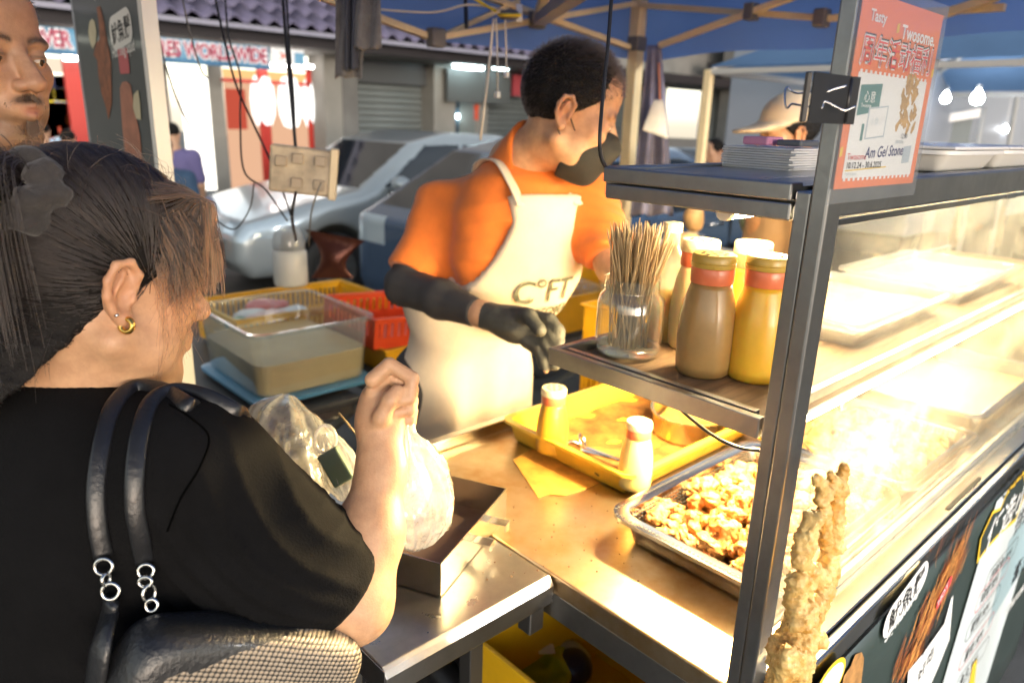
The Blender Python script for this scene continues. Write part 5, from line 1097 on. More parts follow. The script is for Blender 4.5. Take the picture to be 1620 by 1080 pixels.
# ---------------------------------------------------------------- cables, cords, cloths
def cable(pts, r, label, mt=wire_b, name='hanging_cable', cat='cable', grp=None, n=6):
    o = MB().tube(catmull(pts, 8), r, 6).build(name, mt, smooth=True); return tag(o, label, cat, grp)
D = 1.85
cable([PD(447, -10, D), PD(452, 60, D), PD(462, 170, D), PD(468, 240, D), PD(470, 290, D), PD(462, 340, D), PD(468, 380, D + .3)], .0042, 'thick black cable hanging past the beige socket box')
cable([PD(453, -10, D + .02), PD(458, 80, D + .02), PD(464, 150, D + .02), PD(467, 232, D)], .003, 'second black cable running beside the thick one into the socket box')
cable([PD(288, -5, D), PD(300, 50, D), PD(318, 110, D), PD(330, 125, D + .2)], .0022, 'short thin grey cable in front of the white doorway', M('grey_cable', (.16, .15, .13), .5))
cable([PD(340, -5, D), PD(352, 50, D), PD(372, 130, D), PD(398, 190, D), PD(428, 255, D), PD(450, 310, D), PD(462, 345, D)], .003, 'long black cable slanting down to the socket box from the upper left')
cable([PD(356, -5, D), PD(362, 60, D), PD(380, 120, D), PD(380, 190, D), PD(386, 270, D), PD(420, 300, D), PD(455, 350, D)], .0024, 'thin black cable looping below and left of the socket box')
cable([PD(245, 20, D), PD(256, 80, D), PD(270, 130, D), PD(283, 165, D), PD(300, 200, D + .3)], .0022, 'thin dark cable in front of the shop banner at its left part', M('grey_cable'))
cable([PD(335, 330, D), PD(345, 350, D), PD(372, 362, D), PD(395, 330, D), PD(402, 290, D)], .002, 'thin cable loop in front of the silver car headlight')
cable([PD(508, 290, D - .05), PD(500, 310, D - .05), PD(492, 340, D), PD(488, 390, D + .2)], .0022, 'thin grey cord from the socket box down behind the grinder bottle', M('grey_cable'))
sb0 = PD(478, 270, D); so = thing('socket_box', 'dusty beige power socket box with plugs hanging from the cables', 'socket box', tuple(sb0)); beige = M('dusty_beige_plastic', (.40, .33, .23), .5, var=.5, vs=18)
u = nrm(CR * .95 + CF * .2); u[2] = -.10; u = nrm(u); vv = nrm(np.array([.02, 0, 1])); vv = nrm(vv - u * u.dot(vv)); w3 = np.cross(u, vv)
MB().obox(sb0, (u, vv, w3), (.078, .058, .024)).build('housing', beige, so, bevel=.006); MB().obox(sb0 + u * .078 + w3 * .0, (u, vv, w3), (.010, .064, .034)).build('side_flange', M('beige_lit_side', (.52, .43, .28), .5), so, bevel=.004)  # flange beige is lighter, painting this side as lit
for a, b in ((.045, .03), (.045, -.03), (-.01, .03), (-.01, -.03), (-.05, .02)):
    MB().obox(sb0 + u * a + vv * b - w3 * .026 * (1 if w3.dot(CF) > 0 else -1), (u, vv, w3), (.014, .013, .010)).build('plug', M('dirty_plug', (.26, .21, .15), .5), so, bevel=.003)
# front cord down to the shelf
cable([PD(968, -10, .93), PD(962, 70, .93), PD(954, 150, .93), PD(949, 215, .93), PD(951, 248, .94), PD(963, 273, .95)], .0026, 'black cord hanging in front of the vendor down to the upper shelf corner')
cable([PD(781, 30, 1.9), PD(774, 100, 1.9), PD(766, 170, 1.9), PD(760, 222, 1.92)], .0035, 'thick cream cord hanging left of the two pull switches', rubber_w, 'dangling_cord', 'cord')
for px, y1, lb in ((787, 150, 'longer cream pull cord with a square switch end'), (801, 118, 'shorter cream pull cord with a square switch end')):
    cable([PD(px - 2, 28, 1.9), PD(px, 90, 1.9), PD(px + 0, y1 - 4, 1.9)], .0022, lb, rubber_w, 'pull_cord', 'cord'); 
    k_ = PD(px, y1, 1.9); MB().obox(k_, ((1, 0, 0), (0, 1, 0), (0, 0, 1)), (.006, .006, .008)).build('switch_end', white_pl, bpy.data.objects['pull_cord'] if y1 == 150 else bpy.data.objects['pull_cord.001'], bevel=.002)
c = PD(806, 24, 1.9); pl = thing('pendant_fitting', 'round dark lamp fitting with yellow rim clipped to the tent frame', 'lamp fitting', tuple(c)); torus(MB(), c, .028, .005, CR, nrm(CF * .9 + np.array([0, 0, .4])), 24).build('rim', M('yellow_ring', (.75, .55, .03), .4), pl, smooth=True)
MB().lathe([(.001, 0), (.026, .002), (.024, .02), (.001, .026)], 20, tuple(c - np.array([0, 0, .012]))).build('fitting', brk, pl, smooth=True); MB().obox(c + CR * .026 + np.array([0, 0, .004]), (CR, CF, -CDN), (.008, .004, .022)).build('white_tag', white_pl, pl)
cable([PD(795, 15, 1.9), PD(740, 8, 1.9), PD(680, 20, 1.92), PD(560, 12, 1.95)], .003, 'cream cable strung along under the blue canopy', rubber_w, 'strung_cable', 'cable')
cable([PD(736, -10, 2.0), PD(738, 45, 2.0)], .006, 'short dark strap hanging under the blue canopy', black_pl, 'canopy_strap', 'strap')
# yellow cord by the fitting
cable([PD(740, -8, 1.88), PD(770, 10, 1.88), PD(785, 18, 1.89)], .004, 'bright yellow cord tied to the tent frame', M('yellow_ring'), 'yellow_cord', 'cord')
# grey cloth (folded trousers) on the frame
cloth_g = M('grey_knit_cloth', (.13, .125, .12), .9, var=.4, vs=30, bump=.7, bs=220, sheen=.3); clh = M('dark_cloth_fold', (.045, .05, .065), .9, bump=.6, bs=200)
ct = thing('hanging_cloth', 'grey folded cloth hanging from the canopy frame above the cars', 'cloth', tuple(PD(565, 60, 1.65)))
def hang(px0, px1, py0, py1, d, nm, mt, skew=0, seed=0, k=3):
    A = [PD(px0, py0, d), PD(px1, py0, d)]; Bm = [PD(px0 + skew, py1, d), PD(px1 + skew, py1, d)]
    return MB().grid(lambda u, v: (A[0] + (A[1] - A[0]) * u) * (1 - v) + (Bm[0] + (Bm[1] - Bm[0]) * u) * v + CF * .010 * math.sin(u * k * 3.1 + seed + v * 1.3) + np.array([0, 0, .004 * math.sin(u * 11 + seed) * v]), 26, 18).build(nm, mt, ct if nm != 'apron_cloth' else None, smooth=True, solid=.004)
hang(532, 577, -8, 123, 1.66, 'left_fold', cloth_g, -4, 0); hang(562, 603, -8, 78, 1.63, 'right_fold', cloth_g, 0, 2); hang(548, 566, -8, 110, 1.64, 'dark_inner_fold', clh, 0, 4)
# apron hanging from the pole
A_ = M('purple_grey_cloth', (.17, .16, .22), .9, var=.25, vs=10, bump=.3, bs=90)
def apron(u, v):
    pxl = 1024 - 26 * v ** 1.2; pxr = 1046 + 22 * v ** .9; p = PD(pxl + (pxr - pxl) * u, 72 + v * 268, 2.78); return p + CF * (.030 * math.sin(u * 13 + .5 + v) * v ** .6)
o = MB().grid(apron, 40, 24).build('hanging_apron', A_, smooth=True, solid=.003); tag(o, 'purple grey apron hanging in folds from the tent pole', 'apron')
cable([PD(1042, 100, 2.66), PD(1043, 130, 2.66), PD(1044, 160, 2.66)], .0035, 'orange string holding the white pouch against the hanging apron', M('orange_string', (.6, .2, .08), .6), 'orange_string', 'string')
def wp(u, v):
    xl = 1036 - 20 * v ** .8; xr = 1048 + 8 * v ** .7; q = PD(xl + (xr - xl) * u, 158 + v * (48 + 14 * u), 2.66); return q - CF * .012 * math.sin(math.pi * u) * math.sin(math.pi * v)
o = MB().grid(wp, 10, 10).build('white_pouch', M('white_pouch', (.62, .60, .53), .6, var=.15, vs=20, bump=.4, bs=50), smooth=True, solid=.006); tag(o, 'white drawstring pouch hanging in front of the purple grey apron', 'pouch')
# ---------------------------------------------------------------- people
def hairmat(name, col, rough=.35):
    mt = bpy.data.materials.new(name); mt.use_nodes = True; t = mt.node_tree; t.nodes.clear(); MATS[name] = mt
    o = t.nodes.new('ShaderNodeOutputMaterial'); h = t.nodes.new('ShaderNodeBsdfHairPrincipled'); h.parametrization = 'COLOR'; h.inputs['Color'].default_value = (*col, 1); h.inputs['Roughness'].default_value = rough; h.inputs['Radial Roughness'].default_value = .4
    if 'Random Roughness' in h.inputs: h.inputs['Random Roughness'].default_value = .3
    t.links.new(h.outputs[0], o.inputs[0]); return mt
hair_d = hairmat('dark_brown_hair', (.045, .024, .014)); hair_k = hairmat('black_hair', (.012, .009, .008), .5); hair_b = hairmat('brown_hair', (.11, .050, .024)); hair_s = hairmat('short_black_hair', (.035, .026, .020), .45); beard_h = hairmat('beard_hair', (.05, .032, .022), .5)
cap_hair = M('scalp_hair', (.0055, .0045, .004), .7, bump=.4, bs=200, spec=.2)
skin = M('skin', (1, 1, 1), .46, attr=True, var=.20, vs=60, bump=.14, bs=420, sss=.12, spec=.4)
eye_w = M('eye_white', (.62, .58, .54), .15, coat=.5); iris_m = M('dark_iris', (.018, .010, .006), .1, coat=.8)
class Head:
    def __init__(s, c, f, up=(0, 0, 1), sc=1.):
        s.c = np.array(c, float); s.f = nrm(f); u = np.array(up, float); s.u = nrm(u - s.f * u.dot(s.f)); s.r = np.cross(s.f, s.u); s.s = sc; s.rows = np.array([s.r, s.f, s.u])
    def w(s, x, y, z): return s.c + (s.r * x + s.f * y + s.u * z) * s.s
    def loc(s, P): return ((np.asarray(P) - s.c) @ s.rows.T) / s.s
    def E(s, bl, c, r, k=.01, sub=False, rot=None): bl.ell(s.w(*c), np.array(r) * s.s, k * s.s, s.rows if rot is None else rot @ s.rows, sub)
    def C(s, bl, a, b, ra, rb=None, k=.01, sub=False): bl.cap(s.w(*a), s.w(*b), ra * s.s, (ra if rb is None else rb) * s.s, k * s.s, sub)
    def build(s, bl, fat=0., eyes=True, nosew=1.):
        E, C = s.E, s.C
        E(bl, (0, -.014, .036), (.076 + fat * .3, .096, .084), .01); E(bl, (0, .030, -.035), (.060 + fat, .064, .082), .03)
        E(bl, (0, .015, -.065), (.056 + fat, .060, .045), .02); E(bl, (0, .074, -.098), (.024, .018, .018), .022)
        for q in (-1, 1):
            E(bl, (.043 * q, .060, -.020), (.024 + fat * .5, .024, .024), .022); E(bl, (.028 * q, .080, .022), (.027, .010, .010), .014); E(bl, (.046 * q, .040, -.065), (.020 + fat, .028, .028), .02)
            C(bl, (.060 * q + fat * q, -.004, -.058), (.022 * q, .068, -.100), .018, .014, .02)
        E(bl, (0, .050, .055), (.058, .040, .045), .02)
        for q in (-1, 1):
            E(bl, (.032 * q, .096, .002), (.017, .013, .011), .012, sub=True)
            E(bl, (.0315 * q, .0785, .003), (.0155, .0140, .0118), .006)
            if eyes: E(bl, (.0315 * q, .0925, .0002), (.0118, .0080, .0019), .0012, sub=True)
        C(bl, (0, .086, .014), (0, .112, -.026), .0075, .0115 * nosew, .010); E(bl, (0, .111, -.029), (.0125 * nosew, .010, .009), .006)
        for q in (-1, 1): E(bl, (.0125 * q * nosew, .100, -.032), (.0085, .010, .0075), .005); E(bl, (.0065 * q, .107, -.0385), (.0034, .0045, .0028), .002, sub=True)
        E(bl, (0, .086, -.060), (.030, .016, .020), .012)
        C(bl, (-.021, .089, -.0615), (0, .1005, -.0565), .0035, .0060, .004); C(bl, (.021, .089, -.0615), (0, .1005, -.0565), .0035, .0060, .004)
        C(bl, (-.017, .090, -.0665), (0, .0985, -.0695), .0038, .0072, .004); C(bl, (.017, .090, -.0665), (0, .0985, -.0695), .0038, .0072, .004)
        C(bl, (-.021, .094, -.0630), (.021, .094, -.0630), .0012, .0012, .002, sub=True); C(bl, (-.012, .1045, -.0628), (.012, .1045, -.0628), .0022, .0022, .003, sub=True)
        for q in (-1, 1): s.ear(bl, q)
    def ear(s, bl, q):
        E, C = s.E, s.C
        bx = .074; a = .35
        def e(x, y, z): return ((bx + x) * q, -.006 + y, -.006 + z)
        E(bl, e(.004, -.002, .0), (.006, .016, .028), .006)
        pts = [e(.004, .012, .004), e(.010, .012, .018), e(.014, .002, .030), e(.017, -.012, .026), e(.017, -.018, .010), e(.014, -.016, -.006), e(.011, -.008, -.020), e(.009, .002, -.029), e(.007, .008, -.024)]
        for i in range(len(pts) - 1): C(bl, pts[i], pts[i + 1], .0042, .0042, .004)
        E(bl, e(.008, .002, -.026), (.0055, .008, .008), .004)
        C(bl, e(.011, -.002, .018), e(.011, -.008, -.008), .0032, .0028, .004); E(bl, e(.008, .010, -.006), (.004, .004, .007), .003)
        E(bl, e(.013, .001, -.004), (.008, .007, .011), .004, sub=True); E(bl, e(.015, .004, .016), (.005, .007, .006), .003, sub=True)
    def eyes(s, parent, gaze=(0, 0)):
        gf = nrm(s.f + s.r * gaze[0] + s.u * gaze[1]); gr = nrm(np.cross(gf, s.u)); gu = np.cross(gr, gf)
        for q in (-1, 1):
            c = s.w(.0315 * q, .0788, .0018); mb = MB(); n = 14
            mb.grid(lambda u, v: c + .0122 * s.s * (s.r * math.sin(math.pi * v) * math.cos(2 * math.pi * u) + s.u * math.sin(math.pi * v) * math.sin(2 * math.pi * u) + s.f * math.cos(math.pi * v)), 18, 10)
            eo = mb.build('eye', eye_w, parent, smooth=True)
            mb = MB(); mb.grid(lambda u, v: c + .01236 * s.s * (gr * math.sin(.47 * v) * math.cos(2 * math.pi * u) + gu * math.sin(.47 * v) * math.sin(2 * math.pi * u) + gf * math.cos(.47 * v)), 16, 4); mb.build('iris', iris_m, eo, smooth=True)
    def cap(s, name, parent, mat, grow=0., cut=0., nape=None):
        a = s.w(0, 0, 0); bl = Blob(*[np.arange(a[i] - .15, a[i] + .15, .0035) for i in range(3)])
        s.E(bl, (0, -.013, .037), (.0795 + grow, .099 + grow, .0885 + grow), .01)
        if nape is not None: bl.cap(s.w(0, -.022, -.035), nape, .0615, .0665, .03)
        X, Y, Z = bl.full(); x, y, z = X - s.c[0], Y - s.c[1], Z - s.c[2]
        ly = (x * s.f[0] + y * s.f[1] + z * s.f[2]) / s.s; lz = (x * s.u[0] + y * s.u[1] + z * s.u[2]) / s.s
        lim = np.where(ly > .02, (ly - .02) * 1.02 + .004, .86 * (ly - .02) + .004) + cut if nape is None else np.where(ly > .02, (ly - .02) * 1.02 + .004, np.where(ly > -.01, .6 * (ly - .02) + .0, 1.25 * (ly + .01) - .018)) + cut
        bl.D = np.maximum(bl.D, ((lim - lz) * s.s).astype(np.float32)); return blobobj(name, bl, mat, parent, it=2, disp=lambda V: .0012 * noise3(V, 160))
    def skincol(s, base, lips=(.50, .20, .16), beard=0., brow=True, brow_c=(.03, .02, .016)):
        base = np.array(base)
        def fn(V):
            L = s.loc(V); x, y, z = L.T; col = np.tile(base, (len(V), 1)); near = (np.abs(L).max(1) < .14)
            def g(cx, cy, cz, rx, ry, rz): return np.exp(-(((np.abs(x) - cx) / rx) ** 2 + ((y - cy) / ry) ** 2 + ((z - cz) / rz) ** 2))
            def mix(wt, c2): nonlocal col; wt = np.clip(wt, 0, 1)[:, None]; col = col * (1 - wt) + np.array(c2) * wt
            mix(.35 * g(.045, .07, -.025, .03, .04, .025), base * np.array([1.1, .82, .75])); mix(.4 * g(0, .11, -.03, .02, .02, .015), base * np.array([1.08, .8, .72])); mix(.45 * g(.09, -.01, -.005, .02, .03, .035), base * np.array([1.1, .75, .68]))
            lw = np.clip(1.6 - np.sqrt((x / .0205) ** 2 + ((z + .0635) / .0105) ** 2) * 1.6, 0, 1) * (y > .075); mix(lw * .8, lips)
            if beard:
                bw = np.clip((-.048 - z) * 30, 0, 1) * (y > -.01) * np.clip(1.25 - np.exp(-((x / .028) ** 2 + ((z + .062) / .011) ** 2)) * 1.4, 0, 1) * (z > -.125); ns = .75 + .25 * noise3(L, 90); mix(bw * beard * ns * np.clip((y - .01) * 25, .2, 1), base * .30)
                mw = np.exp(-((x / .021) ** 4 + ((z + .0475 + np.abs(x) * .18) / .0050) ** 2)) * (y > .07); mix(mw * beard * 1.5, base * .2)
            if brow:
                zb = .0235 + .004 * np.sin(np.clip((np.abs(x) - .012) / .036, 0, 1) * math.pi); bw = np.exp(-((z - zb) / .0042) ** 2) * np.clip((np.abs(x) - .009) * 200, 0, 1) * np.clip((.052 - np.abs(x)) * 120, 0, 1) * (y > .045); mix(bw * .9, brow_c)
            lid = np.exp(-(((np.abs(x) - .0315) / .016) ** 2 + ((z - .0055) / .0020) ** 2)) * (y > .08); mix(lid * .7, (.03, .02, .018))
            return np.clip(col, 0, 1)
        return fn
    def roots(s, n, region, seed=0, grow=.0):
        rg = np.random.default_rng(seed); out = []
        while len(out) < n:
            d = rg.normal(size=(n * 3, 3)); d /= np.linalg.norm(d, axis=1, keepdims=True); p = np.array([0, -.013, .037]) + d * (np.array([.079, .0985, .088]) + grow); out += [q for q in p if region(*q)]
        return np.array(out[:n])
def hair_region(x, y, z, m=0.): return z > (((y - .02) * 1.02 + .006) if y > .02 else (.86 * (y - .02) + .006)) + m
def skinmesh(bl, parent, colfn, name='body', it=1): return blobobj(name, bl, skin, parent, it, colfn)
from mathutils.bvhtree import BVHTree
def surf(bv, px, py, off=.003):
    d = nrm(ray(px, py)); h = bv.ray_cast(Vector((0, 0, CAM_H)), Vector(d))
    if h[0] is None: return None
    return np.array(h[0]) - d * off
def raymarch(bl, px, py, d0, d1, off=.003):
    """first point along a photo ray that meets the blob's surface (a strap lies on a shirt there)"""
    for d in np.arange(d0, d1, .002):
        p = PD(px, py, d); i = [int(np.clip(np.searchsorted(a, v), 0, len(a) - 1)) for a, v in zip(bl.ax, p)]
        if bl.D[i[0], i[1], i[2]] < off: return p
    return PD(px, py, d1)
def finger(bl, pts, r0, r1, k=.003): bl.chain(pts, np.linspace(r0, r1, len(pts)), k)

# ================= the shopper in black
wf = nrm(np.array([.95, .07, -.24])); whc = PD(158, 438, .755)
woman = thing('person', 'shopper in black T-shirt with tied dark hair and gold earring, holding a plastic bag', 'person', (.17, .86, 0))
HW = Head(whc, wf, (0, .05, 1), .98)
bl = Blob(axis(-.20, .62, .0075, (whc[0] - .13, whc[0] + .14, .0025), (.36, .53, .0026)), axis(.44, 1.22, .0075, (whc[1] - .12, whc[1] + .12, .0025), (.62, .79, .0026)), axis(-.01, 1.62, .0085, (whc[2] - .15, whc[2] + .13, .0025), (1.15, 1.30, .0026)))
HW.build(bl, fat=.008, eyes=False)
nb = PD(128, 612, .80)
HW.E(bl, (0, .055, -.098), (.040, .028, .022), .02); HW.E(bl, (.0, .035, -.110), (.048, .045, .025), .025)   # soft double chin
bl.cap(HW.w(0, -.018, -.035), nb, .058, .064, .025); bl.cap(HW.w(0, .01, -.075), nb + np.array([.03, 0, -.01]), .045, .055, .03)
RS, RE, RWr, RH = PD(300, 752, .735), PD(556, 952, .815), PD(604, 742, .865), PD(603, 650, .88)
LS = nb + np.array([-.03, .19, -.08]); wt = np.array([0., 0, 0])
bl.chain([nb, nb + np.array([.0, .0, -.12]), np.array([.17, .86, 1.05]), np.array([.17, .86, .88])], [.075, .12, .13, .14], .04)
for sh in (RS, LS): bl.cap(nb + np.array([0, 0, -.05]), sh, .055, .05, .04)
bl.chain([RS, RE], [.052, .045], .03); bl.chain([RE, RE * .5 + RWr * .5 + CR * .002, RWr], [.043, .0385, .0265], .02)
LE = LS + np.array([.06, .06, -.24]); LW_ = np.array([.36, 1.02, 1.03]); bl.chain([LS, LE, LW_], [.052, .042, .028], .02); bl.ell(LW_ + np.array([.05, -.01, 0]), (.045, .025, .03), .02)
for k in range(4): finger(bl, [LW_ + np.array([.08, -.025 + .016 * k, .008]), LW_ + np.array([.115, -.025 + .016 * k, -.005]), LW_ + np.array([.115, -.025 + .016 * k, -.03]), LW_ + np.array([.09, -.025 + .016 * k, -.036])], .0085, .007)
finger(bl, [LW_ + np.array([.04, -.035, 0]), LW_ + np.array([.075, -.05, -.012]), LW_ + np.array([.10, -.04, -.03])], .0095, .008)
UP = -CDN
bl.cap(RWr, RH - UP * .02, .027, .030, .02); bl.ell(RH, (.029, .023, .040), .015, np.array([CR, CF, UP]))
for k in range(4):
    o_ = (CF * .55 - UP * .66) * (-.032 + .0212 * k) + CR * (-.002 * k) - CF * .006
    finger(bl, [RH + o_ + UP * .018 - CR * .006, RH + o_ + UP * .036 + CR * .014, RH + o_ + UP * .020 + CR * .041, RH + o_ - UP * .004 + CR * .038, RH + o_ - UP * .008 + CR * .018 - CF * .006], .0096, .0074, .0012)
finger(bl, [RH - UP * .020 - CF * .014 - CR * .004, RH - UP * .004 - CF * .030 + CR * .006, RH + UP * .016 - CF * .034 + CR * .016, RH + UP * .026 - CF * .030 + CR * .024], .0115, .0085, .004)
for sg in (-1, 1): bl.chain([np.array([.17, .86 + .085 * sg, .86]), np.array([.18, .86 + .09 * sg, .48]), np.array([.16, .86 + .09 * sg, .09])], [.085, .062, .042], .03); bl.cap((.14, .86 + .09 * sg, .04), (.30, .86 + .10 * sg, .03), .038, .03, .03)
skinmesh(bl, woman, HW.skincol((.55, .325, .185), lips=(.5, .2, .16), brow_c=(.08, .05, .04)))
# T-shirt
black_c = M('black_cotton', (.0050, .0050, .0055), .92, var=.3, vs=14, bump=.25, bs=400, spec=.12)
sh = Blob(axis(-.26, .62, .0055), axis(.42, 1.30, .0055), axis(.80, 1.42, .0055))
c1 = nb + np.array([-.02, .0, -.13])
fb, rb = nrm((.97, .10, 0)), nrm((.10, -.97, 0)); rowsB = np.array([rb, fb, (0, 0, 1)])
sh.ell(c1 + np.array([.0, 0, -.03]), (.205, .150, .19), .04, rowsB); sh.ell((.15, .86, 1.00), (.215, .175, .22), .05, rowsB); sh.ell((.15, .86, .86), (.21, .17, .16), .05, rowsB)
sh.cap(nb + np.array([-.025, .03, -.045]), nb + np.array([-.025, -.03, -.045]), .072, .072, .05)
sh.cap(nb + np.array([-.015, -.05, -.055]), RS + np.array([0, .012, .0]), .062, .070, .05); sh.cap(nb + np.array([-.01, .05, -.055]), LS, .062, .068, .05)
RM = RS + (RE - RS) * .86 + UP * .006
sh.chain([RS, RS * .5 + RM * .5 - UP * .020, RM - UP * .004], [.070, .068, .058], .05); sh.ell(RM * .6 + RS * .4 - UP * .045 - CR * .01, (.060, .046, .050), .05, np.array([CR, CF, UP])); LM = LS + (LE - LS) * .7; sh.cap(LS, LM, .07, .07, .04)
sh.half(RM + (RE - RS) * .10, RE - RS, .012)
sh.D = np.where((sh.ax[2][None, None, :] < .84), np.maximum(sh.D, (.84 - sh.ax[2])[None, None, :]), sh.D).astype(np.float32)
nk = nb + np.array([.012, -.004, .0]); sh.cap(nk + np.array([-.004, 0, -.035]), nk + np.array([.02, 0, .16]), .073, .085, .012, sub=True)
axd = nrm(RE - RS)
def wrink(V):
    d = V - RS; t_ = d @ axd; w_ = np.clip((t_ + .05) * 8, 0, 1) * np.clip((.36 - t_) * 10, 0, 1); side = d @ CR
    diag = np.sin((V @ (CR * .8 + UP * .9)) * 62 + 1.6 * noise3(V, 6, 4)) ; fine = noise3(V, 22, 9)
    q = V @ (CR * .75 + UP * .65 + CF * .2); w1 = np.sin(q * 125 + 2.2 * noise3(V, 8, 4)); w2 = np.sin((V @ (CR * .3 - UP * .95)) * 105 + 2.5 * noise3(V, 7, 12))
    fd_ = np.clip(((RM - RS) @ axd + .022 - t_) * 22, 0, 1) + (np.abs(d @ CR) < -1)
    return fd_ * (.0042 * w_ * (1 - np.abs(w1)) ** 1.5 * 1.6 + .0032 * (1 - np.abs(w2)) ** 2 * np.clip(noise3(V, 7, 20) + .3, 0, 1) + .0028 * noise3(V, 11, 15) + .0012 * fine)
shirt = blobobj('t_shirt', sh, black_c, woman, it=2, disp=wrink)
SBV = BVHTree.FromPolygons(LASTVF[0].tolist(), LASTVF[1].tolist())
# seam around the armhole and the sleeve top
for pts in (((268, 640), (300, 660), (330, 690), (318, 735), (285, 790), (265, 840)),):
    P_ = [q for q in (surf(SBV, a, b, .0006) for a, b in pts) if q is not None]; MB().tube(catmull(P_, 8), .0010, 5).build('seam', M('seam_thread', (.0015, .0015, .0015), 1., spec=.02), shirt, smooth=True)
tr_ = Blob(axis(-.1, .42, .009), axis(.62, 1.1, .009), axis(.05, .95, .009)); tr_.ell((.16, .86, .86), (.19, .155, .12), .03, rowsB)
for sg in (-1, 1): tr_.chain([(.16, .86 + .085 * sg, .84), (.175, .86 + .095 * sg, .48), (.16, .86 + .095 * sg, .10)], [.105, .085, .065], .03)
blobobj('trousers', tr_, M('dark_trousers', (.03, .03, .035), .85, bump=.2, bs=200), woman, it=2)
for sg in (-1, 1): b2 = Blob(axis(.06, .38, .007), axis(.80 + .09 * sg - .0, .93 + .09 * sg, .007), axis(-.002, .12, .007)); b2.cap((.14, .86 + .09 * sg, .05), (.31, .86 + .10 * sg, .035), .046, .036, .02); b2.half((0, 0, .004), (0, 0, -1)); blobobj('shoe', b2, black_pl, woman)
# hair: cap, strands to the tie, fringe, wisps
hcap = HW.cap('hair', woman, cap_hair, grow=.003, cut=-.006, nape=HW.w(0, -.055, -.115))
HV_, HF_ = LASTVF[0], LASTVF[1]; tie = HW.loc(PD(12, 296, .78)); tie_d = nrm((tie - np.array([0, -.013, .037])) / np.array([.079, .0985, .088]))
rg = np.random.default_rng(5)
CL = HW.loc(LASTVF[0]); CL = CL[(CL[:, 2] > -.14)]; sel_ = rg.choice(len(CL), 13000); rt = CL[sel_] * np.array([1, 1, 1]) + rg.normal(0, .0008, (13000, 3))
C0 = np.array([0, -.013, .037]); Rr3 = np.array([.081, .1005, .090]); K = 12; P_ = np.zeros((len(rt), K, 3))
for i, p in enumerate(rt):
    q0_ = (p - C0) / Rr3; s0 = float(np.linalg.norm(q0_)); d0 = q0_ / s0; om = math.acos(np.clip(d0.dot(tie_d), -.999, .999)); e_ = rg.uniform(.75, 1.0); lift = rg.normal(1.012, .012); side = rg.normal(0, .05)
    for k in range(K):
        t_ = e_ * k / (K - 1); d = (math.sin((1 - t_) * om) * d0 + math.sin(t_ * om) * tie_d) / math.sin(om); hump = lift + .055 * math.sin(math.pi * min(1, t_ * 1.1)) * max(0, d[2]) + (.10 * max(0, t_ - .8))
        d = nrm(d + side * math.sin(math.pi * t_) * np.array([.3, 0, 1.]) * .4); P_[i, k] = HW.w(*(C0 + d * Rr3 * (hump + (s0 + .004 - 1) * (1 - t_) ** 1.5 if s0 > 1.0 else hump) + rg.normal(0, .0005, 3)))
strands('hair_strands', P_, hair_k, woman, .00032, .00018); strands('hair_highlights', P_[1::9], hair_d, woman, .00030, .00016)
# fringe
N = 1700; P_ = np.zeros((N, 10, 3))
for i in range(N):
    x0 = rg.uniform(-.068, .072); y0 = rg.uniform(.005, .070); z0 = .037 + .091 * math.sqrt(max(.05, 1 - (x0 / .085) ** 2 - ((y0 + .013) / .105) ** 2)); ln = rg.uniform(.55, 1.1); bun = math.sin(x0 * 260 + 1.3) * .005; sp = rg.normal(0, .0035) + bun; swx = rg.normal(.002, .006) + bun
    pts = catmull([(x0, y0, z0), (x0 * 1.04, .078 + sp - x0 * x0 * 3, .110 - .012 * ln), (x0 * 1.08 + swx * .5, .094 + sp - x0 * x0 * 5, .092 - .030 * ln), (x0 * 1.12 + swx, .100 + sp * 1.3 - x0 * x0 * 6, .076 - .046 * ln), (x0 * 1.12 + swx * 1.6, .100 + sp * 1.6 - x0 * x0 * 6, .062 - .060 * ln)], 3)
    idx = np.linspace(0, len(pts) - 1, 10).astype(int); P_[i] = [HW.w(*pts[j]) for j in idx]
strands('fringe', P_[::4], hair_b, woman, .00070, .00025); strands('fringe_mid', P_[1::4], hair_d, woman, .00065, .0002); strands('fringe_dark', P_[2::4], hair_k, woman, .00065, .0002)
N = 900; P_ = np.zeros((N, 9, 3))      # hair swept from the fringe back over the temple
for i in range(N):
    t0 = rg.random(); x0 = .060 + .014 * t0 + rg.normal(0, .002); y0 = .070 - .045 * t0; z0 = .085 - .03 * t0 + rg.normal(0, .008); L_ = rg.uniform(.03, .075)
    pts = catmull([(x0, y0, z0), (x0 + .008, y0 + .010, z0 - L_ * .35), (x0 + .010, y0 + .016 + rg.normal(0, .004), z0 - L_ * .7), (x0 + .006, y0 + .018 + rg.normal(0, .007), z0 - L_)], 3); idx = np.linspace(0, len(pts) - 1, 9).astype(int); P_[i] = [HW.w(*pts[j]) for j in idx]
strands('temple_hair', P_[::4], hair_b, woman, .00055, .0002); strands('temple_hair', P_[1::2], hair_k, woman, .0005, .0002)
N = 150; P_ = np.zeros((N, 9, 3))
for i in range(N):
    a = rg.random(); x0 = .070 + rg.normal(0, .003); y0 = .012 + .042 * a; z0 = .055 + rg.normal(0, .012)
    L_ = rg.uniform(.05, .13) * (1.25 - .5 * a); pts = catmull([(x0, y0, z0), (x0 + .010, y0 + .012, z0 - L_ * .35), (x0 + .010 + rg.normal(0, .002), y0 + .022 + rg.normal(0, .005), z0 - L_ * .7), (x0 + .004 + rg.normal(0, .004), y0 + .026 + rg.normal(0, .009), z0 - L_)], 3)
    idx = np.linspace(0, len(pts) - 1, 9).astype(int); P_[i] = [HW.w(*pts[j]) for j in idx]
strands('side_locks', P_, hair_b, woman, .00030, .00010)
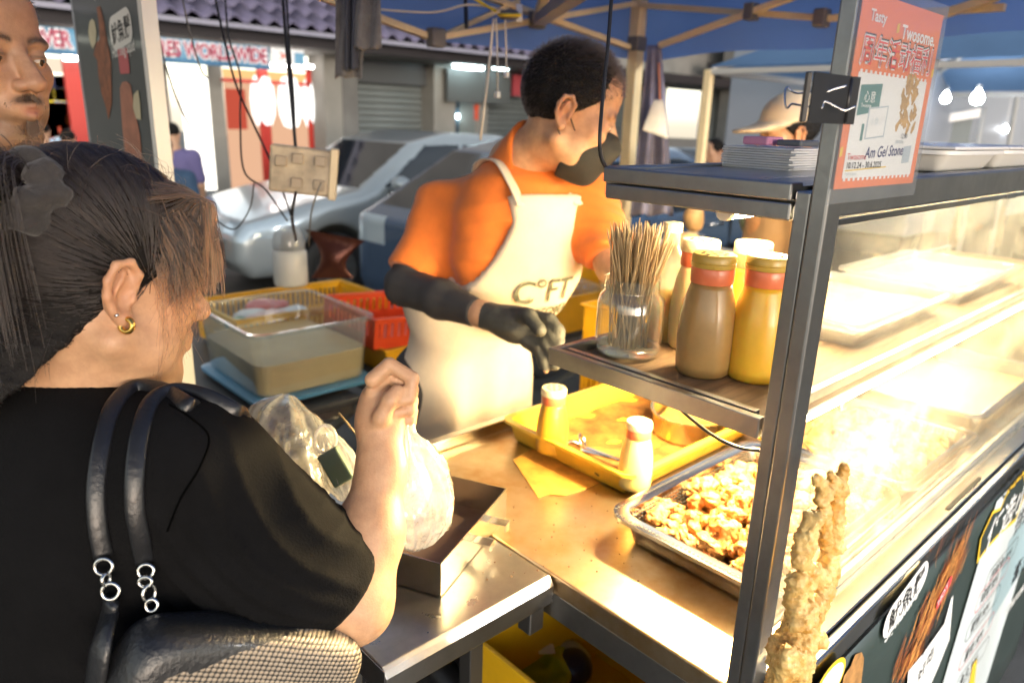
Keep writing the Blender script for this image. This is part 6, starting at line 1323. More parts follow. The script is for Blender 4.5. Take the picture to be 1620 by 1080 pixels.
N = 260; P_ = np.zeros((N, 6, 3))
for i in range(N):
    x0 = rg.uniform(-.05, .062); y0 = -.075 + abs(x0) * .5 + rg.normal(0, .008); z0 = -.055 + rg.normal(0, .012)
    pts = catmull([(x0, y0, z0), (x0 + rg.normal(0, .004), y0 - .006, z0 - .016), (x0 + rg.normal(0, .010), y0 - .004 + rg.normal(0, .006), z0 - .034 - .02 * rg.random())], 3); idx = np.linspace(0, len(pts) - 1, 6).astype(int); P_[i] = [HW.w(*pts[j]) for j in idx]
strands('nape_wisps', P_[::9], hair_k, woman, .0002, .0001)
N = 90; P_ = np.zeros((N, 7, 3))   # flyaway hairs over the crown
for i in range(N):
    d = nrm(np.array([rg.normal(0, .6), rg.uniform(-.6, .8), rg.uniform(.5, 1)])); p = C0 + d * Rr3 * 1.03; tv = nrm(np.cross(d, rg.normal(size=3))); L_ = rg.uniform(.02, .05)
    for k in range(7): t_ = k / 6; P_[i, k] = HW.w(*(p + tv * L_ * t_ + d * (.014 * math.sin(t_ * 2.2))))
strands('flyaway_hair', P_, hair_b, woman, .00022, .00008)
# scrunchie and tail
HBV = BVHTree.FromPolygons(HV_.tolist(), HF_.tolist()); tc_ = surf(HBV, 26, 306, -.004); tc_ = tc_ if tc_ is not None else PD(14, 286, .74); ta = nrm(tc_ - HW.w(0, -.02, .03)); s1 = nrm(np.cross(ta, UP)); s2 = np.cross(ta, s1)
bs_ = Blob(*[np.arange(tc_[i] - .075, tc_[i] + .075, .003) for i in range(3)])
for k in range(14): a = k * 2 * math.pi / 14; q = .030 + .004 * (k % 2); bs_.ell(tc_ + s1 * q * math.cos(a) + s2 * q * math.sin(a) + ta * .006 * (-1) ** k, (.016, .013, .015), .004)
o = blobobj('scrunchie', bs_, M('grey_velvet', (.042, .038, .036), .95, var=.4, vs=60, bump=.5, bs=220, sheen=.2), None, it=2, disp=lambda V: .0022 * noise3(V, 130)); tag(o, 'fuzzy grey scrunchie around the tied hair of the shopper in black', 'hair tie')
N = 500; P_ = np.zeros((N, 8, 3))
for i in range(N):
    j = rg.normal(0, .010, 3); pts = catmull([tc_ - ta * .02 + j * .6, tc_ + ta * .03 + j, tc_ + ta * .07 - np.array([0, 0, .05]) + j * 1.6, tc_ + ta * .08 - np.array([0, 0, .16]) + j * 2], 3); idx = np.linspace(0, len(pts) - 1, 8).astype(int); P_[i] = [pts[q] for q in idx]
strands('pony_tail', P_, hair_k, woman, .0005, .0002)
gold = M('gold', (.80, .50, .12), .22, 1.)
ec = HW.w(.087, -.001, -.0385); o = MB(); torus(o, ec, .0062, .0030, nrm(HW.f * .55 + HW.r * .8), HW.u, 22); o = o.build('earring', gold, smooth=True); tag(o, 'thick gold hoop earring in the ear lobe of the shopper in black', 'earring')
sc = HW.w(.0895, -.012, -.029); o = MB().lathe([(.0001, -.002), (.002, -.001), (.002, .001), (.0001, .002)], 10, tuple(sc)).build('ear_stud', wirem, smooth=True); tag(o, 'tiny silver stud in the ear above the gold hoop', 'ear stud')
# handbag under the arm
leath = M('black_leather', (.018, .019, .021), .36, bump=.35, bs=220, coat=.15, var=.2, vs=12); strapm = M('strap_leather', (.010, .0105, .012), .38, coat=.08, bump=.2, bs=150)
wv = bpy.data.materials.new('woven_leather'); wv.use_nodes = True; MATS['woven_leather'] = wv; t_ = wv.node_tree; b_ = t_.nodes['Principled BSDF']; tcn = t_.nodes.new('ShaderNodeTexCoord'); mp = t_.nodes.new('ShaderNodeMapping'); mp.inputs['Scale'].default_value = (1, 1, 1); vor = t_.nodes.new('ShaderNodeTexVoronoi'); vor.inputs['Scale'].default_value = 235; vor.inputs['Randomness'].default_value = .12
t_.links.new(tcn.outputs['UV'], mp.inputs[0]); t_.links.new(mp.outputs[0], vor.inputs['Vector']); rp = t_.nodes.new('ShaderNodeValToRGB'); rp.color_ramp.elements[0].position = .28; rp.color_ramp.elements[0].color = (.30, .25, .19, 1); rp.color_ramp.elements[1].position = .55; rp.color_ramp.elements[1].color = (.012, .012, .012, 1); t_.links.new(vor.outputs['Distance'], rp.inputs[0]); t_.links.new(rp.outputs[0], b_.inputs['Base Color']); b_.inputs['Roughness'].default_value = .45
bpn = t_.nodes.new('ShaderNodeBump'); bpn.inputs['Strength'].default_value = .6; bpn.inputs['Distance'].default_value = .002; bpn.invert = True; t_.links.new(vor.outputs['Distance'], bpn.inputs['Height']); t_.links.new(bpn.outputs[0], b_.inputs['Normal'])
hb = thing('handbag', 'black leather shoulder bag with woven beige panel under the arm of the shopper in black', 'handbag', tuple(PD(350, 1150, .70)))
q0, q1 = PD(175, 1060, .625), PD(545, 1075, .790); ua = q1 - q0; LB = np.linalg.norm(ua); ua = ua / LB; uz = nrm(np.array([0, 0, 1.]) - ua * ua[2]); un = np.cross(ua, uz); un = un if un.dot(CF) < 0 else -un
bc = (q0 + q1) / 2 - uz * .056
hbB = Blob(*[np.arange(bc[i] - .26, bc[i] + .26, .005) for i in range(3)]); X, Y, Z = [a.astype(float) for a in hbB.full()]
x, y, z = X - bc[0], Y - bc[1], Z - bc[2]; A_l = x * ua[0] + y * ua[1] + z * ua[2]; B_l = x * uz[0] + y * uz[1] + z * uz[2]; C_l = x * un[0] + y * un[1] + z * un[2]
top = .105 + .012 * np.cos(A_l * 14) + .02 * np.clip(A_l, -1, 1); thick = .036 + .014 * np.clip((.06 - B_l) / .2, 0, 1)
def smx(a, b, k): h = np.maximum(k - np.abs(a - b), 0) / k; return np.maximum(a, b) + h * h * k * .25
hbB.D = smx(smx(np.abs(A_l) - LB / 2 - .02 * np.clip(-B_l, 0, 1), np.maximum(B_l - top, -.17 - B_l), .03), np.abs(C_l) - thick, .028).astype(np.float32)
V, Fc = hbB.mesh(); V = relax(V, Fc, 2); V = V + vnormals(V, Fc) * (.002 * noise3(V, 20))[:, None]; Ld = V[Fc].mean(1) - bc; al, be = Ld @ ua, Ld @ uz
Cw = V[Fc].mean(1) - np.array([0, 0, CAM_H]); cam_ = Cw @ RW; spx = 810 + FPX * cam_[:, 0] / cam_[:, 2]; spy = 540 + FPX * cam_[:, 1] / cam_[:, 2]
curve = 1084 - 92 * np.clip((spx - 205) / 275, 0, 1.6) ** 1.35; lea = np.where(Ld @ un > 0, spy < curve, be > .02) | (al < -LB / 2 + .03) | (Ld @ un < -.9)
def bsub(mask, nm, mt):
    f = Fc[mask]; idx, inv = np.unique(f, return_inverse=True); me = quadmesh(nm, V[idx], inv.reshape(-1, 4), ORG[hb.name]); lp = V[idx] - bc
    uvl = me.uv_layers.new(name='UVMap'); li = np.zeros(len(me.loops), np.int32); me.loops.foreach_get('vertex_index', li); uv = np.stack([lp @ ua * .8 + lp @ un * .6, lp @ uz], 1); uvl.data.foreach_set('uv', uv[li].astype(np.float32).ravel()); return link(nm, me, mt, hb)
bsub(lea, 'leather_panel', leath); bsub(~lea, 'woven_panel', wv)
for pts, w_ in ((((296, 640), (262, 619), (222, 613), (198, 622), (176, 652), (162, 705), (153, 770), (155, 830), (164, 880)), .0085), (((372, 650), (330, 628), (292, 619), (262, 622), (238, 640), (222, 685), (214, 745), (214, 805), (222, 850), (229, 890)), .0085)):
    P_ = [q for q in (surf(SBV, a, b, .0055) for a, b in pts) if q is not None]; P_ = [P_[0] + CF * .035 - UP * .03, P_[0] + CF * .016 - UP * .006] + P_; P_ = catmull(P_, 7); st = MB(); vs = []
    for i, p in enumerate(P_):
        d = nrm(P_[min(i + 1, len(P_) - 1)] - P_[max(i - 1, 0)]); vw = nrm(ray(810, 540) * 0 + (p - np.array([0, 0, CAM_H]))); sd = nrm(np.cross(d, vw)); nn = np.cross(sd, d)
        for a in np.linspace(0, 2 * math.pi, 12, endpoint=False):
            ca, sa = math.cos(a), math.sin(a); vs.append(p + sd * w_ * np.sign(ca) * abs(ca) ** .7 + nn * .0035 * sa)
    n_ = len(P_); st.add(vs, [(i * 12 + j, i * 12 + (j + 1) % 12, (i + 1) * 12 + (j + 1) % 12, (i + 1) * 12 + j) for i in range(n_ - 1) for j in range(12)] + [tuple(range(12))[::-1], tuple((n_ - 1) * 12 + j for j in range(12))]); so_ = st.build('strap', strapm, hb, smooth=True)
    pl_ = MB()
    for sgn in (-1, 1):
        Q = [vs[i * 12 + (1 if sgn > 0 else 5)] - CF * .0006 for i in range(n_)]; pl_.tube(Q, .0006, 5)
    pl_.build('strap_stitching', M('strap_thread', (.03, .032, .035), .4), so_, smooth=True)  # thin, slightly paler stitch lines along both strap edges
def ringlink(px, py, d, r, q, tilt, el=1.): mb = MB(); a = CR * math.cos(tilt) + CF * math.sin(tilt); torus(mb, PD(px, py, d), r, q, a, UP, 20, el); mb.build('chain_link', shiny, hb, smooth=True)
d1 = float(np.dot(surf(SBV, 164, 880, .008) - np.array([0, 0, CAM_H]), CF)) - .004; d2 = float(np.dot(surf(SBV, 229, 890, .008) - np.array([0, 0, CAM_H]), CF)) - .004
for (px, py, d, r, tl, el) in ((164, 896, d1, .0078, .1, .95), (168, 916, d1 - .002, .0042, 1.2, 1.2), (175, 935, d1 - .002, .0074, .2, 1.), (231, 903, d2, .0068, .2, .95), (230, 920, d2 - .003, .0058, .1, .8), (236, 938, d2 - .002, .0058, .9, 1.3), (240, 957, d2 - .003, .0052, .2, 1.1)): ringlink(px, py, d, r, .0019, tl, el)
MB().tube(catmull([PD(176, 948, d1), PD(172, 975, d1), PD(160, 1020, .63), PD(150, 1090, .635)], 6), .014, 10, flat=.4).build('strap_tab', leath, hb, smooth=True)
o = MB(); torus(o, PD(376, 1000, .682), .0055, .0011, ua, uz, 14); o.build('metal_badge', gold, hb, smooth=True)

# plastic bags
pbag = MGLASS('white_plastic_film', (.97, .97, .96), .48, (.86, .86, .83), .12, fn=.30, fscale=40, tr=.45, gloss=2.2); pbag2 = MGLASS('clear_plastic_film', (.96, .97, .96), .30, (.80, .80, .76), .08, fn=.22, fscale=30, tr=.45, gloss=1.3)
def bagblob(name, label, pts, rads, mt, flat=.6, seed=0, amp=.005, parent=None, h=.004, freq=55):
    P_ = np.array(pts); lo, hi = P_.min(0) - max(rads) - .03, P_.max(0) + max(rads) + .03; b = Blob(*[np.arange(lo[i], hi[i], h) for i in range(3)]); b.chain(pts, rads, .02)
    o = blobobj(name, b, mt, parent, it=1, disp=lambda V: amp * noise3(V + seed, freq, seed % 25, 12) * 1.0 + amp * 1.1 * (1 - np.abs(np.sin(noise3(V + seed, freq * .9, 5) * 2.2))) ** 2 + amp * .5 * (1 - np.abs(np.sin(noise3(V + seed, freq * 2.3, 25) * 2.0))) ** 3 - amp * .4)
    if parent is None: tag(o, label, 'plastic bag')
    return o
h0 = RH + CR * .030 - UP * .010
def filmbag(name, label, axis_pts, prof, mt, seed=0, pleats=11, parent=None, amp=.14):
    A_ = catmull(axis_pts, 8); nA = len(A_); rr_ = np.interp(np.linspace(0, 1, nA), np.linspace(0, 1, len(prof)), prof); nt_ = 96; rgn = np.random.default_rng(seed); ph = rgn.uniform(0, 6.28, 8); vs = []
    for i, p in enumerate(A_):
        t = i / (nA - 1); d = nrm(A_[min(i + 1, nA - 1)] - A_[max(i - 1, 0)]); e1 = nrm(np.cross(d, CF)); e2 = np.cross(d, e1)
        for k in range(nt_):
            a = 2 * math.pi * k / nt_
            pl = (1 - abs(math.sin(pleats * a / 2 + ph[0] + 1.2 * math.sin(3 * a + ph[1]) + t * 1.5))) ** 1.4
            cr_ = (1 - abs(math.sin(5 * a + 9 * t + ph[2] + 1.4 * math.sin(2 * a - 7 * t + ph[3])))) ** 3 + .7 * (1 - abs(math.sin(-7 * a + 14 * t + ph[4] + 1.2 * math.sin(3 * a + 5 * t)))) ** 4 + .5 * (1 - abs(math.sin(3 * a + 23 * t + ph[5] + math.sin(4 * a)))) ** 4
            q = rr_[i] * (1 + amp * pl * (1.6 - 1.3 * t) + amp * .75 * cr_ * (.35 + .9 * t) - amp * .8 + .10 * math.sin(2 * a + ph[6]))
            vs.append(p + e1 * q * math.cos(a) + e2 * q * .8 * math.sin(a))
    m2 = MB(); m2.add(vs, [(i * nt_ + k, i * nt_ + (k + 1) % nt_, (i + 1) * nt_ + (k + 1) % nt_, (i + 1) * nt_ + k) for i in range(nA - 1) for k in range(nt_)]); o = m2.build(name, mt, parent, smooth=True)
    if parent is None: tag(o, label, 'plastic bag')
    return o
wb = filmbag('plastic_bag', 'white plastic takeaway bag hanging from the fist of the shopper in black', [h0 + UP * .012, h0 - UP * .02, PD(645, 725, .895), PD(653, 775, .915), PD(658, 815, .925), PD(655, 850, .93), PD(652, 872, .935)], [.006, .011, .031, .046, .050, .044, .028, .003], pbag, 3)
packet('wrapped_food', '', 'x', PD(650, 775, .915), (.026, .024, .042), M('wrapped_paper', (.84, .82, .78), .6), 5, parent=wb, amp=.003, h=.005)
gbag = filmbag('plastic_bag', 'grey translucent crumpled plastic bag behind the arm of the shopper in black', [PD(455, 625, 1.19), PD(448, 660, 1.18), PD(450, 710, 1.17), PD(470, 765, 1.16), PD(495, 815, 1.15)], [.012, .055, .082, .085, .07, .02], MGLASS('grey_plastic_film', (.86, .87, .85), .50, (.50, .50, .46), .12, fn=.28, fscale=18, tr=.35, gloss=2.0), 12, 13, None, .16)
sb_ = filmbag('plastic_bag', 'small white bag with loop handles and green packet between the arm and the grey bag', [PD(515, 685, 1.06), PD(525, 710, 1.06), PD(540, 750, 1.05), PD(550, 790, 1.05)], [.008, .018, .026, .028, .010], pbag, 17, 8, None, .15)
torus_m = MB(); torus(torus_m, PD(515, 695, 1.04), .017, .003, CR * .8 + CF * .3, UP, 18, 1.2); torus_m.build('bag_handle', pbag, sb_, smooth=True)
o = MB().obox(PD(532, 738, 1.035), (nrm(CR * .85 + UP * .5), nrm(UP * .85 - CR * .5), CF), (.016, .026, .008)).build('green_packet', M('sage_green_packet', (.16, .23, .16), .4), sb_, bevel=.003)
o = MB().tube([PD(536, 653, 1.03), PD(566, 690, 1.03)], .0016, 6).build('food_skewer', bam, smooth=True); tag(o, 'single wooden skewer poking out of the small white bag', 'skewer')

# ================= the man at the left edge
me_ = PD(-10, 86, .945); mf = nrm((.52, -.85, -.06)); mr = np.cross(mf, (0, 0, 1)); mc = me_ - nrm(mr) * .0315 - mf * .085 - np.array([0, 0, .004])
man = thing('person', 'bearded man with cropped dark hair standing behind the shopper in black', 'person', (mc[0] - .03, mc[1] + .05, 0))
HM = Head(mc, mf, (0, 0, 1), 1.02)
mnb = mc + np.array([-.01, .05, -.17])
bl = Blob(axis(mc[0] - .34, mc[0] + .34, .008, (mc[0] - .11, mc[0] + .11, .0024)), axis(mc[1] - .16, mc[1] + .26, .008, (mc[1] - .13, mc[1] + .125, .0024)), axis(-.01, mc[2] + .15, .009, (mc[2] - .13, mc[2] + .13, .0024)))
HM.build(bl, fat=.002, nosew=1.08); bl.cap(HM.w(0, -.02, -.05), mnb, .056, .062, .03)
mrr = nrm(mr)
def basic_body(bl, nb, f, r, h, arms=True, w=1.):
    z = np.array([0, 0, 1.]); hip = np.array([nb[0], nb[1], h * .52]); bl.chain([nb, nb - z * .13, hip + z * .15, hip], [.07 * w, .125 * w, .115 * w, .13 * w], .05)
    for q in (-1, 1):
        s_ = nb + r * .18 * q * w - z * .05; bl.cap(nb - z * .04, s_, .05, .052, .04)
        if arms:
            e_ = s_ + r * .05 * q - z * .28; w_ = e_ + f * .08 - z * .23; bl.chain([s_, e_, w_], [.050, .040, .028], .03); bl.ell(w_ - z * .05, (.025, .03, .045), .02)
            for k in range(4): bl.chain([w_ - z * .07 + f * (-.024 + .016 * k), w_ - z * .11 + f * (-.026 + .018 * k), w_ - z * .135 + f * (-.024 + .018 * k) - r * q * .012], [.009, .0085, .007], .003)
            bl.chain([w_ - z * .03 + f * .02, w_ - z * .06 + f * .045, w_ - z * .085 + f * .05], [.011, .0095, .008], .004)
        a = hip + r * .09 * q; bl.chain([a, np.array([a[0], a[1], .5 * h * .56]) + f * .01, np.array([a[0], a[1], .09])], [.095 * w, .065, .045], .03); bl.cap(np.array([a[0], a[1], .045]) - f * .04, np.array([a[0], a[1], .035]) + f * .16, .042, .034, .03)
def basic_clothes(parent, nb, f, r, h, shirt_m, pants_m, res=.009, w=1., collar=.07):
    z = np.array([0, 0, 1.]); hip = np.array([nb[0], nb[1], h * .52]); ext = .36; lo = np.array([nb[0] - ext, nb[1] - ext]); hi = np.array([nb[0] + ext, nb[1] + ext])
    b = Blob(np.arange(lo[0], hi[0], res), np.arange(lo[1], hi[1], res), np.arange(hip[2] - .1, nb[2] + .08, res)); rows = np.array([r, f, z])
    b.ell(nb - z * .17, (.20 * w, .135 * w, .20), .04, rows); b.ell(hip + z * .15, (.185 * w, .135 * w, .26), .05, rows); b.ell(hip + z * .02, (.18 * w, .135 * w, .12), .05, rows)
    for q in (-1, 1): s_ = nb + r * .18 * q * w - z * .05; b.cap(nb - z * .05, s_, .06, .066, .05); b.cap(s_, s_ + r * .035 * q - z * .21, .067, .068, .03)
    b.half(hip - z * .08, -z); b.cap(nb - z * .03, nb + z * .12, collar * .92, collar * 1.15, .012, sub=True)
    s1 = blobobj('shirt', b, shirt_m, parent, it=2, disp=lambda V: .003 * noise3(V, 14, 7) + .0015 * noise3(V, 40, 3))
    b = Blob(np.arange(lo[0], hi[0], res), np.arange(lo[1], hi[1], res), np.arange(.05, hip[2] + .12, res)); b.ell(hip, (.165 * w, .13 * w, .11), .03, rows)
    for q in (-1, 1): a = hip + r * .09 * q; b.chain([a, np.array([a[0], a[1], .27 * h]) + f * .01, np.array([a[0], a[1], .10])], [.112 * w, .085, .066], .03)
    p1 = blobobj('trousers', b, pants_m, parent, it=2)
    for q in (-1, 1):
        a = hip + r * .09 * q; c = np.array([a[0], a[1], .04]); b = Blob(np.arange(c[0] - .22, c[0] + .22, .009), np.arange(c[1] - .22, c[1] + .22, .009), np.arange(-.004, .12, .008)); b.cap(c - f * .04 + z * .01, c + f * .17, .050, .040, .02); b.half((0, 0, .003), (0, 0, -1)); blobobj('shoe', b, black_pl, parent)
    return s1
basic_body(bl, mnb, mf * np.array([1, 1, 0]), mrr, 1.75); skinmesh(bl, man, HM.skincol((.42, .245, .145), lips=(.36, .14, .10), beard=1.15, brow_c=(.03, .02, .015))); HM.eyes(man, (-.28, -.22))
navy = M('dark_navy_cotton', (.02, .022, .03), .85, bump=.2, bs=300); basic_clothes(man, mnb, nrm(mf * np.array([1, 1, 0])), mrr, 1.75, navy, M('dark_trousers'))
HM.cap('hair', man, cap_hair, grow=-.001, cut=.012)
def short_hair(H, name, n, L0, L1, parent, mt, m=.01, lean=(0, .3, 0), seed=1, r0=.00045):
    rg = np.random.default_rng(seed); rt = H.roots(n, lambda x, y, z: hair_region(x, y, z, m), seed); P_ = np.zeros((n, 5, 3)); C0 = np.array([0, -.013, .037])
    for i, p in enumerate(rt):
        d = nrm((p - C0) / np.array([.079, .0985, .088]) ** 2); top = np.clip((p[2] - .03) / .09, 0, 1); L_ = (L0 + (L1 - L0) * top) * rg.uniform(.7, 1.15); dr = nrm(d * (.55 + .3 * top) + np.array(lean) * (.6 + top * .5) + np.array([0, -.15, -.55 * (1 - top)]) + rg.normal(0, .16, 3))
        for k in range(5): t_ = k / 4; P_[i, k] = H.w(*(p + nrm(dr * (1 - .25 * t_) + d * .15) * L_ * t_ - np.array([0, 0, .18 * L_ * t_ * t_])))
    strands(name, P_, mt, parent, r0, .00018)
short_hair(HM, 'hair_strands', 3000, .006, .022, man, hair_s, m=.016, seed=4)
# beard, moustache, brows as short hairs
def facial(H, parent, n, seed=2):
    rg = np.random.default_rng(seed); P_ = []
    while len(P_) < n:
        kind = rg.random(); 
        if kind < .62: a = rg.uniform(-1.25, 1.25); zz = rg.uniform(-.116, -.078); rr_ = .082 + (zz + .1) * .25; p = np.array([.052 * math.sin(a), .012 + .078 * math.cos(a), zz]); L_ = rg.uniform(.004, .009); d = np.array([p[0] * 4, .5, -1.0])
        elif kind < .90: x = rg.uniform(-.027, .027); p = np.array([x, .101 - abs(x) * .42 - abs(x) ** 2 * 2, -.0455 - abs(x) * .30 + rg.normal(0, .0022)]); L_ = rg.uniform(.004, .008); d = np.array([np.sign(x) * .6, .35, -1.])
        else: x = rg.uniform(-.008, .008); p = np.array([x, .098, -.083 + rg.normal(0, .004)]); L_ = rg.uniform(.004, .007); d = np.array([0, .4, -1.])
        d = nrm(d + rg.normal(0, .22, 3)); P_.append([H.w(*(p + d * L_ * t_)) for t_ in (0, .33, .66, 1)])
    strands('beard', P_, beard_h, parent, .00042, .00018)
    P_ = []
    for i in range(420):
        q = rg.choice((-1, 1)); t_ = rg.random(); x = (.012 + .036 * t_) * q; z = .0225 + .0045 * math.sin(t_ * math.pi) + rg.normal(0, .0020); p = np.array([x, .0915 - abs(x) ** 2 * 6.5, z]); d = nrm(np.array([q * (.9), .25, .35 - .5 * t_]) + rg.normal(0, .15, 3)); P_.append([H.w(*(p + d * .008 * k)) for k in (0, .33, .66, 1)])
    strands('eyebrows', P_, beard_h, parent, .00032, .00014)
facial(HM, man, 6000)

# ================= the vendor
hc = PD(900, 178, 1.53); cf_ = nrm((.66, -.70, -.36)); vend = thing('person', 'vendor in orange polo shirt, cream apron and black mask leaning over the counter', 'person', (1.1, 1.40, 0))
HV = Head(hc, cf_, (.05, .0, 1), 1.04)
cnb = PD(818, 262, 1.635); bf, br = nrm((-.12, -.99, 0)), nrm((-.99, .12, 0)); z_ = np.array([0, 0, 1.])
vS, vE, vW, vH = PD(702, 330, 1.70), PD(640, 452, 1.66), PD(762, 497, 1.50), PD(812, 512, 1.455)
uS, uE, uW = PD(926, 318, 1.68), PD(972, 420, 1.60), PD(1010, 470, 1.42)
hip = np.array([1.15, 1.42, .93]); waist = np.array([1.115, 1.37, 1.12]); 
bl = Blob(axis(.70, 1.55, .008, (hc[0] - .13, hc[0] + .13, .003), (.88, 1.02, .004)), axis(.86, 1.72, .008, (hc[1] - .13, hc[1] + .13, .003)), axis(-.01, hc[2] + .16, .009, (hc[2] - .15, hc[2] + .14, .003), (1.18, 1.30, .004)))
HV.build(bl, fat=-.002); bl.cap(HV.w(0, -.02, -.05), cnb, .048, .054, .03)
def vbody(bl, g=0.):
    bl.chain([cnb, cnb - z_ * .12 + bf * .01, waist, hip], [.055 + g, .080 + g, .085 + g, .10 + g], .05); bl.cap(cnb - z_ * .05, vS, .038 + g, .042 + g, .03); bl.cap(cnb - z_ * .05, uS, .038 + g, .042 + g, .03)
vbody(bl); bl.chain([vS, vE], [.046, .038], .03); bl.chain([vE, vW], [.038, .025], .02); bl.chain([uS, uE, uW], [.046, .037, .026], .03); bl.ell(uW + nrm(uW - uE) * .05, (.03, .03, .035), .02)
hd = nrm(vH - vW); hs_ = nrm(np.cross(hd, CF)); hs_ = hs_ if hs_.dot(UP) > 0 else -hs_
def hand(bl, g, k_):
    bl.cap(vW, vH, .025 + g, .030 + g, .02); bl.ell(vH + hd * .012, (.042 + g, .034 + g, .020 + g), .015, np.array([hd, hs_, np.cross(hd, hs_)]))
    for k in range(4):
        o_ = hs_ * (.026 - .0175 * k); L_ = (.9, 1.05, 1.0, .8)[k]; p = vH + hd * .045 + o_
        bl.chain([p, p + (hd * .036 - UP * .004) * L_ + o_ * .2, p + (hd * .055 - UP * .024) * L_ + o_ * .3, p + (hd * .060 - UP * .044) * L_ + o_ * .3], np.array([.0105, .010, .0095, .008]) + g, k_)
    bl.chain([vH + hs_ * .020 - CF * .012, vH + hd * .03 - CF * .035 + hs_ * .022, vH + hd * .062 - CF * .040 + hs_ * .002], np.array([.013, .011, .009]) + g, .004)
hand(bl, 0, .003)
for q in (-1, 1):
    a = hip + br * .09 * q; bl.chain([a, np.array([a[0], a[1] + .0, .5]), np.array([a[0], a[1], .09])], [.095, .065, .045], .03); bl.cap(np.array([a[0], a[1], .045]) - bf * .04, np.array([a[0], a[1], .035]) + bf * .16, .042, .034, .03)
skinmesh(bl, vend, HV.skincol((.52, .30, .17), brow_c=(.03, .02, .015))); HV.eyes(vend, (0, -.4))
orange_c = M('orange_polo_cotton', (.70, .165, .015), .8, var=.2, vs=14, bump=.25, bs=260, sheen=.15)
vs_ = Blob(axis(.66, 1.58, .0065), axis(.90, 1.76, .0065), axis(.88, 1.62, .0065)); rowsV = np.array([br, bf, z_])
vs_.ell(cnb - z_ * .17 + bf * .012, (.172, .110, .20), .06, rowsV); vs_.ell(waist + z_ * .03, (.148, .118, .20), .05, rowsV); vs_.ell(hip + z_ * .05, (.148, .125, .13), .05, rowsV)
for s_, e_, L_ in ((vS, vE, .80), (uS, uE, .80)):
    vs_.cap(cnb - z_ * .060, s_, .056, .052, .07); m_ = s_ + (e_ - s_) * L_; vs_.cap(s_, m_, .053, .062, .06)
for s_, e_, L_ in ((vS, vE, .80), (uS, uE, .80)):
    d_ = nrm(e_ - s_); m_ = s_ + d_ * (np.linalg.norm(e_ - s_) * L_ + .012)
    X, Y, Z = vs_.full(); pl_ = ((X - m_[0]) * d_[0] + (Y - m_[1]) * d_[1] + (Z - m_[2]) * d_[2]).astype(np.float32); nr = np.sqrt((X - m_[0]) ** 2 + (Y - m_[1]) ** 2 + (Z - m_[2]) ** 2) < .12; vs_.D = np.where(nr, np.maximum(vs_.D, pl_), vs_.D)
vs_.half(hip - z_ * .02, -z_); vs_.cap(cnb - z_ * .0, cnb + z_ * .12 + bf * .03, .056, .070, .012, sub=True)
def vwr(V): return .0085 * (1 - np.abs(np.sin((V @ np.array([38., 20, 62])) + 2.4 * noise3(V, 8, 3)))) ** 1.6 * np.clip(noise3(V, 7, 25) + .5, 0, 1) + .0045 * noise3(V * np.array([1, 1, .6]), 16, 6) + .002 * noise3(V, 42, 11) + .003 * np.sin((V @ np.array([30., 12, 55])) + 2 * noise3(V, 6, 1)) * .6
vshirt = blobobj('polo_shirt', vs_, orange_c, vend, it=2, disp=vwr)
# collar
cb_ = Blob(*[np.arange(cnb[i] - .14, cnb[i] + .14, .0045) for i in range(3)]); nd_ = nrm(HV.w(0, -.02, -.05) - cnb); cb_.cap(cnb - z_ * .03 - bf * .004, cnb + nd_ * .085 - bf * .006, .080, .063, .01); cb_.cap(cnb - z_ * .08, cnb + nd_ * .14 - bf * .006, .066, .0575, .004, sub=True); cb_.half(cnb + nd_ * .062, nrm(nd_ * 1 + bf * .75), .004); cb_.ell(cnb + bf * .09 - z_ * .01, (.022, .05, .06), .01, rowsV, sub=True); blobobj('collar', cb_, orange_c, vshirt, it=2)
trs = Blob(axis(.80, 1.36, .01), axis(1.18, 1.68, .01), axis(.06, 1.02, .01)); trs.ell(hip, (.15, .12, .10), .03, rowsV)
for q in (-1, 1): a = hip + br * .09 * q; trs.chain([a, np.array([a[0], a[1], .5]), np.array([a[0], a[1], .10])], [.11, .085, .066], .03)
blobobj('trousers', trs, M('dark_trousers'), vend, it=2)
for q in (-1, 1):
    a = hip + br * .09 * q; c = np.array([a[0], a[1], .04]); b = Blob(np.arange(c[0] - .1, c[0] + .1, .009), np.arange(c[1] - .24, c[1] + .12, .009), np.arange(-.004, .12, .008)); b.cap(c - bf * .04 + z_ * .01, c + bf * .17, .050, .040, .02); b.half((0, 0, .003), (0, 0, -1)); blobobj('shoe', b, black_pl, vend)
# apron: a thin shell in front of the clothes
apm = M('cream_apron_canvas', (.66, .56, .43), .85, var=.15, vs=9, bump=.3, bs=300)
ab = Blob(axis(.74, 1.44, .0052), axis(.95, 1.70, .0052), axis(.56, 1.56, .0052))
ab.ell(cnb - z_ * .17 + bf * .012, (.182, .122, .207), .06, rowsV); ab.cap(cnb - z_ * .060, vS, .065, .060, .07); ab.cap(cnb - z_ * .060, uS, .065, .060, .07); ab.ell(waist + z_ * .03, (.156, .126, .20), .05, rowsV); ab.ell(hip + z_ * .05, (.162, .130, .13), .05, rowsV); ab.cap(hip + bf * .00, hip + bf * .02 - z_ * .36, .13, .15, .06); ab.cap(hip + bf * .02 + br * .06, hip + bf * .05 + br * .08 - z_ * .36, .12, .13, .06); ab.cap(hip + bf * .02 - br * .05, hip + bf * .05 - br * .06 - z_ * .36, .12, .13, .06)
X, Y, Z = ab.full(); a_ = (X - cnb[0]) * br[0] + (Y - cnb[1]) * br[1]; f_ = (X - cnb[0]) * bf[0] + (Y - cnb[1]) * bf[1]
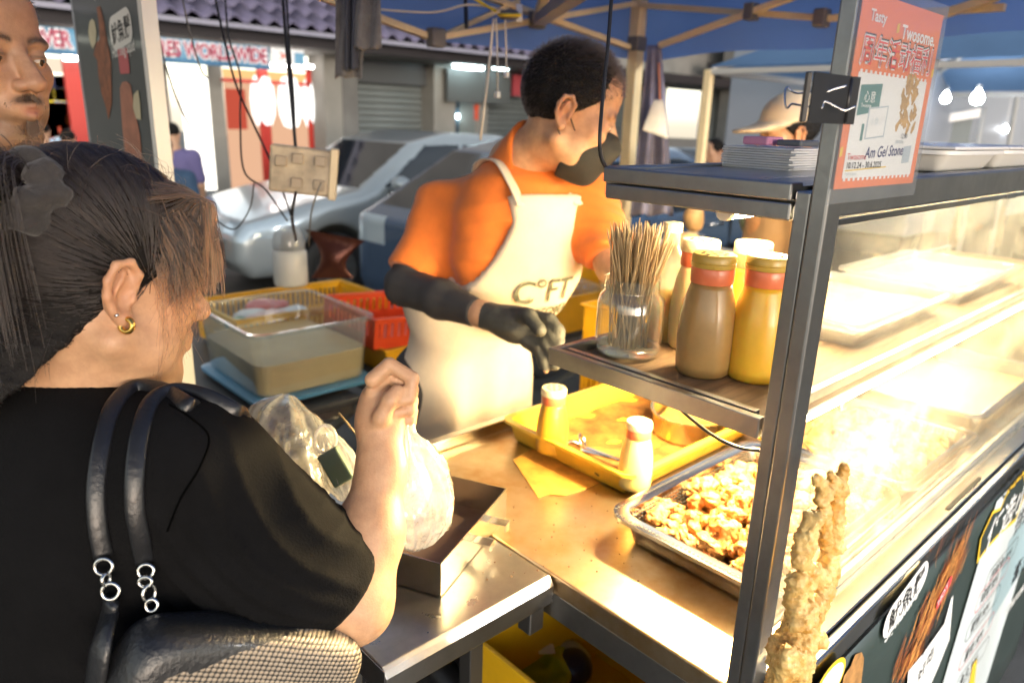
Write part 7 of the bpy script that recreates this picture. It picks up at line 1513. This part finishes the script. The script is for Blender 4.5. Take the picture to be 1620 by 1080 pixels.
outer = ab.D + .5 * .0 ; folds = .013 * np.sin(a_ * 52 + 2.2 * np.sin(Z * 5) + 3 * (Z - 1)) * np.clip((1.16 - Z) * 2.6, 0, 1) + .004 * np.sin(a_ * 23 - Z * 60) * np.clip((1.3 - Z) * 4, 0, 1) * np.clip((Z - 1.02) * 8, 0, 1); inner = ab.D + .011
zt_ = cnb[2] - .055; wd_ = np.where(Z > waist[2] + .10, .085 + .0 * Z + .07 * np.clip((waist[2] + .25 - Z) / .15, 0, 1), .26 + 0 * Z)
cshift = np.clip((cnb[2] - .1 - Z) / .4, 0, 1) * ((hip - cnb).dot(br)); msk = np.maximum(np.abs(a_ - cshift) - wd_, Z - zt_); msk = np.maximum(msk, -(f_ + .20 - .13 * np.clip((Z - waist[2]) / .15, 0, 1)))
ab.D = np.maximum(np.maximum(ab.D - .004 + folds, -(inner + folds)), msk).astype(np.float32)
apron_o = blobobj('apron', ab, apm, vend, it=2, disp=lambda V: .0025 * noise3(V, 15, 22))
def onbody(bl_, a, z, base=.16):
    p0 = cnb + br * a + z_ * (z - cnb[2])
    for t in np.arange(.30, -.1, -.002):
        p = p0 + bf * t; i = [int(np.clip(np.searchsorted(q, v), 0, len(q) - 1)) for q, v in zip(bl_.ax, p)]
        if bl_.D[i[0], i[1], i[2]] < .002: return p + bf * .003
    return p0 + bf * .1
for q in (-1, 1):
    pts = [onbody(ab, .072 * q, zt_ - .02), cnb + br * .075 * q + bf * .085 - z_ * .03, cnb + br * .076 * q + bf * .03 + z_ * .012, cnb + br * .07 * q - bf * .05 + z_ * .0, cnb + br * .03 * q - bf * .12 - z_ * .08]; st_ = MB(); P_ = catmull(pts, 6)
    st_.tube(P_, .013, 8, flat=.25).build('apron_strap', apm, apron_o, smooth=True)
txm = M('apron_print', (.10, .11, .07), .7)
for body, zz, sz in (('C\u00b0FT', waist[2] + .075, .075), ('TWOSOME', waist[2] + .035, .034)):
    fr = Frame(cnb + bf * .3, -br, z_); t_ = text('apron_print', body, fr, -.005, zz - cnb[2], sz, txm, 0, None, align='CENTER', bold=.0004)
    co = np.zeros(len(t_.data.vertices) * 3); t_.data.vertices.foreach_get('co', co); co = co.reshape(-1, 3) + np.array(t_.location); me2 = t_.data.copy()
    nw = np.array([onbody(ab, (p - cnb).dot(br), p[2]) for p in co]); me2.vertices.foreach_set('co', (nw - ORG[vend.name]).ravel()); bpy.data.objects.remove(t_); link('apron_print', me2, txm if not len(me2.materials) else None, apron_o)
    if not len(me2.materials): me2.materials.append(txm)
# dark arm sleeve and glove
slv = M('charcoal_arm_sleeve', (.030, .029, .030), .75, bump=.2, bs=300); glv = M('dark_grey_glove', (.06, .06, .05), .6, var=.3, vs=30, bump=.3, bs=200)
b = Blob(axis(.70, 1.0, .005), axis(.98, 1.40, .005), axis(1.14, 1.46, .005)); v0 = vS + (vE - vS) * .62; b.chain([v0, vE], [.046, .044], .02); b.chain([vE, vE * .5 + vW * .5, vW - hd * .018], [.044, .041, .031], .02); b.half(vW - hd * .012, hd); blobobj('arm_sleeve', b, slv, vend, it=2, disp=lambda V: .0012 * noise3(V, 60))
b = Blob(axis(.80, 1.06, .0035), axis(.84, 1.16, .0035), axis(1.12, 1.36, .0035)); hand(b, .0038, .003); b.half(vW + hd * .012, -hd); blobobj('glove', b, glv, vend, it=1, disp=lambda V: .0010 * noise3(V, 120))
# black face mask
b = Blob(*[np.arange(HV.w(0, .06, -.05)[i] - .13, HV.w(0, .06, -.05)[i] + .13, .0035) for i in range(3)])
HV.E(b, (0, .034, -.062), (.066, .074, .066), .01); HV.E(b, (0, .085, -.050), (.040, .036, .042), .02); HV.C(b, (0, .100, -.005), (0, .114, -.034), .014, .017, .015); HV.E(b, (0, .07, -.10), (.034, .032, .026), .02); b.half(HV.w(0, .02, 0), -HV.f); b.half(HV.w(0, .10, -.004), nrm(HV.u * 1 + HV.f * .15), .008); b.half(HV.w(0, .05, -.130), -HV.u, .01); blobobj('face_mask', b, M('black_mask', (.012, .011, .010), .85, bump=.3, bs=150), vend, it=2)
MB().tube(catmull([HV.w(.062, .025, -.03), HV.w(.075, .010, -.015), HV.w(.082, -.012, .010), HV.w(.084, -.022, -.006), HV.w(.076, -.008, -.038), HV.w(.062, .022, -.070)], 6), .0014, 6).build('mask_loop', black_pl, vend, smooth=True)
HV.cap('hair', vend, cap_hair, grow=.003, cut=.004)
short_hair(HV, 'hair_strands', 11000, .006, .028, vend, hair_s, m=.004, lean=(.05, .75, .05), seed=8, r0=.00045)

# ================= people further back
def bystander(label, x, y, f, h, shirt_m, pants_m, hairm=None, res=.011, sk=(.45, .27, .17), cap=None):
    f = nrm(np.array([f[0], f[1], 0.])); r = np.cross(f, z_); hcx = np.array([x, y, h - .12]) + f * .03; t = thing('person', label, 'person', (x, y, 0)); H = Head(hcx, nrm(f - z_ * .12), (0, 0, 1), h / 1.72)
    nb_ = np.array([x, y, h - .285]); b = Blob(axis(x - .36, x + .36, res, (x - .1, x + .1, res * .7)), axis(y - .36, y + .36, res), axis(-.01, h + .04, res, (h - .25, h + .04, res * .6))); H.build(b, eyes=False); b.cap(H.w(0, -.02, -.05), nb_, .055, .06, .03); basic_body(b, nb_, f, r, h); skinmesh(b, t, H.skincol(sk, brow=res < .01)); basic_clothes(t, nb_, f, r, h, shirt_m, pants_m, res=max(res, .011))
    H.cap('hair', t, hairm or cap_hair, grow=.004); return t, H
p = PD(272, 215, 7.2); bystander('person in purple shirt with short dark hair standing before the lit shop doorway', p[0], p[1], (.5, .8), 1.47, M('purple_shirt', (.10, .085, .20), .8), M('dark_trousers'))
p = PD(254, 225, 5.6); bystander('dark haired person in dark blue beside the edge of the food sign board', p[0], p[1], (.7, .7), 1.40, M('dark_blue_shirt', (.02, .05, .10), .8), M('dark_trousers'))
p = PD(66, 205, 8.0); bystander('person in black before the shelf of colourful goods, behind the bearded man', p[0], p[1], (.4, .9), 1.42, M('black_shirt', (.015, .015, .018), .8), M('dark_trousers'))
p = PD(44, 232, 6.6); bystander('person in bright orange shirt partly hidden by the bearded man', p[0], p[1], (.9, -.3), 1.30, M('bright_orange_shirt', (.75, .14, .02), .8), M('dark_trousers'))
p = PD(105, 215, 7.2); bystander('person in pink and white top between the bearded man and the sign board', p[0], p[1], (.6, .8), 1.38, M('pink_shirt', (.60, .36, .34), .8, var=.4, vs=14), M('dark_trousers'))
p = PD(1086, 225, 6.2); bystander('dim person in grey standing past the hanging apron by the dark car', p[0], p[1] - .3, (-.8, .2), 1.50, M('grey_shirt', (.10, .11, .11), .8), M('dark_trousers'))
p = PD(1570, 215, 7.0); bystander('person in grey among the far stall poles at the right edge', p[0], p[1], (-.6, -.6), 1.5, M('grey_shirt'), M('dark_trousers'))
p = PD(1500, 210, 6.9); bystander('person in yellow top under the bright bulbs of the far stall', p[0], p[1], (-.6, -.6), 1.5, M('yellow_shirt', (.55, .40, .16), .8), M('dark_trousers'))
p = PD(1262, 205, 2.55); ch, HC = bystander('worker in cream cap looking down behind the stack of white cards', p[0], p[1], (-.70, .60), 1.685, M('tan_shirt', (.40, .25, .13), .8), M('dark_trousers'), res=.007, sk=(.55, .29, .14))
a = HC.w(0, 0, 0); b = Blob(*[np.arange(a[i] - .22, a[i] + .22, .0055) for i in range(3)]); HC.E(b, (0, -.010, .052), (.092, .112, .094), .01); b.half(HC.w(0, 0, .040), -HC.u, .006); HC.E(b, (0, .120, .026), (.078, .085, .012), .02); HC.E(b, (0, .06, .035), (.086, .07, .014), .02); HC.E(b, (0, -.01, -.01), (.080, .10, .060), .004, sub=True)
cp = blobobj('cap', b, M('cream_cap', (.66, .52, .34), .8, bump=.2, bs=200), ch, it=2)
